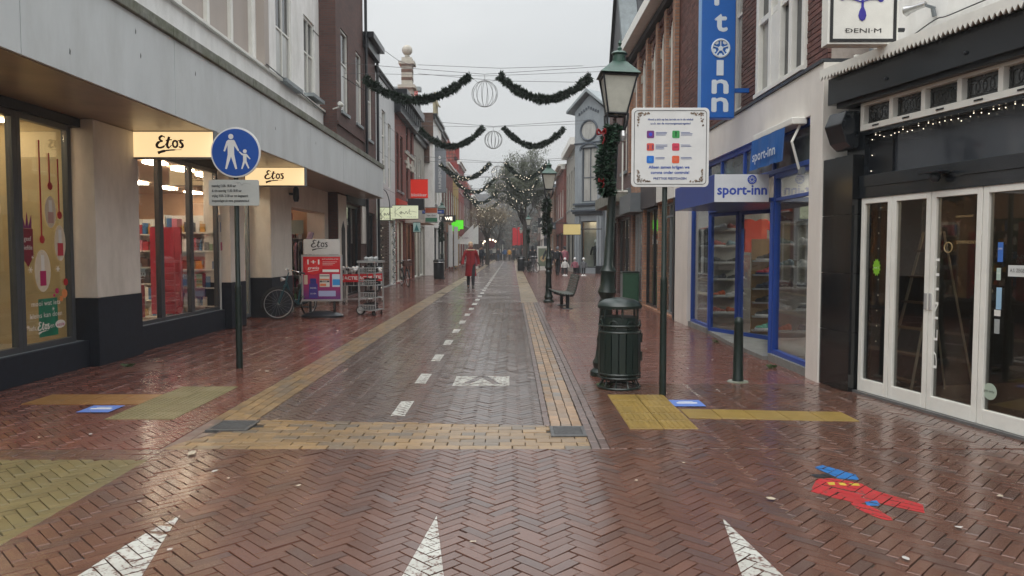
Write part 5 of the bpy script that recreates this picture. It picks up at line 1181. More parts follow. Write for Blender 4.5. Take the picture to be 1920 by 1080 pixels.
# ================================================================ steep slate roof house
sg = Bld("slate_roof_house", "house with a steep dark tiled roof and zinc verge rising behind the white gutter", 'R', 3.48, 21.6, 26.6); r = sg.r; S = sg.S; W = sg.w
wallgeo(MB(), 0, W, 0, 7.0, [(S(24.4), S(22.0), .05, 2.5), (S(26.3), S(24.7), .05, 2.5), (S(23.6), S(22.6), 3.9, 6.0), (S(25.8), S(24.8), 3.9, 6.0)], 0, .25, 9).build("wall", B_MUTED, r)
MB().prism([(0.0, 7.0), (W, 7.0), (W / 2, 11.6)], .0, 9, 'xz').build("gable", mat("dark_slate_cladding", (.045, .045, .05), .6, .3, 5), r)
for o in ((S(23.6), S(22.6), 3.9, 6.0), (S(25.8), S(24.8), 3.9, 6.0)): window(r, *o, .12, 1, (.6,), M_WFRAME, M_CURT)
shopwin(r, S(24.4), S(22.0), .05, 2.5, .08, 2, M_FRAMED, GLASS); shopwin(r, S(26.3), S(24.7), .05, 2.5, .08, 1, M_BLACK, GLASS)
room(r, S(24.4), S(22.0), .2, 2.2, .03, 2.6, M_STY, None, 2, M_LED); room(r, S(26.3), S(24.7), .2, 2.2, .03, 2.6, M_INTD, None, 1, M_LEDW)
B(0, W, -.1, .0, 2.55, 3.3).build("shop_fascia", M_FRAME, r); B(0, W, -.5, -.11, 2.9, 3.25).build("canopy", mat("mossy_fascia", (.2, .2, .17), .8, .3, 5), r)
# camera-facing slope: from (x=W, z=7) up to ridge (x=W/2, z=11.6); tiles along local y
e = bpy.data.objects.new("roof_slope", None); C.objects.link(e); e.parent = r; e.rotation_euler = (0, 0, R(90)); e.location = (W, 0, 0)
# in this frame: x runs inwards (local +y), y runs towards local -x
tile_slope(e, .2, 6.4, (-.1, 6.95), (W / 2, 11.75), 24, 12, M_DT)
MB().prism([(-.2, 6.98), (W / 2 + .0, 12.0), (W / 2, 11.6), (-.12, 6.75)], -.3, .22, 'x').build("verge", mat('dull_zinc_verge', (.15, .175, .185), .7, .25, 4), e)
v_ = MB(); v_.prism([(W / 2, 11.85), (W + .1, 6.95), (W + .1, 6.75), (W / 2, 11.7)], -.1, 6, 'x'); v_.build("far_slope", M_BLACKM, e)
# ================================================================ grey ornate corner building
M_GREYP = mat("blue_grey_painted_render", lin((134, 141, 146)), .6, .08, 4, dirt=lin((92, 100, 106)), dirt_amt=.5, streak=2); M_GREYD = mat("dark_blue_grey_trim", lin((66, 74, 84)), .5, .1, 4)
gb = thing("grey_corner_building", "blue grey painted corner house with a round window, arched window and small gable", "building", (4.0, 47.4, 0), R(-42)); r = gb
W = 2.2
ops = [(.55, 1.75, 4.5, 7.9), (.5, 1.8, .35, 3.3)]
wallgeo(MB(), 0, W, 0, 10.2, ops, 0, .25, 1.2).build("wall", M_GREYP, r)
MB().prism([(0, 10.2), (W, 10.2), (W / 2, 11.15)], 0, 1.2, 'xz').build("gable", M_GREYP, r)
MB().prism([(-.45, 10.1), (W / 2, 11.3), (W + .45, 10.1), (W + .45, 10.25), (W / 2, 11.5), (-.45, 10.25)], -.35, 1.4, 'xz').build("roof", M_ZINC, r)
for k in range(9): B(.3 + k * .18, .3 + k * .18 + .1, -.05, -.002, 9.95 + .35 * (1 - abs(k - 4) / 4), 10.1 + .35 * (1 - abs(k - 4) / 4)).build("dentil", M_GREYD, r)
MB().ring((W / 2, -.03, 8.95), .62, .07, 'y', 30, 8).build("round_window_frame", M_GREYD, r, smooth=True); MB().lathe([(.58, -.001), (.58, .001)], (W / 2, -.012, 8.95), 30, 'y').build("round_window_pane", M_CURT, r)
window(r, .55, 1.75, 4.5, 7.9, .1, 2, (.45,), M_GREYD, M_CURT, True); 
g_ = MB(); 
for k in range(12):
    a0, a1 = math.pi * k / 12, math.pi * (k + 1) / 12; g_.prism([(W / 2 + .6 * math.cos(a0), 7.75 + .35 * math.sin(a0)), (W / 2 + .72 * math.cos(a0), 7.75 + .45 * math.sin(a0)), (W / 2 + .72 * math.cos(a1), 7.75 + .45 * math.sin(a1)), (W / 2 + .6 * math.cos(a1), 7.75 + .35 * math.sin(a1))], -.08, -.001, 'xz')
g_.build("window_arch", M_GREYD, r); B(-.03, W + .03, -.06, -.001, 8.15, 8.22).build("string_course", M_GREYD, r); MB().box(-.06, W + .06, -.18, -.0, 3.75, 3.9).box(-.1, W + .1, -.3, -.0, 3.9, 4.0).box(-.05, W + .05, -.15, 0, 4.3, 4.42).build("cornice", M_GREYD, r)
for x in (.1, .3, W - .4, W - .2): B(x, x + .16, -.14, -.001, .5, 3.6).build("pilaster", M_GREYP, r); B(x - .03, x + .19, -.18, -.0, 0, .5).build("pilaster_base", M_BLACK, r)
shopwin(r, .5, 1.8, .35, 3.3, .08, 1, M_BLACK, GLASS); room(r, .4, 1.9, .2, 1.15, .3, 3.35, mat("amber_display_wall", lin((120, 84, 50)), .8, .2, 2), None, 1, M_LED)
# street face and side face
gs = Bld("grey_side_wing", "cream and grey street face behind the blue grey corner gable", 'R', 4.1, 47.5, 56.0); rr_ = gs.r
wn_ = [(48.6, 49.5, 4.3, 6.9), (50.6, 51.5, 4.3, 6.9), (52.6, 53.5, 4.3, 6.9), (54.4, 55.3, 4.3, 6.9)]
wallgeo(MB(), 0, gs.w, 0, 8.6, [gs.iv(a, b) + (c, d) for a, b, c, d in wn_] + [gs.iv(48.2, 51.8) + (.3, 2.9), gs.iv(52.2, 55.6) + (.3, 2.9)], 0, .22, 9).build("wall", mat("cream_grey_stucco", lin((150, 148, 140)), .7, .1, 3), rr_)
for a, b, c, d in wn_: window(rr_, *gs.iv(a, b), c, d, .1, 1, (.6,), M_WFRAME, M_DARKPANE)
for a, b in ((48.2, 51.8), (52.2, 55.6)): shopwin(rr_, *gs.iv(a, b), .3, 2.9, .08, 2, M_BLACK, GLASSD); room(rr_, *gs.iv(a, b), .2, 2, .28, 3, M_INTD, None, 1, M_LEDW)
MB().box(-.02, gs.w + .02, -.4, 0, 8.2, 8.65).build("cornice", M_WFRAME, rr_); B(0, gs.w, .6, 6, 8.65, 11.3).build("attic", M_ZINC, rr_, bevel=.3)
gk = thing("grey_side_wall_house", "long blue grey house wall facing the side street behind the corner gable", "building", (5.75, 45.95, 0), 0); wallgeo(MB(), 0, 14, 0, 8.4, [(2, 3, 4.3, 6.5), (5, 6, 4.3, 6.5), (1, 4, .3, 2.9)], 0, .2, 9).build("wall", M_GREYP, gk)
for a in (2, 5): window(gk, a, a + 1, 4.3, 6.5)
shopwin(gk, 1, 4, .3, 2.9, .08, 2, M_BLACK, GLASSD); room(gk, 1, 4, .2, 2, .3, 3, M_INTD, None, 1, M_LEDW); B(0, 14, -.2, 0, 8.1, 8.5).build("cornice", M_WFRAME, gk)
# buildings along the right side street, seen between
house("side_street_house", "brown brick house standing back between the slate roof house and the grey corner", 'R', 9.0, 27.5, 45.5, 7.0, B_BROWN, [(30, 31.2, 4, 6, WD), (34, 35.2, 4, 6, WD), (39, 40.2, 4, 6, WD)], [(29, 36, .1, 2.8, dict(cols=4, fm=M_FRAMED)), (38, 44, .1, 2.8, dict(cols=3, fm=M_FRAMED))], (.3, .3, M_WFRAME))
rf = [("red brick house with white box gutter past the grey corner house", 3.9, 56, 66, 7.9, B_RED), ("orange red brick house on the right beyond the tree's lamp post", 3.7, 66, 76, 7.0, B_ORANGE), ("dark painted narrow house on the right behind the big tree", 3.6, 76, 84, 8.0, M_GREYD),
      ("pale plastered house on the far right beyond the big tree", 3.7, 84, 96, 7.2, M_BEIGE), ("brown brick house closing the right row", 3.9, 96, 112, 7.8, B_BROWN)]
for i, (lb, X, a, b_, H, m) in enumerate(rf):
    w = b_ - a; n = 4; ww = [(a + w * (k + .25) / n, a + w * (k + .72) / n, 4.0, 6.1, WD) for k in range(n)]
    house("row_house", lb, 'R', X, a, b_, H, m, ww, [(a + .3, a + w * .5 - .1, .05, 2.8, dict(cols=2, fm=M_WFRAME if i % 2 else M_BLACK)), (a + w * .5 + .1, b_ - .3, .05, 2.8, dict(cols=2, fm=M_FRAMED))], (.35, .45, M_WFRAME), ('ridge', R_DARK, 1.0))
# end of the street
house("end_building", "low dark house closing the view at the end of the street on the left", 'L', -9, 128, 150, 7.5, B_DARK, [(130, 132, 4, 6, WD)], None, (.3, .3, M_WFRAME), ('ridge', R_DARK, 2))
eb = thing("end_building", "wide brick block standing across the end of the street behind the trees", "building", (-14, 150, 0))
wallgeo(MB(), 0, 36, 0, 9, [(2 + 4 * k, 4 + 4 * k, 5, 7.2) for k in range(8)] + [(2 + 4 * k, 5 + 4 * k, .4, 3) for k in range(8)], 0, .3, 9).build("wall", B_BROWN, eb)
for k in range(8): window(eb, 2 + 4 * k, 4 + 4 * k, 5, 7.2, .15); window(eb, 2 + 4 * k, 5 + 4 * k, .4, 3, .15, 2, (), M_FRAMED)
MB().prism([(-.5, 9), (9, 9), (4, 13)], 0, 36, 'x').build("roof", R_DARK, eb)
# ================================================================ street furniture
def lantern(t, z0, s=1.0):
    s *= .84
    """tapered four sided lantern; z0 = bottom"""
    w0, w1, h = .13 * s, .235 * s, .52 * s
    fr = MB()
    for sx in (-1, 1):
        for sy in (-1, 1): fr.tube([(sx * w0, sy * w0, z0), (sx * w1, sy * w1, z0 + h)], .016 * s, 4)
    for (w, z) in ((w0, z0), (w1, z0 + h)):
        for k in range(4):
            c = [(-w, -w), (w, -w), (w, w), (-w, w)]; a, b = c[k], c[(k + 1) % 4]; fr.rod((a[0], a[1], z), (b[0], b[1], z), .018 * s, 4)
    fr.build("lantern_frame", M_BLACK, t)
    for k, (a, b) in enumerate(((( -1, -1), (1, -1)), ((1, -1), (1, 1)), ((1, 1), (-1, 1)), ((-1, 1), (-1, -1)))):
        q_ = .94; MB().quad((a[0] * w0 * q_, a[1] * w0 * q_, z0 + .01), (b[0] * w0 * q_, b[1] * w0 * q_, z0 + .01), (b[0] * w1 * q_, b[1] * w1 * q_, z0 + h - .01), (a[0] * w1 * q_, a[1] * w1 * q_, z0 + h - .01)).build("lantern_pane", M_OPAL, t)
    rf_ = MB(); e = w1 * 1.22
    vs = [(-e, -e, z0 + h + .015), (e, -e, z0 + h + .015), (e, e, z0 + h + .015), (-e, e, z0 + h + .015)]; u = w1 * .42
    vs += [(-u, -u, z0 + h + .21 * s), (u, -u, z0 + h + .21 * s), (u, u, z0 + h + .21 * s), (-u, u, z0 + h + .21 * s)]
    rf_.add(vs, [(0, 3, 2, 1), (0, 1, 5, 4), (1, 2, 6, 5), (2, 3, 7, 6), (3, 0, 4, 7), (4, 5, 6, 7)])
    rf_.build("lantern_roof", M_GREENL, t, bevel=.006)
    zt = z0 + h + .21 * s
    MB().lathe([(.095 * s, zt), (.09 * s, zt + .10 * s), (.12 * s, zt + .12 * s), (.09 * s, zt + .15 * s), (.03 * s, zt + .17 * s), (.035 * s, zt + .2 * s), (.012 * s, zt + .23 * s), (.028 * s, zt + .27 * s), (0, zt + .33 * s)], (0, 0, 0), 10).build("finial", M_GREENL, t, smooth=True)
    MB().lathe([(.03 * s, z0), (.04 * s, z0 + .1 * s), (.03 * s, z0 + .14 * s), (.045 * s, z0 + .2 * s), (.02 * s, z0 + .3 * s)], (0, 0, 0), 8).build("bulb", M_WFRAME, t)
M_OPAL = mat("opal_lantern_glass", (.5, .5, .44), .25, .1, 9)
def street_lamp(label, x, y, lean=(0, 0), hgt=3.12, s=1.0):
    t = thing("street_lamp", label, "street lamp", (x, y, 0), rot=(lean[0], lean[1], 0), group="green and black lantern posts")
    MB().lathe([(.15, 0), (.15, .05), (.11, .09), (.13, .16), (.10, .22), (.085, .40), (.095, .44), (.08, .50), (.075, .8), (.095, .83), (.095, .88), (.07, .92), (.11, 1.0), (.085, 1.08), (.085, 1.22), (.1, 1.25), (.058, 1.32), (.05, 1.9), (.042, hgt - .35), (.06, hgt - .33), (.06, hgt - .29), (.035, hgt - .25), (.03, hgt - .1)], (0, 0, 0), 16).build("post", M_GREEN, t, smooth=True)
    c_ = MB()
    for k in range(4):
        a = k * math.pi / 2 + math.pi / 4; c, s_ = math.cos(a), math.sin(a)
        c_.tube(spline([(c * .035, s_ * .035, hgt - .28), (c * .12, s_ * .12, hgt - .2), (c * .16, s_ * .16, hgt - .1), (c * .17, s_ * .17, hgt - .0)], 4), .013, 6)
    c_.build("lantern_cradle", M_BLACK, t); lantern(t, hgt, s); return t
lp = street_lamp("nearest lantern post, leaning slightly, beside the slatted litter bin", 1.08, 8.75, (0, R(2.6)), 3.08, .98)
street_lamp("lantern post standing beside the street bench", 1.04, 21.0, (0, 0), 3.2, .95)
street_lamp("lantern post on the left side behind the woman in red, next to a black bin", -3.62, 38.3, (0, 0), 3.2, .95)
street_lamp("small far lantern post half hidden by the trunk of the big tree", 1.15, 52, (0, 0), 3.2, .95)
street_lamp("farthest lantern post before the red flags", .95, 78, (0, 0), 3.2, .95)
# festive wreath hanging on the nearest lamp
M_NEED = mat("dark_fir_needles", (.016, .034, .018), .6, .3, 30, island=.5); M_NEED2 = mat("green_fir_needles", (.016, .048, .026), .6, .3, 30, island=.5)
def tufts(mb, path, rad0, n, ln, seed, w=.006):
    q = random.Random(seed); m = len(path) - 1
    ph = q.random() * 6
    for i in range(n):
        u = q.random() * m; k = min(m - 1, int(u)); rad = rad0 * (.85 + .3 * math.sin(u * 1.1 + ph) + .2 * math.sin(u * 2.9 + ph)); p = path[k].lerp(path[k + 1], u - k); d = (path[k + 1] - path[k]).normalized()
        a = Vector((q.gauss(0, 1), q.gauss(0, 1), q.gauss(0, 1))); a = a - d * a.dot(d)
        if a.length < .1: continue
        a.normalize(); a = (a + d * q.uniform(-.5, .5)).normalized(); b = a.orthogonal().normalized(); b.rotate(Matrix.Rotation(q.random() * 6.28, 3, a)); b *= w * q.uniform(.7, 1.5)
        s_ = p + a * rad * q.uniform(.1, .5); e = p + a * (rad + ln * q.uniform(.3, 1)); mid = s_.lerp(e, .55)
        mb.add([s_ - b * .4, mid - b, e, mid + b], [(0, 1, 2, 3)])
t = thing("wreath", "hanging green fir swag with red bows tied to the nearest lantern post", "wreath", (1.17, 8.62, 2.12))
pth = spline([(.0, 0, .80), (-.05, -.02, .62), (-.10, -.04, .40), (-.10, -.04, .18), (-.05, 0, .02)], 6)
g_ = MB(); 
for k, (dx_, rr, nn) in enumerate(((0, .055, 1300), (-.05, .03, 700), (.05, .03, 500), (-.03, .07, 400))):
    tufts(g_, [p + Vector((dx_, -.02 * k, 0)) for p in pth], rr, nn, .06, 50 + k, .010)
g_.build("needles", M_NEED2, t, kind="stuff")
M_BOW = mat("red_bow_ribbon", lin((125, 14, 20)), .45, .15, 9)
for (x, z, s_) in ((-.15, .70, .5), (-.15, .16, .3)):
    b_ = MB(); b_.tube(spline([(x, -.12, z), (x - .09 * s_, -.14, z + .09 * s_), (x - .1 * s_, -.14, z - .02 * s_), (x, -.12, z)], 5), .024 * s_, 6); b_.tube(spline([(x, -.12, z), (x + .07 * s_, -.15, z + .1 * s_), (x + .08 * s_, -.14, z), (x, -.12, z)], 5), .022 * s_, 6)
    b_.tube(spline([(x, -.12, z), (x + .03, -.14, z - .1 * s_), (x + .01, -.13, z - .24 * s_)], 4), .016 * s_, 5); b_.build("bow", M_BOW, t, smooth=True)
MB().rod((.10, -.06, .05), (.10, -.06, .62), .009).rod((.02, 0, .05), (.16, -.06, .05), .009).build("rail", M_WFRAME, t); MB().lathe([(.035, -.06), (.045, 0), (.03, .06)], (.10, -.06, .68), 10).build("lamp_socket", M_STEEL, t)
# similar swags on the other lamps
for (x, y, lb, s_) in ((1.0, 20.9, "dark fir swag tied round the lantern post by the bench", 1), (-3.62, 38.2, "dark fir swag on the lantern post across the road", 1), (1.15, 51.9, "dark fir swag on the lantern post by the big tree", 1)):
    g_ = MB(); tufts(g_, spline([(0, 0, .9), (-.05, 0, .4), (0, 0, -.05)], 5), .1, 700, .1, int(y), .02); tag(g_.build("wreath", M_NEED, loc=(x, y, 2.0)), lb, "wreath")
# litter bins
def litter_bin(label, x, y, full=True):
    t = thing("litter_bin", label, "litter bin", (x, y, 0)); R_ = .215; n = 18
    if full:
        for k in range(n):
            a = 2 * math.pi * k / n; m_ = MB(); m_.M = Matrix.Rotation(a, 4, 'Z') @ Matrix.Translation((0, -R_, 0)); m_.box(-.034, .034, -.012, .012, .15, .62); m_.build("slat", M_GREEN, t, bevel=.003)
        MB().lathe([(R_ - .03, .10), (R_ - .02, .62)], (0, 0, 0), 24).build("liner", M_BLACKM, t)
        g_ = MB()
        for z in (.02, .13, .17, .62, .69): g_.ring((0, 0, z), R_ + .008, .012, 'z', 24, 6)
        for k in range(10):
            a = 2 * math.pi * k / 10; c, s_ = math.cos(a), math.sin(a); g_.tube(spline([(c * R_, s_ * R_, .17), (c * (R_ - .03), s_ * (R_ - .03), .1), (c * (R_ + .01), s_ * (R_ + .01), .01)], 3), .009, 5)
        g_.build("ring_frame", M_GREEN, t, smooth=True)
        u = MB(); u.lathe([(R_ - .012, .62), (R_ - .012, .78)], (0, 0, 0), 24)
        for k in range(7):
            a = math.pi * 2 * (k + .5) / 7; m_ = MB(); m_.ring((0, 0, 0), .045, .01, 'y', 14, 5); u.M = Matrix.Rotation(a, 4, 'Z') @ Matrix.Translation((0, -R_, .7)); u.add(m_.v, m_.f); u.M = None
        u.build("ornament_band", M_GREEN, t)
        for k in range(6):
            a = 2 * math.pi * (k + .5) / 6; MB().rod((math.cos(a) * (R_ - .01), math.sin(a) * (R_ - .01), .76), (math.cos(a) * (R_ - .01), math.sin(a) * (R_ - .01), .89), .012, 6).build("lid_post", M_GREEN, t)
        MB().lathe([(R_ + .02, .87), (R_ + .025, .9), (R_ + .005, .93), (R_ - .06, .965), (.05, .985), (0, .985)], (0, 0, 0), 26).build("lid", M_GREEN, t, smooth=True)
        for z in (.30, .5): B(R_ - .0, R_ + .03, -.03, .03, z, z + .1).build("hinge", M_GREEN, t)
    else:
        MB().lathe([(.26, .02), (.27, .1), (.27, .86), (.29, .88), (.29, .93), (.24, 1.0), (0, 1.02)], (0, 0, 0), 20).build("body", M_BLACK, t, smooth=True)
        MB().ring((0, 0, .86), .285, .015, 'z', 20, 6).build("band", M_STEEL, t)
    return t
litter_bin("green slatted litter bin with a domed lid beside the nearest lantern post", 1.165, 7.98)
litter_bin("plain black litter bin at the foot of the left lantern post", -3.72, 37.6, False); litter_bin("plain black litter bin by the big tree", .65, 52, False)
# bollard
t = thing("bollard", "dark green bollard standing in front of the blue sports shop", "bollard", (2.56, 8.32, 0)); MB().lathe([(.062, 0), (.062, .05), (.058, .06), (.05, .66), (.054, .67), (.052, .70), (.035, .735), (0, .745)], (0, 0, 0), 18).build("post", M_GREEN, t, smooth=True)
MB().lathe([(.12, 0), (.11, .012), (.0, .014)], (0, 0, .004), 14).build("collar", M_MOSS, t)
# info sign
t = thing("information_sign", "white rounded notice board with six coloured icons on a dark green post", "sign", (1.55, 7.55, 0))
MB().lathe([(.036, 0), (.034, 1.18), (.036, 1.2), (.027, 1.22), (.026, 2.86)], (0, 0, 0), 14).build("post", M_GREEN, t, smooth=True)
def rrect(x0, x1, z0, z1, r_, n=5):
    out = []
    for (cx, cz, a0) in ((x1 - r_, z0 + r_, -90), (x1 - r_, z1 - r_, 0), (x0 + r_, z1 - r_, 90), (x0 + r_, z0 + r_, 180)):
        for k in range(n + 1): a = R(a0 + 90 * k / n); out.append((cx + r_ * math.cos(a), cz + r_ * math.sin(a)))
    return out
M_SIGNW = flat("sign_board_white", (216, 217, 216), .45)
pl = MB().prism(rrect(-.39, .39, 2.13, 2.92, .045), -.055, -.037, 'xz').build("board", M_SIGNW, t, bevel=.003, loc=(.04, 0, 0))
def outline(par, pts, w, y, m, name="border_line"): MB().tube([(p[0], y, p[1]) for p in pts], w, 4, closed=True).build(name, m, par)
outline(pl, rrect(-.362, .362, 2.158, 2.892, .035), .0028, -.0565, M_BLACKM)
yy = -.0575; M_BT = flat("notice_blue_text", (62, 84, 150), .5)
tt = MB(); tt.text("Houd u zich op het terrein en in de winkel", .0, 2.795, yy, .02, .45, bold=.0008).text("a.u.b. aan de voorzorgsmaatregelen!", .0, 2.755, yy, .02, .40, bold=.0008); tt.build("lettering", M_BT, pl)
tt = MB(); tt.text("Alleen samen krijgen we", -.01, 2.315, yy, .03, .41, bold=.0014).text("corona onder controle!", -.0, 2.262, yy, .03, .385, bold=.0014); tt.build("lettering", flat("notice_bright_blue_text", (48, 84, 170), .5), pl)
MB().text("PRETTIGE FEESTDAGEN", 0, 2.205, yy, .022, .33, bold=.001).build("lettering", M_BT, pl)
IC = [(-.20, 2.655, (110, 50, 120), (60, 70, 200)), (.055, 2.655, (60, 150, 80), (20, 90, 40)), (-.20, 2.53, (205, 80, 70), (120, 60, 90)), (.055, 2.53, (200, 60, 85), (170, 50, 70)), (-.20, 2.405, (30, 110, 200), (40, 130, 215)), (.055, 2.405, (220, 95, 60), (215, 110, 80))]
for i, (x, z, c1, c2) in enumerate(IC):
    MB().prism(rrect(x - .037, x + .037, z - .037, z + .037, .012, 3), -.0575, -.0555, 'xz').build("icon", flat("icon_%d" % i, c1, .5), pl)
    g_ = MB()
    if i in (0, 4, 5): g_.lathe([(.018, -.0005), (.018, .0005)], (x, -.0585, z), 12, 'y')
    elif i == 1: g_.box(x - .006, x + .006, -.0590, -.058, z - .022, z + .012); g_.lathe([(.01, -.0005), (.01, .0005)], (x, -.0585, z + .018), 10, 'y')
    elif i == 2: g_.box(x - .03, x - .016, -.059, -.058, z - .022, z + .02).box(x + .016, x + .03, -.059, -.058, z - .022, z + .02)
    else: g_.box(x - .02, x + .02, -.059, -.058, z - .005, z + .005)
    g_.build("icon_symbol", flat("icon_symbol_%d" % i, c2, .5), pl)
    l_ = MB(); q = random.Random(i)
    for k in range(4 if i == 2 else 3 if i < 2 else 2): 
        zz = z + .02 - k * .013; l_.box(x + .052, x + .052 + .12 * q.uniform(.7, 1), -.0572, -.0562, zz - .0022, zz + .0022)
    l_.build("small_print", M_BT, pl)
M_ORN = mat("printed_brown_holly", lin((112, 92, 74)), .5, .4, 40, island=.5)
q = random.Random(9)
for (cx, cz, sx, sz) in ((-.33, 2.87, 1, -1), (.33, 2.87, -1, -1), (-.33, 2.18, 1, 1), (.33, 2.18, -1, 1)):
    o_ = MB()
    for k in range(46):
        u = q.random(); along = u * .13; off = q.uniform(0, .045) * (1 - u * .8)
        if q.random() < .5: x, z = cx + sx * along, cz + sz * off
        else: x, z = cx + sx * off, cz + sz * along
        a = q.random() * 6.28; rr = q.uniform(.006, .012); o_.prism([(x + rr * math.cos(a + d) * k2, z + rr * math.sin(a + d) * k2) for d, k2 in ((0, 1), (1.3, .5), (2.2, .9), (3.6, .5), (4.6, .8))], -.0572 - k * .00003, -.056, 'xz')
    o_.build("holly_ornament", M_ORN, pl, kind="stuff")
for z in (2.35, 2.7): B(-.06, .06, -.037, .03, z, z + .03).build("clamp", M_STEEL, t)
# pedestrian sign
t = thing("pedestrian_zone_sign", "round blue sign with adult and child above a white hours plate on a dark post", "traffic sign", (-3.44, 9.28, 0))
MB().lathe([(.042, 0), (.040, 1.02), (.042, 1.04), (.030, 1.07), (.029, 2.9)], (0, 0, 0), 14).build("post", M_GREEN, t, smooth=True)
cz = 2.70; cx = .02; RS = .307
MB().lathe([(RS, -.012), (RS + .004, 0), (RS, .006)], (cx, -.045, cz), 48, 'y').build("sign_rim", M_SIGNW, t); 
M_TB = flat("traffic_blue", (22, 76, 160), .35)
dsc = MB().lathe([(RS - .018, -.0015), (RS - .018, .0015)], (cx, -.059, cz), 48, 'y').build("sign_face", M_TB, t)
y_ = -.0625; k_ = 1 / 1000
def P2(pts): return [(cx + (x - 480) * RS / 308, cz - (y - 350) * RS / 308) for x, y in pts]
fg = MB()
fg.lathe([(.032, -.001), (.032, .001)], (cx + (428 - 480) * RS / 308, y_, cz - (155 - 350) * RS / 308), 18, 'y')
fg.prism(P2([(392, 196), (462, 196), (475, 206), (528, 325), (516, 338), (466, 270), (466, 375), (500, 550), (478, 558), (426, 402), (372, 556), (350, 552), (386, 375), (386, 262), (352, 340), (334, 332), (372, 214)]), y_ - .001, y_, 'xz')
fg.lathe([(.024, -.001), (.024, .001)], (cx + (598 - 480) * RS / 308, y_, cz - (335 - 350) * RS / 308), 16, 'y')
fg.prism(P2([(578, 366), (616, 366), (626, 374), (668, 428), (660, 437), (618, 398), (618, 455), (652, 542), (636, 550), (598, 474), (566, 555), (549, 552), (576, 455), (576, 386), (560, 384), (524, 345), (534, 336), (566, 362)]), y_ - .001, y_, 'xz')
fg.build("pictogram", M_SIGNW, dsc)
sp2 = MB().prism(rrect(-.325, .30, 2.045, 2.365, .02, 3), -.05, -.038, 'xz').build("hours_plate", flat("hours_plate_white", (176, 180, 178), .45), t, bevel=.002)
tt = MB()
for s_, z, w in (("maandag 13.00- 18.00 uur", 2.275, .30), ("di. t/m zaterdag 11.00-18.00 uur", 2.215, .37), ("vrijdag 18.00- 21.00 uur mm langzaamrit", 2.152, .45), ("koopzondagen zie www. goessammeres.nl", 2.092, .46)): tt.text(s_, -.285, z, -.053, .034, w, 'l', bold=.0008)
tt.build("lettering", M_TEXTK, sp2)
gf = MB(); gf.stroke([(.03, 2.31), (.06, 2.33), (.09, 2.30), (.12, 2.32), (.2, 2.31)], .003, -.053); gf.stroke([(.02, 2.33), (.05, 2.335)], .003, -.053); gf.build("scratch_mark", M_FRAME, sp2)
# bench
def bench(label, x, y, rz):
    t = thing("bench", label, "bench", (x, y, 0), rz); prof = spline([(-.30, 0, .44), (-.1, 0, .38), (.12, 0, .36), (.22, 0, .42), (.34, 0, .86)], 8)
    Lb = 1.5; d_ = 0; cum = [0]
    for a, b in zip(prof[:-1], prof[1:]): cum.append(cum[-1] + (b - a).length)
    tot = cum[-1]; n = 15
    for i in range(n):
        s_ = (i + .5) / n * tot; k = max(j for j in range(len(cum)) if cum[j] <= s_); k = min(k, len(prof) - 2); p = prof[k].lerp(prof[k + 1], (s_ - cum[k]) / (cum[k + 1] - cum[k])); dr = (prof[k + 1] - prof[k]).normalized()
        m_ = MB(); m_.M = Matrix.Translation(p) @ Matrix.Rotation(-math.atan2(dr.z, dr.x), 4, 'Y'); m_.box(-.026, .026, -Lb / 2, Lb / 2, 0, .022); m_.build("slat", mat("grey_green_bench_slat", (.06, .075, .065), .35, .2, 9, wet=.3), t, bevel=.004)
    for yy in (-Lb / 2 + .12, Lb / 2 - .12):
        MB().tube([p - Vector((0, 0, .03)) + Vector((0, yy, 0)) for p in prof], .022, 6).build("support", M_BLACK, t); MB().tube([(.05, yy, .36), (.05, yy, .02)], [.05, .045], 10).build("leg", M_BLACK, t); MB().lathe([(.15, 0), (.13, .02), (0, .02)], (.05, yy, 0), 14).build("foot_plate", M_BLACK, t)
    return t
bench("empty slatted bench with a curved back beside the second lantern post", 1.32, 19.3, R(3))
t = thing("utility_cabinet", "green and grey utility cabinet against the shop front on the right", "cabinet", (3.2, 20.4, 0)); B(-.16, .28, -.14, .3, 0, .86).build("body", mat("cabinet_green", (.03, .085, .05), .4, .2, 8), t, bevel=.01); B(-.175, .295, -.155, .315, .86, .9).build("lid", M_GREEN, t, bevel=.01); B(-.1, .22, -.147, -.141, .08, .8).build("door", mat("cabinet_door_green", (.035, .1, .06), .4, .1, 8), t); B(-.166, -.161, -.1, .28, .05, .82).build("side_panel", M_FRAME, t)
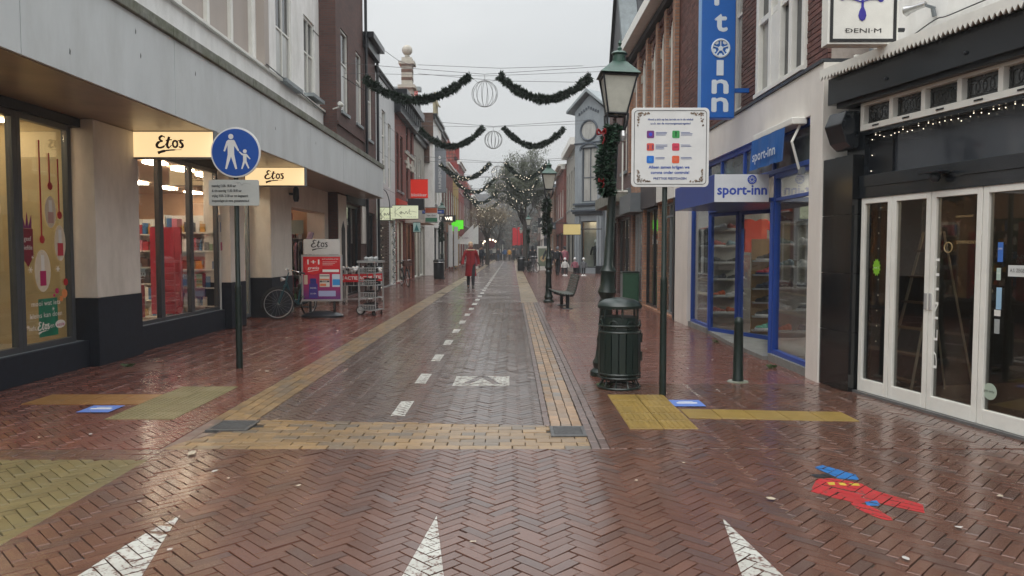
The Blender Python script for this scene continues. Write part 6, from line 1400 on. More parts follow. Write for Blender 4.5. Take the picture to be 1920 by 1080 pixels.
# ---------------------------------------------------------------- bicycles
M_TYRE = mat("rubber_tyre", (.02, .02, .02), .7)
def bicycle(label, x, y, rz, fcol, lean=0, basket=None, crate=None, bag=None, steer=0.0, loc_z=0):
    t = thing("bicycle", label, "bicycle", (x, y, 0), rot=(lean, 0, rz)); fm = flat("bike_paint_%d_%d_%d" % fcol, fcol, .3); WB = 1.08; RW = .34
    def wheel(par, px, name):
        w_ = MB().ring((px, 0, RW), RW - .018, .018, 'y', 36, 8).build(name, M_TYRE, par, smooth=True); MB().ring((px, 0, RW), RW - .042, .011, 'y', 36, 6).build("rim", M_STEEL, w_, smooth=True)
        s_ = MB()
        for k in range(18):
            a = k * 2 * math.pi / 18; s_.rod((px + .02 * math.cos(a + 1), .02 * (-1) ** k, RW + .02 * math.sin(a + 1)), (px + (RW - .045) * math.cos(a), 0, RW + (RW - .045) * math.sin(a)), .0014, 3)
        s_.rod((px, -.045, RW), (px, .045, RW), .018, 8); s_.build("spokes", M_STEEL, w_)
        g_ = MB().tube([(px + (RW + .018) * math.cos(R(a)), 0, RW + (RW + .018) * math.sin(R(a))) for a in (range(20, 185, 12) if px > .5 else range(-15, 170, 12))], .013, 5); g_.build("mudguard", M_BLACK, w_)
    # front assembly
    wheel(t, 0, "rear_wheel")
    fr = bpy.data.objects.new("steering_assembly", None); C.objects.link(fr); fr.parent = t; fr.location = (WB - .17 + .17 * math.cos(steer), .17 * math.sin(steer), 0); fr.rotation_euler = (0, 0, steer)
    wheel(fr, 0, "front_wheel")
    MB().tube([(0, .055, RW), (-.12, .045, .72), (-.14, 0, .76)], .012, 6).tube([(0, -.055, RW), (-.12, -.045, .72), (-.14, 0, .76)], .012, 6).rod((-.14, 0, .76), (-.2, 0, 1.02), .014).build("fork", fm, fr)
    MB().tube(spline([(-.42, .30, 1.02), (-.3, .27, 1.05), (-.18, .15, 1.08), (-.18, 0, 1.05), (-.18, -.15, 1.08), (-.3, -.27, 1.05), (-.42, -.30, 1.02)], 5), .012, 6).rod((-.2, 0, 1.0), (-.18, 0, 1.06), .014).build("handlebar", M_CHROME, fr, smooth=True)
    for s_ in (-1, 1): MB().rod((-.46, .305 * s_, 1.01), (-.34, .285 * s_, 1.042), .018, 8).build("grip", M_BLACKM, fr)
    MB().lathe([(.02, -.05), (.045, .02), (.048, .04)], (.0 - .08, 0, .86), 10, 'x').build("headlamp", M_CHROME, fr)
    hd = Vector((WB - .155, 0, .80)); bb = Vector((.46, 0, .30)); st = Vector((.32, 0, .78))
    MB().tube([hd, (.75, 0, .5), bb], .019, 8).tube([hd + Vector((.01, 0, -.06)), (.7, 0, .42), bb + Vector((.0, 0, .05))], .013, 6).rod(bb, st, .016).tube([bb, (0, .05, RW)], .01, 6).tube([bb, (0, -.05, RW)], .01, 6).tube([st, (0, .05, RW)], .008, 6).tube([st, (0, -.05, RW)], .008, 6).build("frame", fm, t, smooth=True)
    MB().rod(st, st + Vector((-.05, 0, .14)), .013).build("seat_post", M_CHROME, t)
    MB().loft([(.24, 0, .92, .10, .08), (.25, 0, .95, .13, .095), (.27, 0, .975, .12, .08), (.27, 0, .985, .06, .04)], 12).build("saddle", M_BLACKM, t, smooth=True)
    MB().lathe([(.085, -.004), (.085, .004)], (bb.x, -.06, bb.z), 16, 'y').rod((bb.x, -.075, bb.z), (bb.x + .06, -.075, bb.z - .16), .008).rod((bb.x, .075, bb.z), (bb.x - .06, .075, bb.z + .16), .008).box(bb.x + .01, bb.x + .11, -.15, -.07, bb.z - .18, bb.z - .155).box(bb.x - .11, bb.x - .01, .07, .15, bb.z + .155, bb.z + .18).build("crankset", M_STEEL, t)
    MB().prism([(-.05, RW - .06), (.5, .22), (.56, .3), (.5, .38), (-.05, RW + .06)], -.075, -.05, 'xz').build("chain_case", M_BLACK, t, bevel=.006)
    rk = MB().rod((-.25, .06, .72), (.25, .06, .72), .007).rod((-.25, -.06, .72), (.25, -.06, .72), .007)
    for k in range(4): rk.rod((-.25 + k * .16, -.06, .72), (-.25 + k * .16, .06, .72), .005)
    rk.rod((-.05, .06, .72), (0, .06, RW), .006).rod((-.05, -.06, .72), (0, -.06, RW), .006); rk.build("luggage_rack", M_BLACK, t)
    MB().rod((.1, .06, .28), (.02, .16, .02), .009).build("kickstand", M_STEEL, t)
    if bag:
        for s_ in (-1, 1): B(-.2, .2, s_ * .08, s_ * .2, .38, .72).build("pannier", M_BLACKM, t, bevel=.03)
    if crate:
        g_ = MB(); cx_, z0 = (.12, .86)
        for (a, b, c, d) in ((-.2, .2, -.15, -.14), (-.2, .2, .14, .15), (-.2, -.19, -.14, .14), (.19, .2, -.14, .14)):
            for zz in (0, .08, .16): g_.box(a, b, c, d, z0 + zz, z0 + zz + .06)
        g_.box(-.19, .19, -.14, .14, z0 - .01, z0); g_.build("crate", crate, fr)
    return t
bicycle("teal bicycle with a straight chrome handlebar parked between the white pier and the poster stand", -4.62, 16.75, R(-106), (30, 78, 88), R(-3), bag=True, steer=R(-42))
B_ = B(-.09, .09, -.04, .04, 0, .05); tag(B_.build("lime_strap", flat("lime_green_strap", (110, 190, 50), .5), loc=(-4.60, 16.65, .76)), "lime green strap tied across the parked bicycle's rack", "strap")
bicycle("black bicycle with a brown front crate leaning at the shop fronts behind the kant signs", -5.15 + .55, 30.9, R(-68), (24, 24, 26), R(3), crate=mat("brown_crate", (.10, .05, .04), .7))
bicycle("black bicycle parked by the far lantern post under the big tree", 1.1, 49.0, R(-60), (20, 20, 22), R(4), bag=True)
bicycle("dark bicycle wheeled by the far figure left of the market stall", -3.35, 68.0, R(180), (24, 22, 24))
# ---------------------------------------------------------------- poster stand
t = thing("poster_stand", "pavement poster stand with a red and purple sale poster under a white name board", "poster stand", (-4.2, 16.35, 0), R(3))
t.scale = (.94, .94, .94)
B(-.475, .475, -.03, .03, .38, 1.48).build("frame", mat("silver_frame", (.5, .5, .5), .3, .05, 9, metal=.7), t, bevel=.006)
MB().prism(rrect(-.42, .42, 1.485, 1.84, .03, 3), -.022, .022, 'xz').build("name_board", flat("name_board_white", (196, 196, 194), .4), t, bevel=.003); etos_logo(MB(), -.04, 1.66, -.0235, .15, w=.13).build("logo", M_TEXTK, t)
pm = bpy.data.materials.new("red_purple_poster"); pm.use_nodes = True; nt, N, L = nodes_of(pm); tc = N.new("ShaderNodeTexCoord"); sp = N.new("ShaderNodeSeparateXYZ"); L(tc.outputs["Object"], sp.inputs[0])
mr = N.new("ShaderNodeMapRange"); mr.inputs[1].default_value = .45; mr.inputs[2].default_value = 1.15; L(sp.outputs[2], mr.inputs[0]); cr = N.new("ShaderNodeValToRGB"); cr.color_ramp.elements[0].color = (*lin((104, 52, 120)), 1); cr.color_ramp.elements[1].color = (*lin((196, 40, 48)), 1); L(mr.outputs[0], cr.inputs[0]); L(cr.outputs[0], N["Principled BSDF"].inputs["Base Color"]); N["Principled BSDF"].inputs["Roughness"].default_value = .25
ps = B(-.43, .43, -.036, -.031, .43, 1.43).build("poster", pm, t)
g_ = MB(); g_.lathe([(.21, -.0008), (.21, .0008)], (-.19, -.0375, 1.22), 30, 'y').build("price_circle", flat("price_red", (205, 38, 44), .4), ps)
g_ = MB(); g_.text("1+1", -.19, 1.25, -.040, .12, .27, bold=.006).text("gratis", -.19, 1.14, -.040, .065, .26, bold=.003); g_.stroke([(-.32, 1.08), (-.2, 1.10), (-.07, 1.12)], .014, -.040); g_.build("lettering", M_TEXTW, ps)
g_ = MB(); g_.text("ALLES VAN BIODERMAL EN MEER", .2, 1.36, -.038, .028, .38); 
for k in range(3): g_.box(.02, .36 - .05 * k, -.038, -.0365, 1.305 - k * .035, 1.312 - k * .035)
g_.box(.02, .4, -.038, -.0365, 1.07, 1.13); g_.build("small_print", M_TEXTW, ps)
for (x0, x1, z0, z1, c) in ((-.05, .18, .72, 1.02, (206, 204, 198)), (.24, .42, .72, 1.02, (190, 205, 220)), (.25, .42, .76, .90, (50, 140, 205)), (-.08, .32, .50, .63, (160, 170, 205)), (-.41, -.33, .78, 1.0, (200, 180, 160)), (-.3, -.1, .46, .80, (60, 50, 130)), (-.27, -.13, .80, .92, (50, 46, 120))):
    MB().prism(rrect(x0, x1, z0, z1, .012, 3), -.0385 - .0004 * (z1 < .95), -.0365, 'xz').build("product_picture", flat("poster_%d_%d_%d" % c, c, .4), ps)
for (x0, x1, z0, z1, c) in ((-.045, .175, .83, .87, (50, 48, 50)), (-.045, .175, .88, .91, (210, 110, 60)), (-.04, .1, .74, .80, (210, 120, 80)), (-.045, .175, .97, .99, (60, 60, 60))): B(x0, x1, -.0405, -.0392, z0, z1).build("product_band", flat("poster_%d_%d_%d" % c, c, .4), ps)
MB().text("SWE", .065, .835, -.0412, .03, .12).text("ANDREL", -.2, .68, -.0412, .035, .15).text("ZILVER", -.2, .55, -.0412, .03, .14).build("lettering", M_TEXTW, ps)
MB().loft([(0, 0, 0, .50, .24), (0, 0, .05, .50, .24), (0, 0, .10, .40, .17), (0, 0, .15, .2, .07)], 22).build("base", M_BLACK, t, smooth=True)
for x in (-.28, .28): MB().tube([(x, 0, .1), (x, 0, .4)], .03, 8).build("leg", M_BLACKM, t)
# ---------------------------------------------------------------- wire bargain bins
M_WIRE = mat("bright_wire", (.55, .55, .55), .3, metal=.8)
def dump_bin(label, x, y, rz, txt):
    t = thing("wire_bargain_bin", label, "display bin", (x, y, 0), rz, "wire bins with red banners"); g_ = MB(); w, d = .2, .2
    for sx in (-1, 1):
        for sy in (-1, 1): g_.rod((sx * w, sy * d, .04), (sx * w, sy * d, .98), .009)
    for z in (.12, .5, .74, .98): 
        for a, b in (((-w, -d), (w, -d)), ((w, -d), (w, d)), ((w, d), (-w, d)), ((-w, d), (-w, -d))): g_.rod((*a, z), (*b, z), .006, 5)
    for k in range(1, 7):
        for yy in (-d, d): g_.rod((-w + k * .057, yy, .5), (-w + k * .057, yy, .98), .0035, 4)
        for xx in (-w, w): g_.rod((xx, -d + k * .057, .5), (xx, -d + k * .057, .98), .0035, 4)
    g_.build("wire_frame", M_WIRE, t); B(-w - .012, w + .012, -d - .02, -d - .01, .6, .82).build("banner", flat("banner_red", (190, 28, 34), .5), t); MB().text(txt, 0, .67, -d - .0225, .09, .36, bold=.004).build("lettering", M_TEXTW, t)
    g_ = MB(); q = random.Random(int(x * 100))
    for k in range(16): g_.k = q.randrange(3); c_ = (q.uniform(-.15, .15), q.uniform(-.15, .15), q.uniform(.88, 1.0)); g_.ball(c_, q.uniform(.03, .06), 7)
    for k in range(10): g_.k = q.randrange(3); a, b = q.uniform(-.15, .1), q.uniform(-.15, .1); g_.box(a, a + .08, b, b + .07, .5, q.uniform(.6, .9))
    g_.build("packs", [M_SIGNW, GM[4], GM[7]], t, kind="stuff")
    for sx in (-1, 1): MB().lathe([(.025, -.01), (.025, .01)], (sx * w, -d, .025), 10, 'x').build("castor", M_BLACKM, t)
for i, (x, y) in enumerate(((-4.85, 20.6), (-4.50, 20.75), (-4.12, 20.9), (-3.95, 21.4))): dump_bin(["wire bargain bin with a red banner closest to the poster stand", "second wire bargain bin with a red banner from the poster stand", "wire bargain bin with a red banner nearest the basket trolley", "rearmost wire bargain bin, half hidden behind the other three"][i], x, y, R(6), "ACTIE")
# basket trolley
t = thing("basket_trolley", "grey wheeled trolley stacked with dark shopping baskets at the kerb side of the pavement", "trolley", (-3.22, 16.9, 0), R(-12))
M_GRY = mat("grey_plastic_trolley", (.30, .31, .31), .4, .1, 8)
g_ = MB(); w, d = .2, .24
for sx in (-1, 1):
    for sy in (-1, 1): g_.tube([(sx * w, sy * d, .1), (sx * w * .95, sy * d * .95, 1.22)], .014, 6)
for z in (.12, .4, .68, .96): g_.box(-w, w, -d, d, z, z + .02)
g_.box(-w - .03, w + .03, -d - .03, d + .03, 1.2, 1.25); g_.build("frame", M_GRY, t, bevel=.002)
for k, z in enumerate((.14, .42, .70, .98)):
    g_ = MB()
    for i in range(3):
        zz = z + i * .055; e = .17 - .006 * (2 - i); g_.loft([(0, 0, zz, e - .02, .2), (0, 0, zz + .03, e, .22), (0, 0, zz + .032, e - .005, .215), (0, 0, zz + .005, e - .025, .19)], 4 if 0 else 8)
    g_.build("basket", M_BLACKM, t)
    g_ = MB()
    for i in range(9): g_.box(-.17 + i * .04, -.155 + i * .04, -d - .008, -d + .0, z + .01, z + .1)
    g_.box(-w, w, -d - .012, -d - .004, z + .1, z + .12); g_.build("basket_front", M_GRY, t)
g_ = MB(); q = random.Random(3)
for k in range(9): g_.ball((q.uniform(-.15, .15), q.uniform(-.18, .18), 1.27 + q.uniform(0, .03)), q.uniform(.03, .06), 8)
g_.build("wrapped_goods", M_GRY, t, kind="stuff")
MB().lathe([(.06, -.02), (.11, -.02), (.11, .02), (.06, .02)], (-w - .06, 0, .11), 20, 'y').build("large_wheel", M_TYRE, t, smooth=True); MB().lathe([(.078, -.024), (.078, .024)], (-w - .06, 0, .11), 20, 'y').build("wheel_disc", M_SIGNW, t)
for sx, sy in ((.16, -.2), (.16, .2), (-.05, .2)): MB().lathe([(.04, -.012), (.04, .012)], (sx, sy, .04), 12, 'x').rod((sx, sy, .04), (sx, sy, .12), .015).build("castor", M_BLACKM, t)
# clothes at the entrance
t = thing("clothes_rail", "rail of dark clothes with a poster standing in the drugstore entrance", "clothes rack", (-5.6, 19.2, 0), R(10))
MB().rod((-.45, 0, 0), (-.45, 0, 1.75), .015).rod((.45, 0, 0), (.45, 0, 1.75), .015).rod((-.45, 0, 1.75), (.45, 0, 1.75), .015).box(-.5, .5, -.2, .2, 0, .02).build("rail", M_BLACK, t)
CL = [(34, 32, 36), (60, 24, 34), (30, 30, 34), (120, 90, 100), (28, 26, 30), (90, 30, 44), (40, 38, 44)]
for k in range(7):
    x = -.36 + k * .12; g_ = MB().prism([(-.2, .9), (.2, .9), (.22, 1.5), (.05, 1.7), (-.05, 1.7), (-.22, 1.5)], x - .03, x + .03, 'x'); g_.build("garment", flat("garment_%d" % k, CL[k], .8), t, bevel=.02)
B(-.18, .22, -.28, -.26, 1.9, 2.25).build("poster_card", flat("grey_poster_card", (120, 125, 115), .6), t); MB().rod((.3, -.25, 1.6), (.42, -.25, 1.95), .07).build("bolster", flat("lilac_fabric", (170, 150, 170), .8), t)
# ================================================================ signs on the left facades
def box_sign(name, label, x0, x1, y, z0, z1, m, th=.12, rz=0, cat="shop sign", fm=None):
    t = thing(name, label, cat, ((x0 + x1) / 2, y, z0), rz); w = (x1 - x0) / 2; B(-w, w, 0, th, 0, z1 - z0).build("sign_face", m, t, bevel=.008)
    MB().box(-w - .012, w + .012, -.006, th + .006, -.02, 0).box(-w - .012, w + .012, -.006, th + .006, z1 - z0, z1 - z0 + .02).build("sign_frame", fm or M_BLACKM, t); return t, w, z1 - z0
M_KN = mat("pale_cream_lit_sign", (.62, .66, .50), .5, .03, 2, emit=.35, ecol=lin((212, 216, 178)))
def kant(t, w, h):
    g_ = MB(); g_.stroke([(-w * .78, h * .85), (-w * .78, h * .15)], .012, -.008); g_.stroke([(-w * .3, h * .92), (-w * .85, h * .5), (-w * .25, h * .1)], .012, -.010, k=1); g_.stroke([(-w * .45, h * .45), (-w * .3, h * .55), (-w * .25, h * .38), (-w * .4, h * .4), (-w * .2, h * .5), (-w * .05, h * .38), (w * .08, h * .56), (w * .18, h * .38), (w * .25, h * .5)], .016, -.008)
    g_.stroke([(w * .35, h * .75), (w * .33, h * .4), (w * .5, h * .35)], .014, -.009); g_.stroke([(w * .2, h * .58), (w * .6, h * .56), (w * .9, h * .5)], .010, -.010); g_.text("schoenen mode", w * .5, h * .12, -.0085, .03, .35)
    g_.build("lettering", M_BLACKM, t)
a = box_sign("kant_sign", "cream lit sign with black handwritten name and rays, the outer one of the pair", -4.35, -3.42, 27.0, 2.62, 3.1, M_KN, .1); kant(*a); a[0].name = "illuminated_sign"
a = box_sign("illuminated_sign", "cream lit sign with black handwriting, the inner one close to the wall", -4.93, -4.36, 27.6, 2.6, 3.06, M_KN, .1, R(0)); kant(*a)
t = thing("arched_lamp", "thin black lamp arm arching in front of the inner cream sign", "lamp", (-4.75, 26.8, 2.6)); MB().tube(spline([(.35, 0, -.1), (.33, 0, .6), (.2, 0, 1.0), (0, 0, 1.08), (-.12, .1, .95)], 6), .018, 6).build("arm", M_BLACK, t); MB().lathe([(.02, .1), (.12, 0), (.13, -.02)], (-.12, .1, .9), 12).build("shade", M_FRAME, t)
t, w, h = box_sign("square_sign", "square plain red sign with a white lower-case shop name", -4.5, -3.74, 33.0, 3.8, 4.6, flat("sign_bright_red", (228, 42, 20), .4, emit=.12), .1, fm=MATS.get("sign_red") or flat("sign_red", (200, 36, 20), .4)); MB().text("blokker", .0, .06, -.010, .14, .68, bold=.003).build("lettering", M_TEXTW, t)
B(-.5, .2, 0, .3, -.55, -.05).build("dark_sign_below", M_BLACK, t)
t = thing("red_fascia_sign", "slanting red fascia sign on the ornate brick house under the bay", "shop sign", (-5.0, 32.0, 3.15), R(90)); B(0, 2.6, -.12, -.01, 0, .55).build("sign_face", flat("red_fascia", (196, 62, 40), .5), t); B(0, 2.6, -.13, -.121, .0, .04).build("sign_edge", M_WFRAME, t)
t, w, h = box_sign("street_name_sign", "small blue street name sign beside the cream signs", -4.35, -3.3, 36.0, 3.25, 3.42, flat("street_sign_blue", (34, 74, 150), .4), .03); MB().text("LANGE VORSTSTRAAT", 0, .05, -.0075, .07, .9).build("lettering", M_TEXTW, t)
t, w, h = box_sign("vertical_banner_sign", "tall grey vertical sign with a pyramid cap and white upright lettering", -4.62, -3.92, 44.0, 4.9, 7.3, flat("sign_mid_grey", (128, 132, 138), .5), .3, fm=M_FRAME)
MB().prism([(-.36, 2.42), (.36, 2.42), (-.15, 3.35)], 0, .3, 'xz').build("cap", M_FRAME, t); v_ = MB(); a_ = MB().text("HUNKEMOLLER", 0, 0, 0, .17, 1.7); v_.add([(.09 - v[2], -.012, 1.05 - v[0] * -1 * 1) for v in a_.v], a_.f); v_.build("lettering", M_TEXTW, t)
MB().prism([(-.1, 2.02), (0, 2.14), (.1, 2.02), (0, 1.93)], -.012, -.004).build("diamond_mark", M_TEXTW, t)
t, w, h = box_sign("shop_sign", "orange and white shop sign in front of the left lantern", -3.95, -3.4, 33.8, 2.75, 3.4, M_SIGNW, .1); B(-.27, .27, -.012, -.001, .42, .64).build("orange_band", flat("sign_orange_brown", (176, 92, 60), .5), t); B(-.27, .27, -.012, -.001, .02, .2).build("green_band", flat("sign_green", (60, 120, 90), .5), t); MB().text("van dam", 0, .26, -.012, .1, .4).build("lettering", M_TEXTK, t)
t, w, h = box_sign("shop_sign", "small black sign with lit letters beside the grey vertical sign", -4.35, -3.5, 46.0, 3.25, 3.6, M_BLACK, .1); MB().text("WE", 0, .08, -.01, .2, .45, bold=.012).build("lettering", mat("lit_letters", (1, .9, .75), emit=.8, ecol=(1, .88, .72)), t)
t, w, h = box_sign("shop_sign", "plain bright green lit sign down the left row", -4.6, -3.8, 58.0, 3.1, 3.8, mat("lit_green_sign", (.1, .6, .02), .5, 0, emit=.5, ecol=(.10, .72, .03)), .1); B(-.9, .0, 1.5, 1.6, -.1, .55).build("rear_sign", MATS["lit_green_sign"], t)
t, w, h = box_sign("pharmacy_sign", "small pale projecting sign under the cream signs", -4.2, -3.9, 31.5, 2.25, 2.65, flat("pale_teal_sign", (170, 200, 195), .5), .1); MB().prism([(-.1, .05), (.0, .33), (.1, .05)], -.01, -.004).build("emblem", flat("teal_print", (40, 110, 110), .5), t)
def flag(label, x, y, z, s_=1.0, rz=0, col=None):
    t = thing("shop_flag", label, "flag", (x, y, z), rz); MB().rod((-.5 * s_, 0, -.9 * s_), (.9 * s_, 0, .5 * s_), .02).build("pole", M_WFRAME, t)
    n = 8; g_ = MB(); V = []; 
    for i in range(n + 1):
        u = i / n; V += [(-.4 * s_ + 1.3 * s_ * u, .06 * math.sin(u * 7), -.8 * s_ + 1.3 * s_ * u), (-.4 * s_ + 1.3 * s_ * u, .06 * math.sin(u * 7 + 1), -.85 * s_ - .1 * u)]
    g_.add(V, [(2 * i, 2 * i + 2, 2 * i + 3, 2 * i + 1) for i in range(n)]); g_.build("cloth", col or M_SIGNW, t); return t
t = flag("white triangular shop flag with small print beyond the green sign", -4.0, 58, 2.9, 1.1); MB().text("C1000", .35, -.55, -.09, .12, .5).build("lettering", flat("dark_violet_print", (70, 40, 80), .5), t)
flag("second white triangular flag just behind the printed one", -3.8, 62, 3.0, 1.1)
for i, (x, y) in enumerate(((-4.3, 52), (-4.15, 55))):
    t = thing("banner_pole", ["white pole banner left of the white flags", "second white pole banner left of the white flags"][i], "banner", (x, y, 0)); B(-.14, .14, -.02, .02, .3, 3.2).build("banner_cloth", M_SIGNW, t); MB().rod((-.16, 0, 0), (-.16, 0, 3.3), .02).build("pole", M_STEEL, t)
# right facade signs
t, w, h = box_sign("box_sign", "plain beige lit box sign below the garlands near the grey corner house", 2.75, 3.65, 39.5, 2.3, 2.85, mat("lit_beige_box", (.6, .5, .22), .5, .02, emit=.15, ecol=lin((200, 176, 110))), .35)
MB().rod((.45, .2, .3), (1.6, .2, .3), .03).build("bracket", M_BLACK, t)
t, w, h = box_sign("shop_sign", "black projecting sign with white script beside the big tree", 1.85, 2.9, 53.0, 3.1, 3.75, M_BLACK, .1); MB().text("Almost", 0, .22, -.01, .22, .8, shear=.3, bold=.008).build("lettering", M_TEXTW, t); MB().rod((.5, .05, .3), (1.6, .05, .3), .03).build("bracket", M_BLACK, t)
t, w, h = box_sign("shop_sign", "smaller grey green projecting sign behind the black script sign", 2.5, 3.3, 56.0, 3.05, 3.55, M_GREYD, .1); MB().text("Living", 0, .15, -.01, .16, .6).build("lettering", M_TEXTW, t)
for i, (x, y) in enumerate(((.35, 92), (.95, 90))):
    t = thing("red_flag", ["red beach flag on the right at the far end of the street", "second red beach flag at the far end, nearer the trees"][i], "flag", (x, y, 0)); MB().rod((-.3, 0, 0), (-.3, 0, 4.2), .03).build("pole", M_BLACK, t); MB().prism([(-.28, 2.0), (.4, 2.1), (.5, 3.6), (.1, 4.2), (-.28, 4.2)], -.02, .02).build("cloth", flat("flag_red", (190, 26, 40), .7), t)
t = thing("pavement_board", "upright white framed pavement board with a beige picture near the far right shops", "pavement sign", (2.25, 54.0, 0), R(5)); B(-.42, .42, -.05, .05, .0, 1.75).build("frame", M_WFRAME, t, bevel=.01); B(-.34, .34, -.06, -.051, .3, 1.6).build("poster", flat("grey_green_poster", (120, 130, 110), .5), t); MB().lathe([(.22, -.002), (.22, .002)], (0, -.064, .85), 18, 'y').build("poster_picture", flat("beige_poster_picture", (190, 170, 130), .5), t)
t = thing("pavement_board", "pink and white pavement board behind the woman in red", "pavement sign", (-3.1, 58, 0)); B(-.5, .5, -.05, .05, .0, 1.5).build("frame", M_WFRAME, t); B(-.42, .42, -.06, -.051, .2, 1.4).build("poster", flat("dull_pink_poster", (140, 60, 80), .5), t)
# light garlands twisted round the posts of the shuttered front
for i, (x, y) in enumerate(((-4.93, 27.4), (-4.93, 30.45))):
    g_ = MB(); path = [Vector((.05 * math.sin(k * .9), .05 * math.cos(k * .9), k * .05)) for k in range(56)]; tufts(g_, path, .03, 700, .06, 70 + i, .01); g_.k = 1
    for k in range(0, 56, 2): p = path[k]; g_.ball((p.x * 1.8, p.y * 1.8 - .02, p.z), .009, 5)
    tag(g_.build("lit_garland", [M_NEED, M_BULB], loc=(x + .08, y, .1)), ["lit fir garland up the left edge of the brown roller shutter", "lit fir garland up the right edge of the brown roller shutter"][i], "garland")
# ================================================================ garlands across the street
def swag(y, zc, xl, xr, sagl, n, gap=.42, xc=-.8, lit=False, which=0):
    nm = ["nearest", "second", "third", "fourth", "fifth", "sixth"][which]
    w_ = MB(); w_.tube([(-5.0, 0, zc + .35), (xc, 0, zc + .02), (3.5, 0, zc + .3)], .007 + which * .002, 4); w_.tube([(-5.0, .3, zc + .12), (-5 + 4.2, .3, zc + .04), (3.5, .3, zc + .2)], .006 + which * .002, 4)
    tag(w_.build("support_cable", mat("grey_cable", (.12, .12, .12), .6), loc=(0, y, 0), kind=None), "thin double cable carrying the %s garlands across the street" % nm, "cable")
    for side, (a, b) in (("left", (xl, xc - gap)), ("right", (xc + gap, xr))):
        pts = []; 
        for k in range(13):
            u = k / 12; s_ = math.sin(math.pi * u) ** .9 * sagl; za, zb = (zc - .1, zc - .02) if side == "left" else (zc - .02, zc - .05)
            pts.append(Vector((a + (b - a) * u, 0, za + (zb - za) * u - s_)))
        path = spline(pts, 2); g_ = MB(); g_.tube(path, .03, 5); tufts(g_, path, .07, int(n * 1.3), .14, y * 3 + len(side), .016 if which < 2 else .024)
        if lit:
            g_.k = 1; q = random.Random(y)
            for k in range(20): p = path[int(q.random() * (len(path) - 1))]; g_.ball((p.x + q.uniform(-.1, .1), -.12, p.z + q.uniform(-.1, .1)), .011 + .002 * which, 4)
            g_.k = 0
        tag(g_.build("fir_garland", [M_NEED, M_BULB], loc=(0, y, 0)), "dark fir garland, %s half of the %s swag across the street%s" % (side, nm, " with tiny lights" if lit else ""), "garland", "fir garlands hung across the street")
    t = thing("wire_ball", "wire ball ornament hanging in the middle of the %s garlands" % nm, "ornament", (xc, y, zc - .55), 0, "wire balls under the garlands"); g_ = MB(); rr = .38
    for k in range(7):
        a = k * math.pi / 7; c, s_ = math.cos(a), math.sin(a); g_.tube([(rr * math.cos(u) * c, rr * math.cos(u) * s_, rr * math.sin(u)) for u in [2 * math.pi * j / 28 for j in range(28)]], .006 + .003 * which, 4, closed=True)
    g_.build("wire_cage", M_WIREG, t); w_ = MB().rod((0, 0, rr), (0, 0, .55), .006).rod((.2, 0, rr * .85), (gap, 0, .52), .005).rod((-.2, 0, rr * .85), (-gap, 0, .52), .005).build("hanging_wire", M_WIREG, t)
    if lit:
        g_ = MB(); q = random.Random(y + 1)
        for k in range(26): a, b = q.random() * 6.28, q.uniform(-1.4, 1.4); g_.ball((rr * math.cos(a) * math.cos(b), rr * math.sin(a) * math.cos(b), rr * math.sin(b)), .012, 4)
        g_.build("fairy_lights", M_BULB, t, kind="stuff")
M_WIREG = mat("ornament_wire", (.16, .16, .155), .5)
for i, (y, z, xl, xr, sg) in enumerate(((22, 6.62, -4.35, 2.3, .68), (32, 6.75, -3.95, 2.25, .78), (42.5, 6.45, -4.1, 2.0, .85), (52.5, 6.55, -4.1, 1.9, .95), (62, 6.4, -4.0, 1.9, .95), (72, 6.3, -3.9, 1.8, .95))): swag(y, z, xl, xr, sg, 2600 if i < 2 else 1500, lit=i > 1, which=i)
g_ = MB().tube([(-4.3, 0, 6.15), (-5.0, .1, 6.6)], .01, 5); tag(g_.build("support_cable", M_BLACKM, loc=(0, 22, 0)), "short stay from the brick house to the nearest garland", "cable")
for i, (p, q_) in enumerate((((-5.0, 38.5, 10.9), (-4.9, 27.2, 8.9)), ((-4.8, 38.4, 10.5), (3.6, 39, 10.2)), ((-4.8, 38.2, 10.9), (3.6, 38, 10.8)))):
    p, q_ = Vector(p), Vector(q_); tag(MB().tube([p - p, (q_ - p) / 2 - Vector((0, 0, .15)), q_ - p], .012, 4).build("overhead_wire", MATS["grey_cable"], loc=p), ["stay wire from the pinnacle down to the low eave", "lower thin wire crossing from the pinnacle to the right", "upper thin wire crossing from the pinnacle to the right"][i], "cable")
# ================================================================ trees
def grow(mb, tips, p, d, l, r_, depth, q, spread=.6, up=.12, seg=3, kids=3):
    pts = [p]; rr = [r_]
    for i in range(seg):
        d = (d + Vector((q.gauss(0, .13), q.gauss(0, .13), q.gauss(0, .08) + up * .4))).normalized(); p = p + d * l / seg; pts.append(p); rr.append(r_ * (1 - .45 * (i + 1) / seg))
        if depth <= 2: tips.append((p, d))
    mb.tube(pts, rr, 7 if depth > 3 else (5 if depth > 1 else 3), cap=False)
    if depth == 0: return
    for k in range(kids + (1 if q.random() < .35 else 0)):
        a = d.orthogonal().normalized(); a.rotate(Matrix.Rotation(q.random() * 6.28, 3, d)); sp_ = spread * q.uniform(.6, 1.3)
        nd = (d * math.cos(sp_) + a * math.sin(sp_) + Vector((0, 0, up))).normalized(); s_ = pts[-1] if k < 2 else pts[q.randrange(1, len(pts))]
        grow(mb, tips, s_, nd, l * q.uniform(.62, .86), rr[-1] * q.uniform(.6, .8), depth - 1, q, spread, up, seg, kids)
M_BARK = mat("wet_dark_bark", (.06, .052, .045), .75, .3, 9, bump=.5, bscale=30)
M_LEAFD = mat("dull_olive_leaves", (.070, .074, .042), .65, .3, 2, island=.5); M_LEAFY = mat("dry_yellow_leaves", (.17, .13, .075), .7, .3, 2, island=.5)
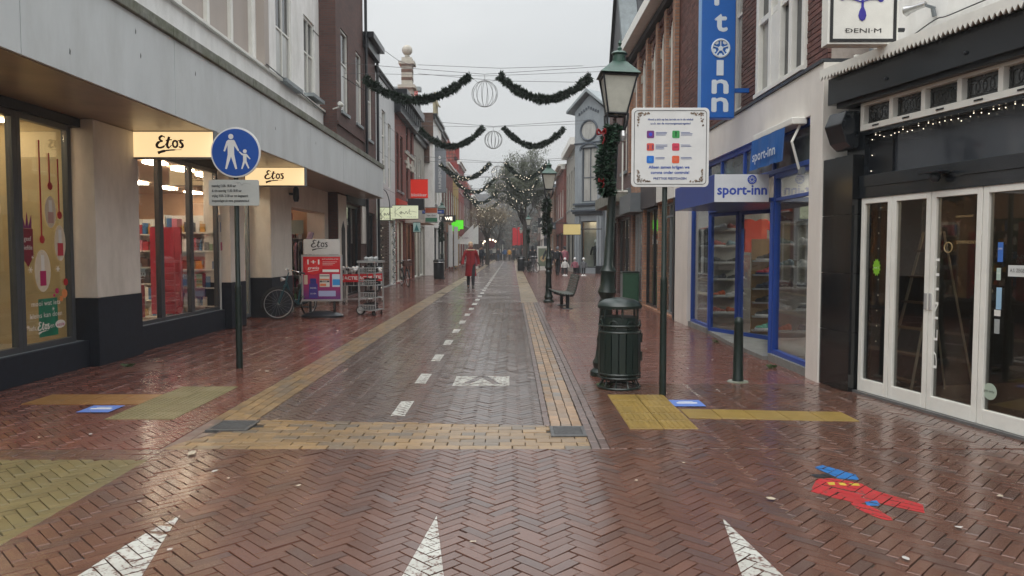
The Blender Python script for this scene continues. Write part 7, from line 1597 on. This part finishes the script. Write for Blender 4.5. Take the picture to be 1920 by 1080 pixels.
def tree(name, label, x, y, h, tr, depth, seed, leafn, lm, lsz=.12, crown=2.2, lspread=.35, th=.3, bulbs=0, kids=3, spread=.6, lk=.2):
    q = random.Random(seed); t = thing(name, label, "tree", (x, y, 0)); mb = MB(); tips = []
    trunk = [Vector((0, 0, 0)), Vector((.05, 0, h * th * .5)), Vector((0, .05, h * th))]
    mb.tube(trunk, [tr * 1.25, tr, tr * .85], 10); tb = mb.build("trunk", M_BARK, t, smooth=True); mb = MB()
    for k in range(5):
        a = k * 1.2566 + q.random(); grow(mb, tips, trunk[-1], Vector((math.cos(a) * .5, math.sin(a) * .5, .8)).normalized(), h * lk, tr * .5, depth, q, spread, .1, 3, kids)
    grow(mb, tips, trunk[-1], Vector((0, 0, 1)), h * lk * 1.25, tr * .6, depth, q, spread, .16, 3, kids)
    mb.build("limbs", M_BARK, t, kind="stuff")
    if leafn:
        g_ = MB()
        for i in range(leafn):
            p, d = tips[q.randrange(len(tips))]; p = p + Vector((q.gauss(0, lspread), q.gauss(0, lspread), q.gauss(0, lspread)))
            a = Vector((q.gauss(0, 1), q.gauss(0, 1), q.gauss(0, 1))).normalized(); b = a.orthogonal().normalized(); s_ = lsz * q.uniform(.5, 1.2)
            g_.add([p, p + a * s_ * .5 + b * s_ * .25, p + a * s_, p + a * s_ * .5 - b * s_ * .25], [(0, 1, 2, 3)])
        g_.build("leaves", lm, t, kind="stuff")
    if bulbs:
        g_ = MB()
        for i in range(bulbs): p, d = tips[q.randrange(len(tips))]; g_.ball(p + Vector((q.gauss(0, .2), -.1, q.gauss(0, .2))), .022, 4)
        g_.build("fairy_lights", M_BULB, t, kind="stuff")
    return t
tree("street_tree", "big dense tree with dull olive foliage rising behind the garlands, right of the road", 1.1, 64.0, 11.8, .24, 4, 12, 42000, mat('olive_brown_leaves', (.062, .070, .034), .65, .3, 2, island=.5), .14, lspread=.17, th=.30, spread=.42, lk=.14)
tree("street_tree", "half bare tree with dry yellow leaves and fairy lights beside the dense olive tree", -2.4, 72, 7.8, .18, 4, 5, 5000, M_LEAFY, .15, lspread=.22, th=.3, bulbs=60, lk=.15)
tree("bare_tree", "slender bare tree standing in the middle at the end of the street", -2.0, 104, 9.5, .3, 4, 8, 900, M_LEAFY, .2, th=.28)
tree("bare_tree", "bare twiggy tree showing to the right of the big tree's crown", 4.8, 88, 10.5, .25, 4, 21, 500, M_LEAFD, .18, th=.3)
# far wooded mass: many small leaf clumps
g_ = MB(); q = random.Random(77)
for i in range(16000):
    x = q.uniform(-12, 12); h = 9.5 + 1.8 * math.sin(x * .6) + 1.2 * math.sin(x * 1.7 + 1); z = h * (q.random() ** .7); p = Vector((x, q.uniform(122, 128), z)); a = Vector((q.gauss(0, 1), q.gauss(0, 1), q.gauss(0, 1))).normalized(); b = a.orthogonal().normalized(); s_ = q.uniform(.2, .5)
    g_.add([p, p + a * s_ * .5 + b * s_ * .3, p + a * s_, p + a * s_ * .5 - b * s_ * .3], [(0, 1, 2, 3)])
o = g_.build("distant_woodland", mat("grey_green_distant_leaves", (.09, .095, .08), .8, .3, .5, island=.4), kind="stuff"); o["label"] = "grey green mass of trees closing the far end of the street"; o["category"] = "trees"
# ================================================================ people
M_COATR = mat("red_wool_coat", lin((140, 26, 34)), .8, .15, 12, bump=.2, bscale=60)
CM = {k: mat("cloth_" + k, lin(c), .85, .15, 10) for k, c in dict(black=(30, 31, 36), navy=(34, 40, 56), dark=(44, 42, 46), pink=(140, 84, 96), mustard=(196, 140, 40), denim=(60, 74, 100), grey=(96, 98, 102), white=(190, 190, 186), beige=(190, 168, 140), blue=(60, 90, 130), maroon=(90, 30, 40)).items()}
def person(label, x, y, rz, h=1.72, coat=None, pants=None, head=None, hat=None, hem=.5, stride=.22, hands=None, scarf=None, bag=None, arms=.12, z0=0, hood=False, sit=False):
    k = h / 1.75; t = thing("person", label, "person", (x, y, z0), rz)
    hip, kn, an = .92 * k, .5 * k, .09 * k; sh = 1.43 * k; s = stride * k
    J = {}
    def V3(a, b, c): return (a, b, c)
    V = [V3(0, 0, .98 * k), V3(0, 0, 1.18 * k), V3(0, 0, 1.40 * k), V3(0, 0, 1.50 * k), V3(0, -.01, 1.60 * k), V3(0, 0, 1.68 * k)]
    Rr = [.13, .13, .12, .05, .085, .075]; E = [(0, 1), (1, 2), (2, 3), (3, 4), (4, 5)]
    for sx in (-1, 1):
        f = s * sx; b = len(V)
        if sit: V += [V3(.09 * sx, 0, hip), V3(.1 * sx, -.42 * k, .52 * k), V3(.1 * sx, -.38 * k, .09 * k), V3(.1 * sx, -.55 * k, .04)]
        else: V += [V3(.085 * sx * k, 0, hip), V3(.09 * sx * k, -f * .55 - .03, kn), V3(.09 * sx * k, -f * 1.0 + (.06 if f < 0 else 0), an), V3(.095 * sx * k, -f - .12, .045 * k)]
        Rr += [.09, .06, .045, .038]; E += [(0, b), (b, b + 1), (b + 1, b + 2), (b + 2, b + 3)]
        b = len(V); V += [V3(.17 * sx * k, 0, sh), V3((.22 + arms * .3) * sx * k, f * .35 + .02, 1.14 * k), V3((.24 + arms * .4) * sx * k, f * .6 - .06, .90 * k), V3((.245 + arms * .4) * sx * k, f * .6 - .09, .83 * k)]
        Rr += [.055, .042, .03, .032]; E += [(2, b), (b, b + 1), (b + 1, b + 2), (b + 2, b + 3)]
    me = bpy.data.meshes.new("body"); me.from_pydata(V, E, []); me.materials.append(M_SKIN); o = bpy.data.objects.new("body", me); C.objects.link(o); o.parent = t
    sk = o.modifiers.new("skin", 'SKIN')
    if not me.skin_vertices: 
        bm_ = bmesh.new(); bm_.from_mesh(me); bm_.verts.layers.skin.verify(); bm_.to_mesh(me); bm_.free()
    for i, sv in enumerate(me.skin_vertices[0].data): sv.radius = (Rr[i] * k * .9, Rr[i] * k * .9); sv.use_root = (i == 0)
    o.modifiers.new("subsurf", 'SUBSURF').levels = 1; o.modifiers["subsurf"].render_levels = 1
    # clothes
    co = coat or CM['black']; pa = pants or CM['dark']; zh = hem * h
    rings = [(0, 0, zh, .215 * k, .165 * k), (0, 0, zh + .02, .22 * k, .17 * k)]
    if zh < hip - .05: rings += [(0, 0, (zh + hip) / 2, .195 * k, .145 * k)]
    rings += [(0, 0, max(hip, zh + .05), .185 * k, .135 * k), (0, 0, 1.12 * k, .165 * k, .12 * k), (0, 0, 1.3 * k, .185 * k, .125 * k), (0, 0, 1.40 * k, .19 * k, .115 * k), (0, 0, 1.455 * k, .13 * k, .095 * k), (0, 0, 1.49 * k, .07 * k, .065 * k)]
    c_ = MB().loft(rings, 16)
    for sx in (-1, 1):
        f = s * sx; c_.tube(spline([(.15 * sx * k, 0, 1.425 * k), (.185 * sx * k, .0, 1.36 * k), (.215 * sx * k + arms * .15 * sx, f * .2, 1.24 * k), ((.22 + arms * .3) * sx * k, f * .35 + .02, 1.13 * k), ((.24 + arms * .4) * sx * k, f * .6 - .05, .90 * k)], 3), [.07 * k] * 3 + [.066 * k] * 3 + [.058 * k] * 4 + [.052 * k] * 3, 9)
    c_.build("coat", co, t, smooth=True)
    p_ = MB(); s2 = MB()
    for sx in (-1, 1):
        f = s * sx
        if sit: p_.tube([(.09 * sx, 0, hip), (.1 * sx, -.42 * k, .53 * k), (.1 * sx, -.38 * k, .1 * k)], [.1, .075, .055], 8); s2.loft([(.1 * sx, -.46 * k, 0, .045, .12), (.1 * sx, -.45 * k, .06, .045, .11)], 10)
        else:
            ax_ = .09 * sx * k; ay_ = -f + (.06 if f < 0 else 0); lift = .03 if f < 0 else 0
            p_.tube([(.085 * sx * k, 0, hip + .02), (.09 * sx * k, -f * .55 - .03, kn), (ax_, ay_, an + lift)], [.105 * k, .072 * k, .055 * k], 9)
            s2.loft([(ax_, ay_ - .06, 0 + lift * .3, .045 * k, .125 * k), (ax_, ay_ - .06, .03 + lift * .3, .048 * k, .13 * k), (ax_, ay_ - .03, .075 + lift, .042 * k, .085 * k), (ax_, ay_, .13 * k + lift, .05 * k, .05 * k)], 12)
    p_.build("trousers", pa, t, smooth=True); s2.build("shoes", M_BLACKM, t, smooth=True)
    # hands with fingers
    hm = hands or M_SKIN; hb = MB()
    for sx in (-1, 1):
        f = s * sx; wx, wy, wz = (.24 + arms * .4) * sx * k, f * .6 - .06, .90 * k
        hb.loft([(wx, wy, wz - .10 * k, .018 * k, .036 * k), (wx, wy - .005, wz - .05 * k, .022 * k, .042 * k), (wx, wy, wz + .005, .022 * k, .028 * k)], 10)
        for i in range(4):
            L_ = (.062, .072, .068, .052)[i] * k; yy = wy - .028 * k + i * .0185 * k; hb.tube([(wx, yy, wz - .095 * k), (wx - .004 * sx, yy, wz - .095 * k - L_ * .5), (wx - .018 * sx, yy, wz - .095 * k - L_)], [.0095 * k, .009 * k, .007 * k], 6)
        hb.tube([(wx, wy - .034 * k, wz - .03 * k), (wx - .012 * sx, wy - .06 * k, wz - .065 * k), (wx - .014 * sx, wy - .062 * k, wz - .095 * k)], [.012 * k, .010 * k, .008 * k], 6)
    hb.build("hands", hm, t, smooth=True)
    # head details
    hd = MB().loft([(0, -.015, 1.505 * k, .045 * k, .05 * k), (0, -.02, 1.545 * k, .062 * k, .078 * k), (0, -.01, 1.60 * k, .076 * k, .095 * k), (0, 0, 1.66 * k, .078 * k, .1 * k), (0, .005, 1.71 * k, .062 * k, .082 * k), (0, .005, 1.745 * k, .02 * k, .03 * k)], 14); hd.tube([(0, -.10 * k, 1.64 * k), (0, -.125 * k, 1.605 * k), (0, -.11 * k, 1.598 * k)], [.008, .014, .01], 6)
    for sx in (-1, 1): hd.ball((.08 * k * sx, .0, 1.62 * k), .02 * k, 6)
    hd.build("head", M_SKIN, t, smooth=True)
    ey = MB()
    for sx in (-1, 1): ey.ball((.03 * k * sx, -.098 * k, 1.645 * k), .009 * k, 6)
    ey.box(-.022 * k, .022 * k, -.108 * k, -.09 * k, 1.563 * k, 1.57 * k); ey.build("face_features", M_BLACKM, t)
    hr = MB()
    if hood: hr.loft([(0, .03, 1.46 * k, .10 * k, .10 * k), (0, .03, 1.55 * k, .105 * k, .105 * k), (0, .035, 1.64 * k, .105 * k, .11 * k), (0, .03, 1.72 * k, .09 * k, .10 * k), (0, .03, 1.775 * k, .04 * k, .05 * k)], 16)
    else: hr.loft([(0, .025, 1.56 * k, .075 * k, .085 * k), (0, .025, 1.64 * k, .088 * k, .098 * k), (0, .012, 1.70 * k, .084 * k, .105 * k), (0, .008, 1.745 * k, .06 * k, .075 * k), (0, .01, 1.765 * k, .02 * k, .03 * k)], 16)
    hr.build("hood" if hood else ("hat" if hat else "hair"), hat or head or CM['dark'], t, smooth=True)
    if scarf: MB().ring((0, -.01, 1.475 * k), .085 * k, .035 * k, 'z', 18, 8).ring((0, -.015, 1.51 * k), .075 * k, .03 * k, 'z', 18, 8).build("scarf", scarf, t, smooth=True)
    if bag: B(-.16, .16, .12, .28, 1.0 * k, 1.42 * k).build("backpack", bag, t, bevel=.05)
    return t
w = person("woman in long red coat and pale knitted hat walking on the road", -1.62, 29.0, R(4), 1.80, M_COATR, CM['dark'], hat=CM['beige'], hem=.26, stride=.16, hands=M_BLACKM, scarf=CM['maroon'], arms=.18)
MB().ring((0, .0, 1.49), .12, .035, 'z', 20, 8).build("fur_collar", CM['beige'], w, smooth=True)
for sx in (-1, 1): B(sx * .10 - .055, sx * .10 + .055, -.165, -.15, .93, 1.06).build("pocket", M_COATR, w, bevel=.01)
MB().box(-.005, .005, -.162, -.15, .62, 1.42).build("coat_opening", CM['maroon'], w)
person("person in dark clothes walking along the left shop fronts beyond the lantern post", -4.75, 58, R(60), 1.75, CM['black'], CM['black'], stride=.2)
person("person in navy coat beside a bicycle behind the woman in red", -2.75, 66.5, R(20), 1.8, CM['navy'], CM['dark'], stride=.1)
person("person in black jacket and white cap behind the bench lantern post", 2.18, 43.2, R(-10), 1.8, CM['black'], CM['denim'], hat=CM['white'], stride=.08, arms=.3, scarf=CM['grey'])
person("person in black jacket standing close to the one with the white cap", 2.7, 43.8, R(160), 1.68, CM['black'], CM['black'], hat=CM['grey'], stride=.08, bag=CM['black'])
person("person in a dusty pink coat entering the dark shop on the right", 3.3, 46.5, R(200), 1.7, CM['pink'], CM['black'], stride=.15)
person("person in dark hooded coat beside the bicycle under the big tree", 1.4, 50.3, R(170), 1.75, CM['black'], CM['grey'], stride=.05, hood=True, head=CM['black'])
person("person in a mustard jacket near the market stall", -.35, 100, R(150), 1.7, CM['mustard'], CM['dark'], stride=.12)
person("person in a blue jacket near the market stall", -.95, 98, R(160), 1.75, CM['blue'], CM['dark'], stride=.15)
person("person in black walking right of the mustard jacket", .25, 97, R(0), 1.75, CM['black'], CM['black'], stride=.18)
person("small far figure in grey between the stall and the red flags", .7, 104, R(10), 1.75, CM['grey'], CM['dark'], stride=.15)
person("small far figure in dark red beside the red flags", 1.4, 99, R(20), 1.7, CM['maroon'], CM['dark'], stride=.12)
person("small far dark figure left of the lit stall", -4.1, 95, R(0), 1.75, CM['dark'], CM['black'], stride=.2)
for i, (x, y, c, p_) in enumerate(((-1.9, 101, 'dark', 'denim'), (-3.0, 106, 'grey', 'black'), (.1, 106, 'navy', 'dark'), (1.9, 88, 'black', 'denim'), (-4.4, 76, 'dark', 'black'), (2.6, 63, 'navy', 'black'))):
    person(["far figure in dark jacket and jeans left of the blue jacket", "far figure in grey standing at the stall counter", "far figure in navy behind the one in the mustard jacket", "far figure in black jacket and jeans by the red flags", "far dark figure close to the left shop fronts", "figure in navy coat passing the pale framed pavement board"][i], x, y, R(40 * i), 1.72, CM[c], CM[p_], stride=.16)
# child-size mannequins on white round bases
def mannequin(label, x, y, rz, top, legs, h=1.05, base=True):
    t = thing("mannequin", label, "mannequin", (x, y, 0), rz); k = h / 1.05
    if base: MB().lathe([(.16, 0), (.15, .03), (.02, .035)], (0, 0, 0), 18).build("base", M_SIGNW, t)
    MB().tube([(.06 * k, 0, .52 * k), (.06 * k, -.02, .28 * k), (.065 * k, 0, .05)], [.06 * k, .045 * k, .03 * k], 8).tube([(-.06 * k, 0, .52 * k), (-.06 * k, .03, .28 * k), (-.065 * k, .02, .05)], [.06 * k, .045 * k, .03 * k], 8).build("trousers", legs, t, smooth=True)
    m_ = MB().loft([(0, 0, .46 * k, .13 * k, .09 * k), (0, 0, .6 * k, .12 * k, .08 * k), (0, 0, .76 * k, .13 * k, .08 * k), (0, 0, .82 * k, .05 * k, .05 * k)], 12)
    for sx in (-1, 1): m_.tube([(.12 * sx * k, 0, .77 * k), (.19 * sx * k, -.02, .6 * k), (.2 * sx * k, -.08, .47 * k)], [.042 * k, .036 * k, .028 * k], 7)
    m_.build("jacket", top, t, smooth=True)
    b_ = MB().tube([(0, 0, .8 * k), (0, 0, .88 * k)], .03 * k, 8); b_.ball((0, 0, .96 * k), .075 * k, 12, 1.2); b_.build("head", M_SIGNW, t, smooth=True)
    s_ = MB()
    for sx in (-1, 1): s_.loft([(.06 * sx, -.04, .036, .035, .08), (.06 * sx, -.03, .09, .03, .05)], 8)
    s_.build("shoes", M_SIGNW, t, smooth=True)
mannequin("child mannequin in a white padded jacket on a round base, the one nearest the road", 3.05, 42.6, R(10), CM['white'], CM['dark']); mannequin("child mannequin in a pink and white jacket on a round base, between two others", 3.62, 42.6, R(-20), CM['pink'], CM['black']); mannequin("child mannequin in a grey jacket on a round base, nearest the grey corner house", 4.1, 42.4, R(0), CM['grey'], CM['black'])
mannequin("tall mannequin in dark clothes in the lit window of the grey corner house", 5.35, 47.1, R(-30), CM['black'], CM['dark'], 1.8, False); mannequin("tall mannequin in grey clothes deeper in the grey corner house window", 5.75, 46.9, R(-30), CM['grey'], CM['dark'], 1.75, False)
for n_ in ("mannequin.003", "mannequin.004"):
    if n_ in bpy.data.objects: bpy.data.objects[n_].location.z = .36
# market stall
t = thing("market_stall", "market stall with a round red sign framed by warm lights", "stall", (-3.3, 112, 0))
B(-2.0, 2.2, 0, 2.5, 0, 1.0).build("counter", CM['dark'], t); MB().prism([(-2.4, 2.3), (2.4, 2.3), (1.8, 3.1), (-1.8, 3.1)], -.3, 2.7, 'xz').build("roof", CM['dark'], t)
for x in (-1.9, 1.9): MB().rod((x, 0, 0), (x, 0, 2.3), .05).build("post", M_WFRAME, t)
MB().lathe([(.7, -.05), (.7, .05)], (0, -.4, 2.3), 20, 'y').build("round_sign", CM['maroon'], t)
for k in range(9): a = math.pi * k / 8; MB().ball((1.15 * math.cos(a), -.5, 2.1 + .9 * math.sin(a)), .13, 6).build("lamp", mat("stall_lamp", (1, .8, .6), emit=3, ecol=(1, .8, .6)), t)
B(-1.6, 1.6, -.1, -.02, 1.0, 1.6).build("goods_display", CM['white'], t)
t = thing("delivery_van", "dark van parked across the far end behind the stall people", "van", (2.2, 118, 0)); MB().prism([(-2.2, .35), (2.2, .35), (2.2, 1.0), (1.6, 1.2), (1.2, 2.0), (-2.2, 2.1)], 0, 1.8, 'xz').build("body", CM['dark'], t, bevel=.08)
for x in (-1.4, 1.4): MB().lathe([(.34, -.1), (.34, .1)], (x, .05, .34), 18, 'y').build("wheel", M_TYRE, t)
B(.5, 1.15, -.012, -.002, 1.25, 1.85).build("window", M_DARKPANE, t)
# ================================================================ damp air
hz = MB().box(-40, 60, -6, 185, -1.2, 22).build("haze", [], None, kind="stuff")
hm = bpy.data.materials.new("damp_haze"); hm.use_nodes = True; nt, N, L = nodes_of(hm); N.clear(); oo = N.new("ShaderNodeOutputMaterial"); pv = N.new("ShaderNodeVolumePrincipled")
pv.inputs["Color"].default_value = (.9, .93, .95, 1); pv.inputs["Density"].default_value = .0011; L(pv.outputs[0], oo.inputs["Volume"]); hz.data.materials.append(hm)
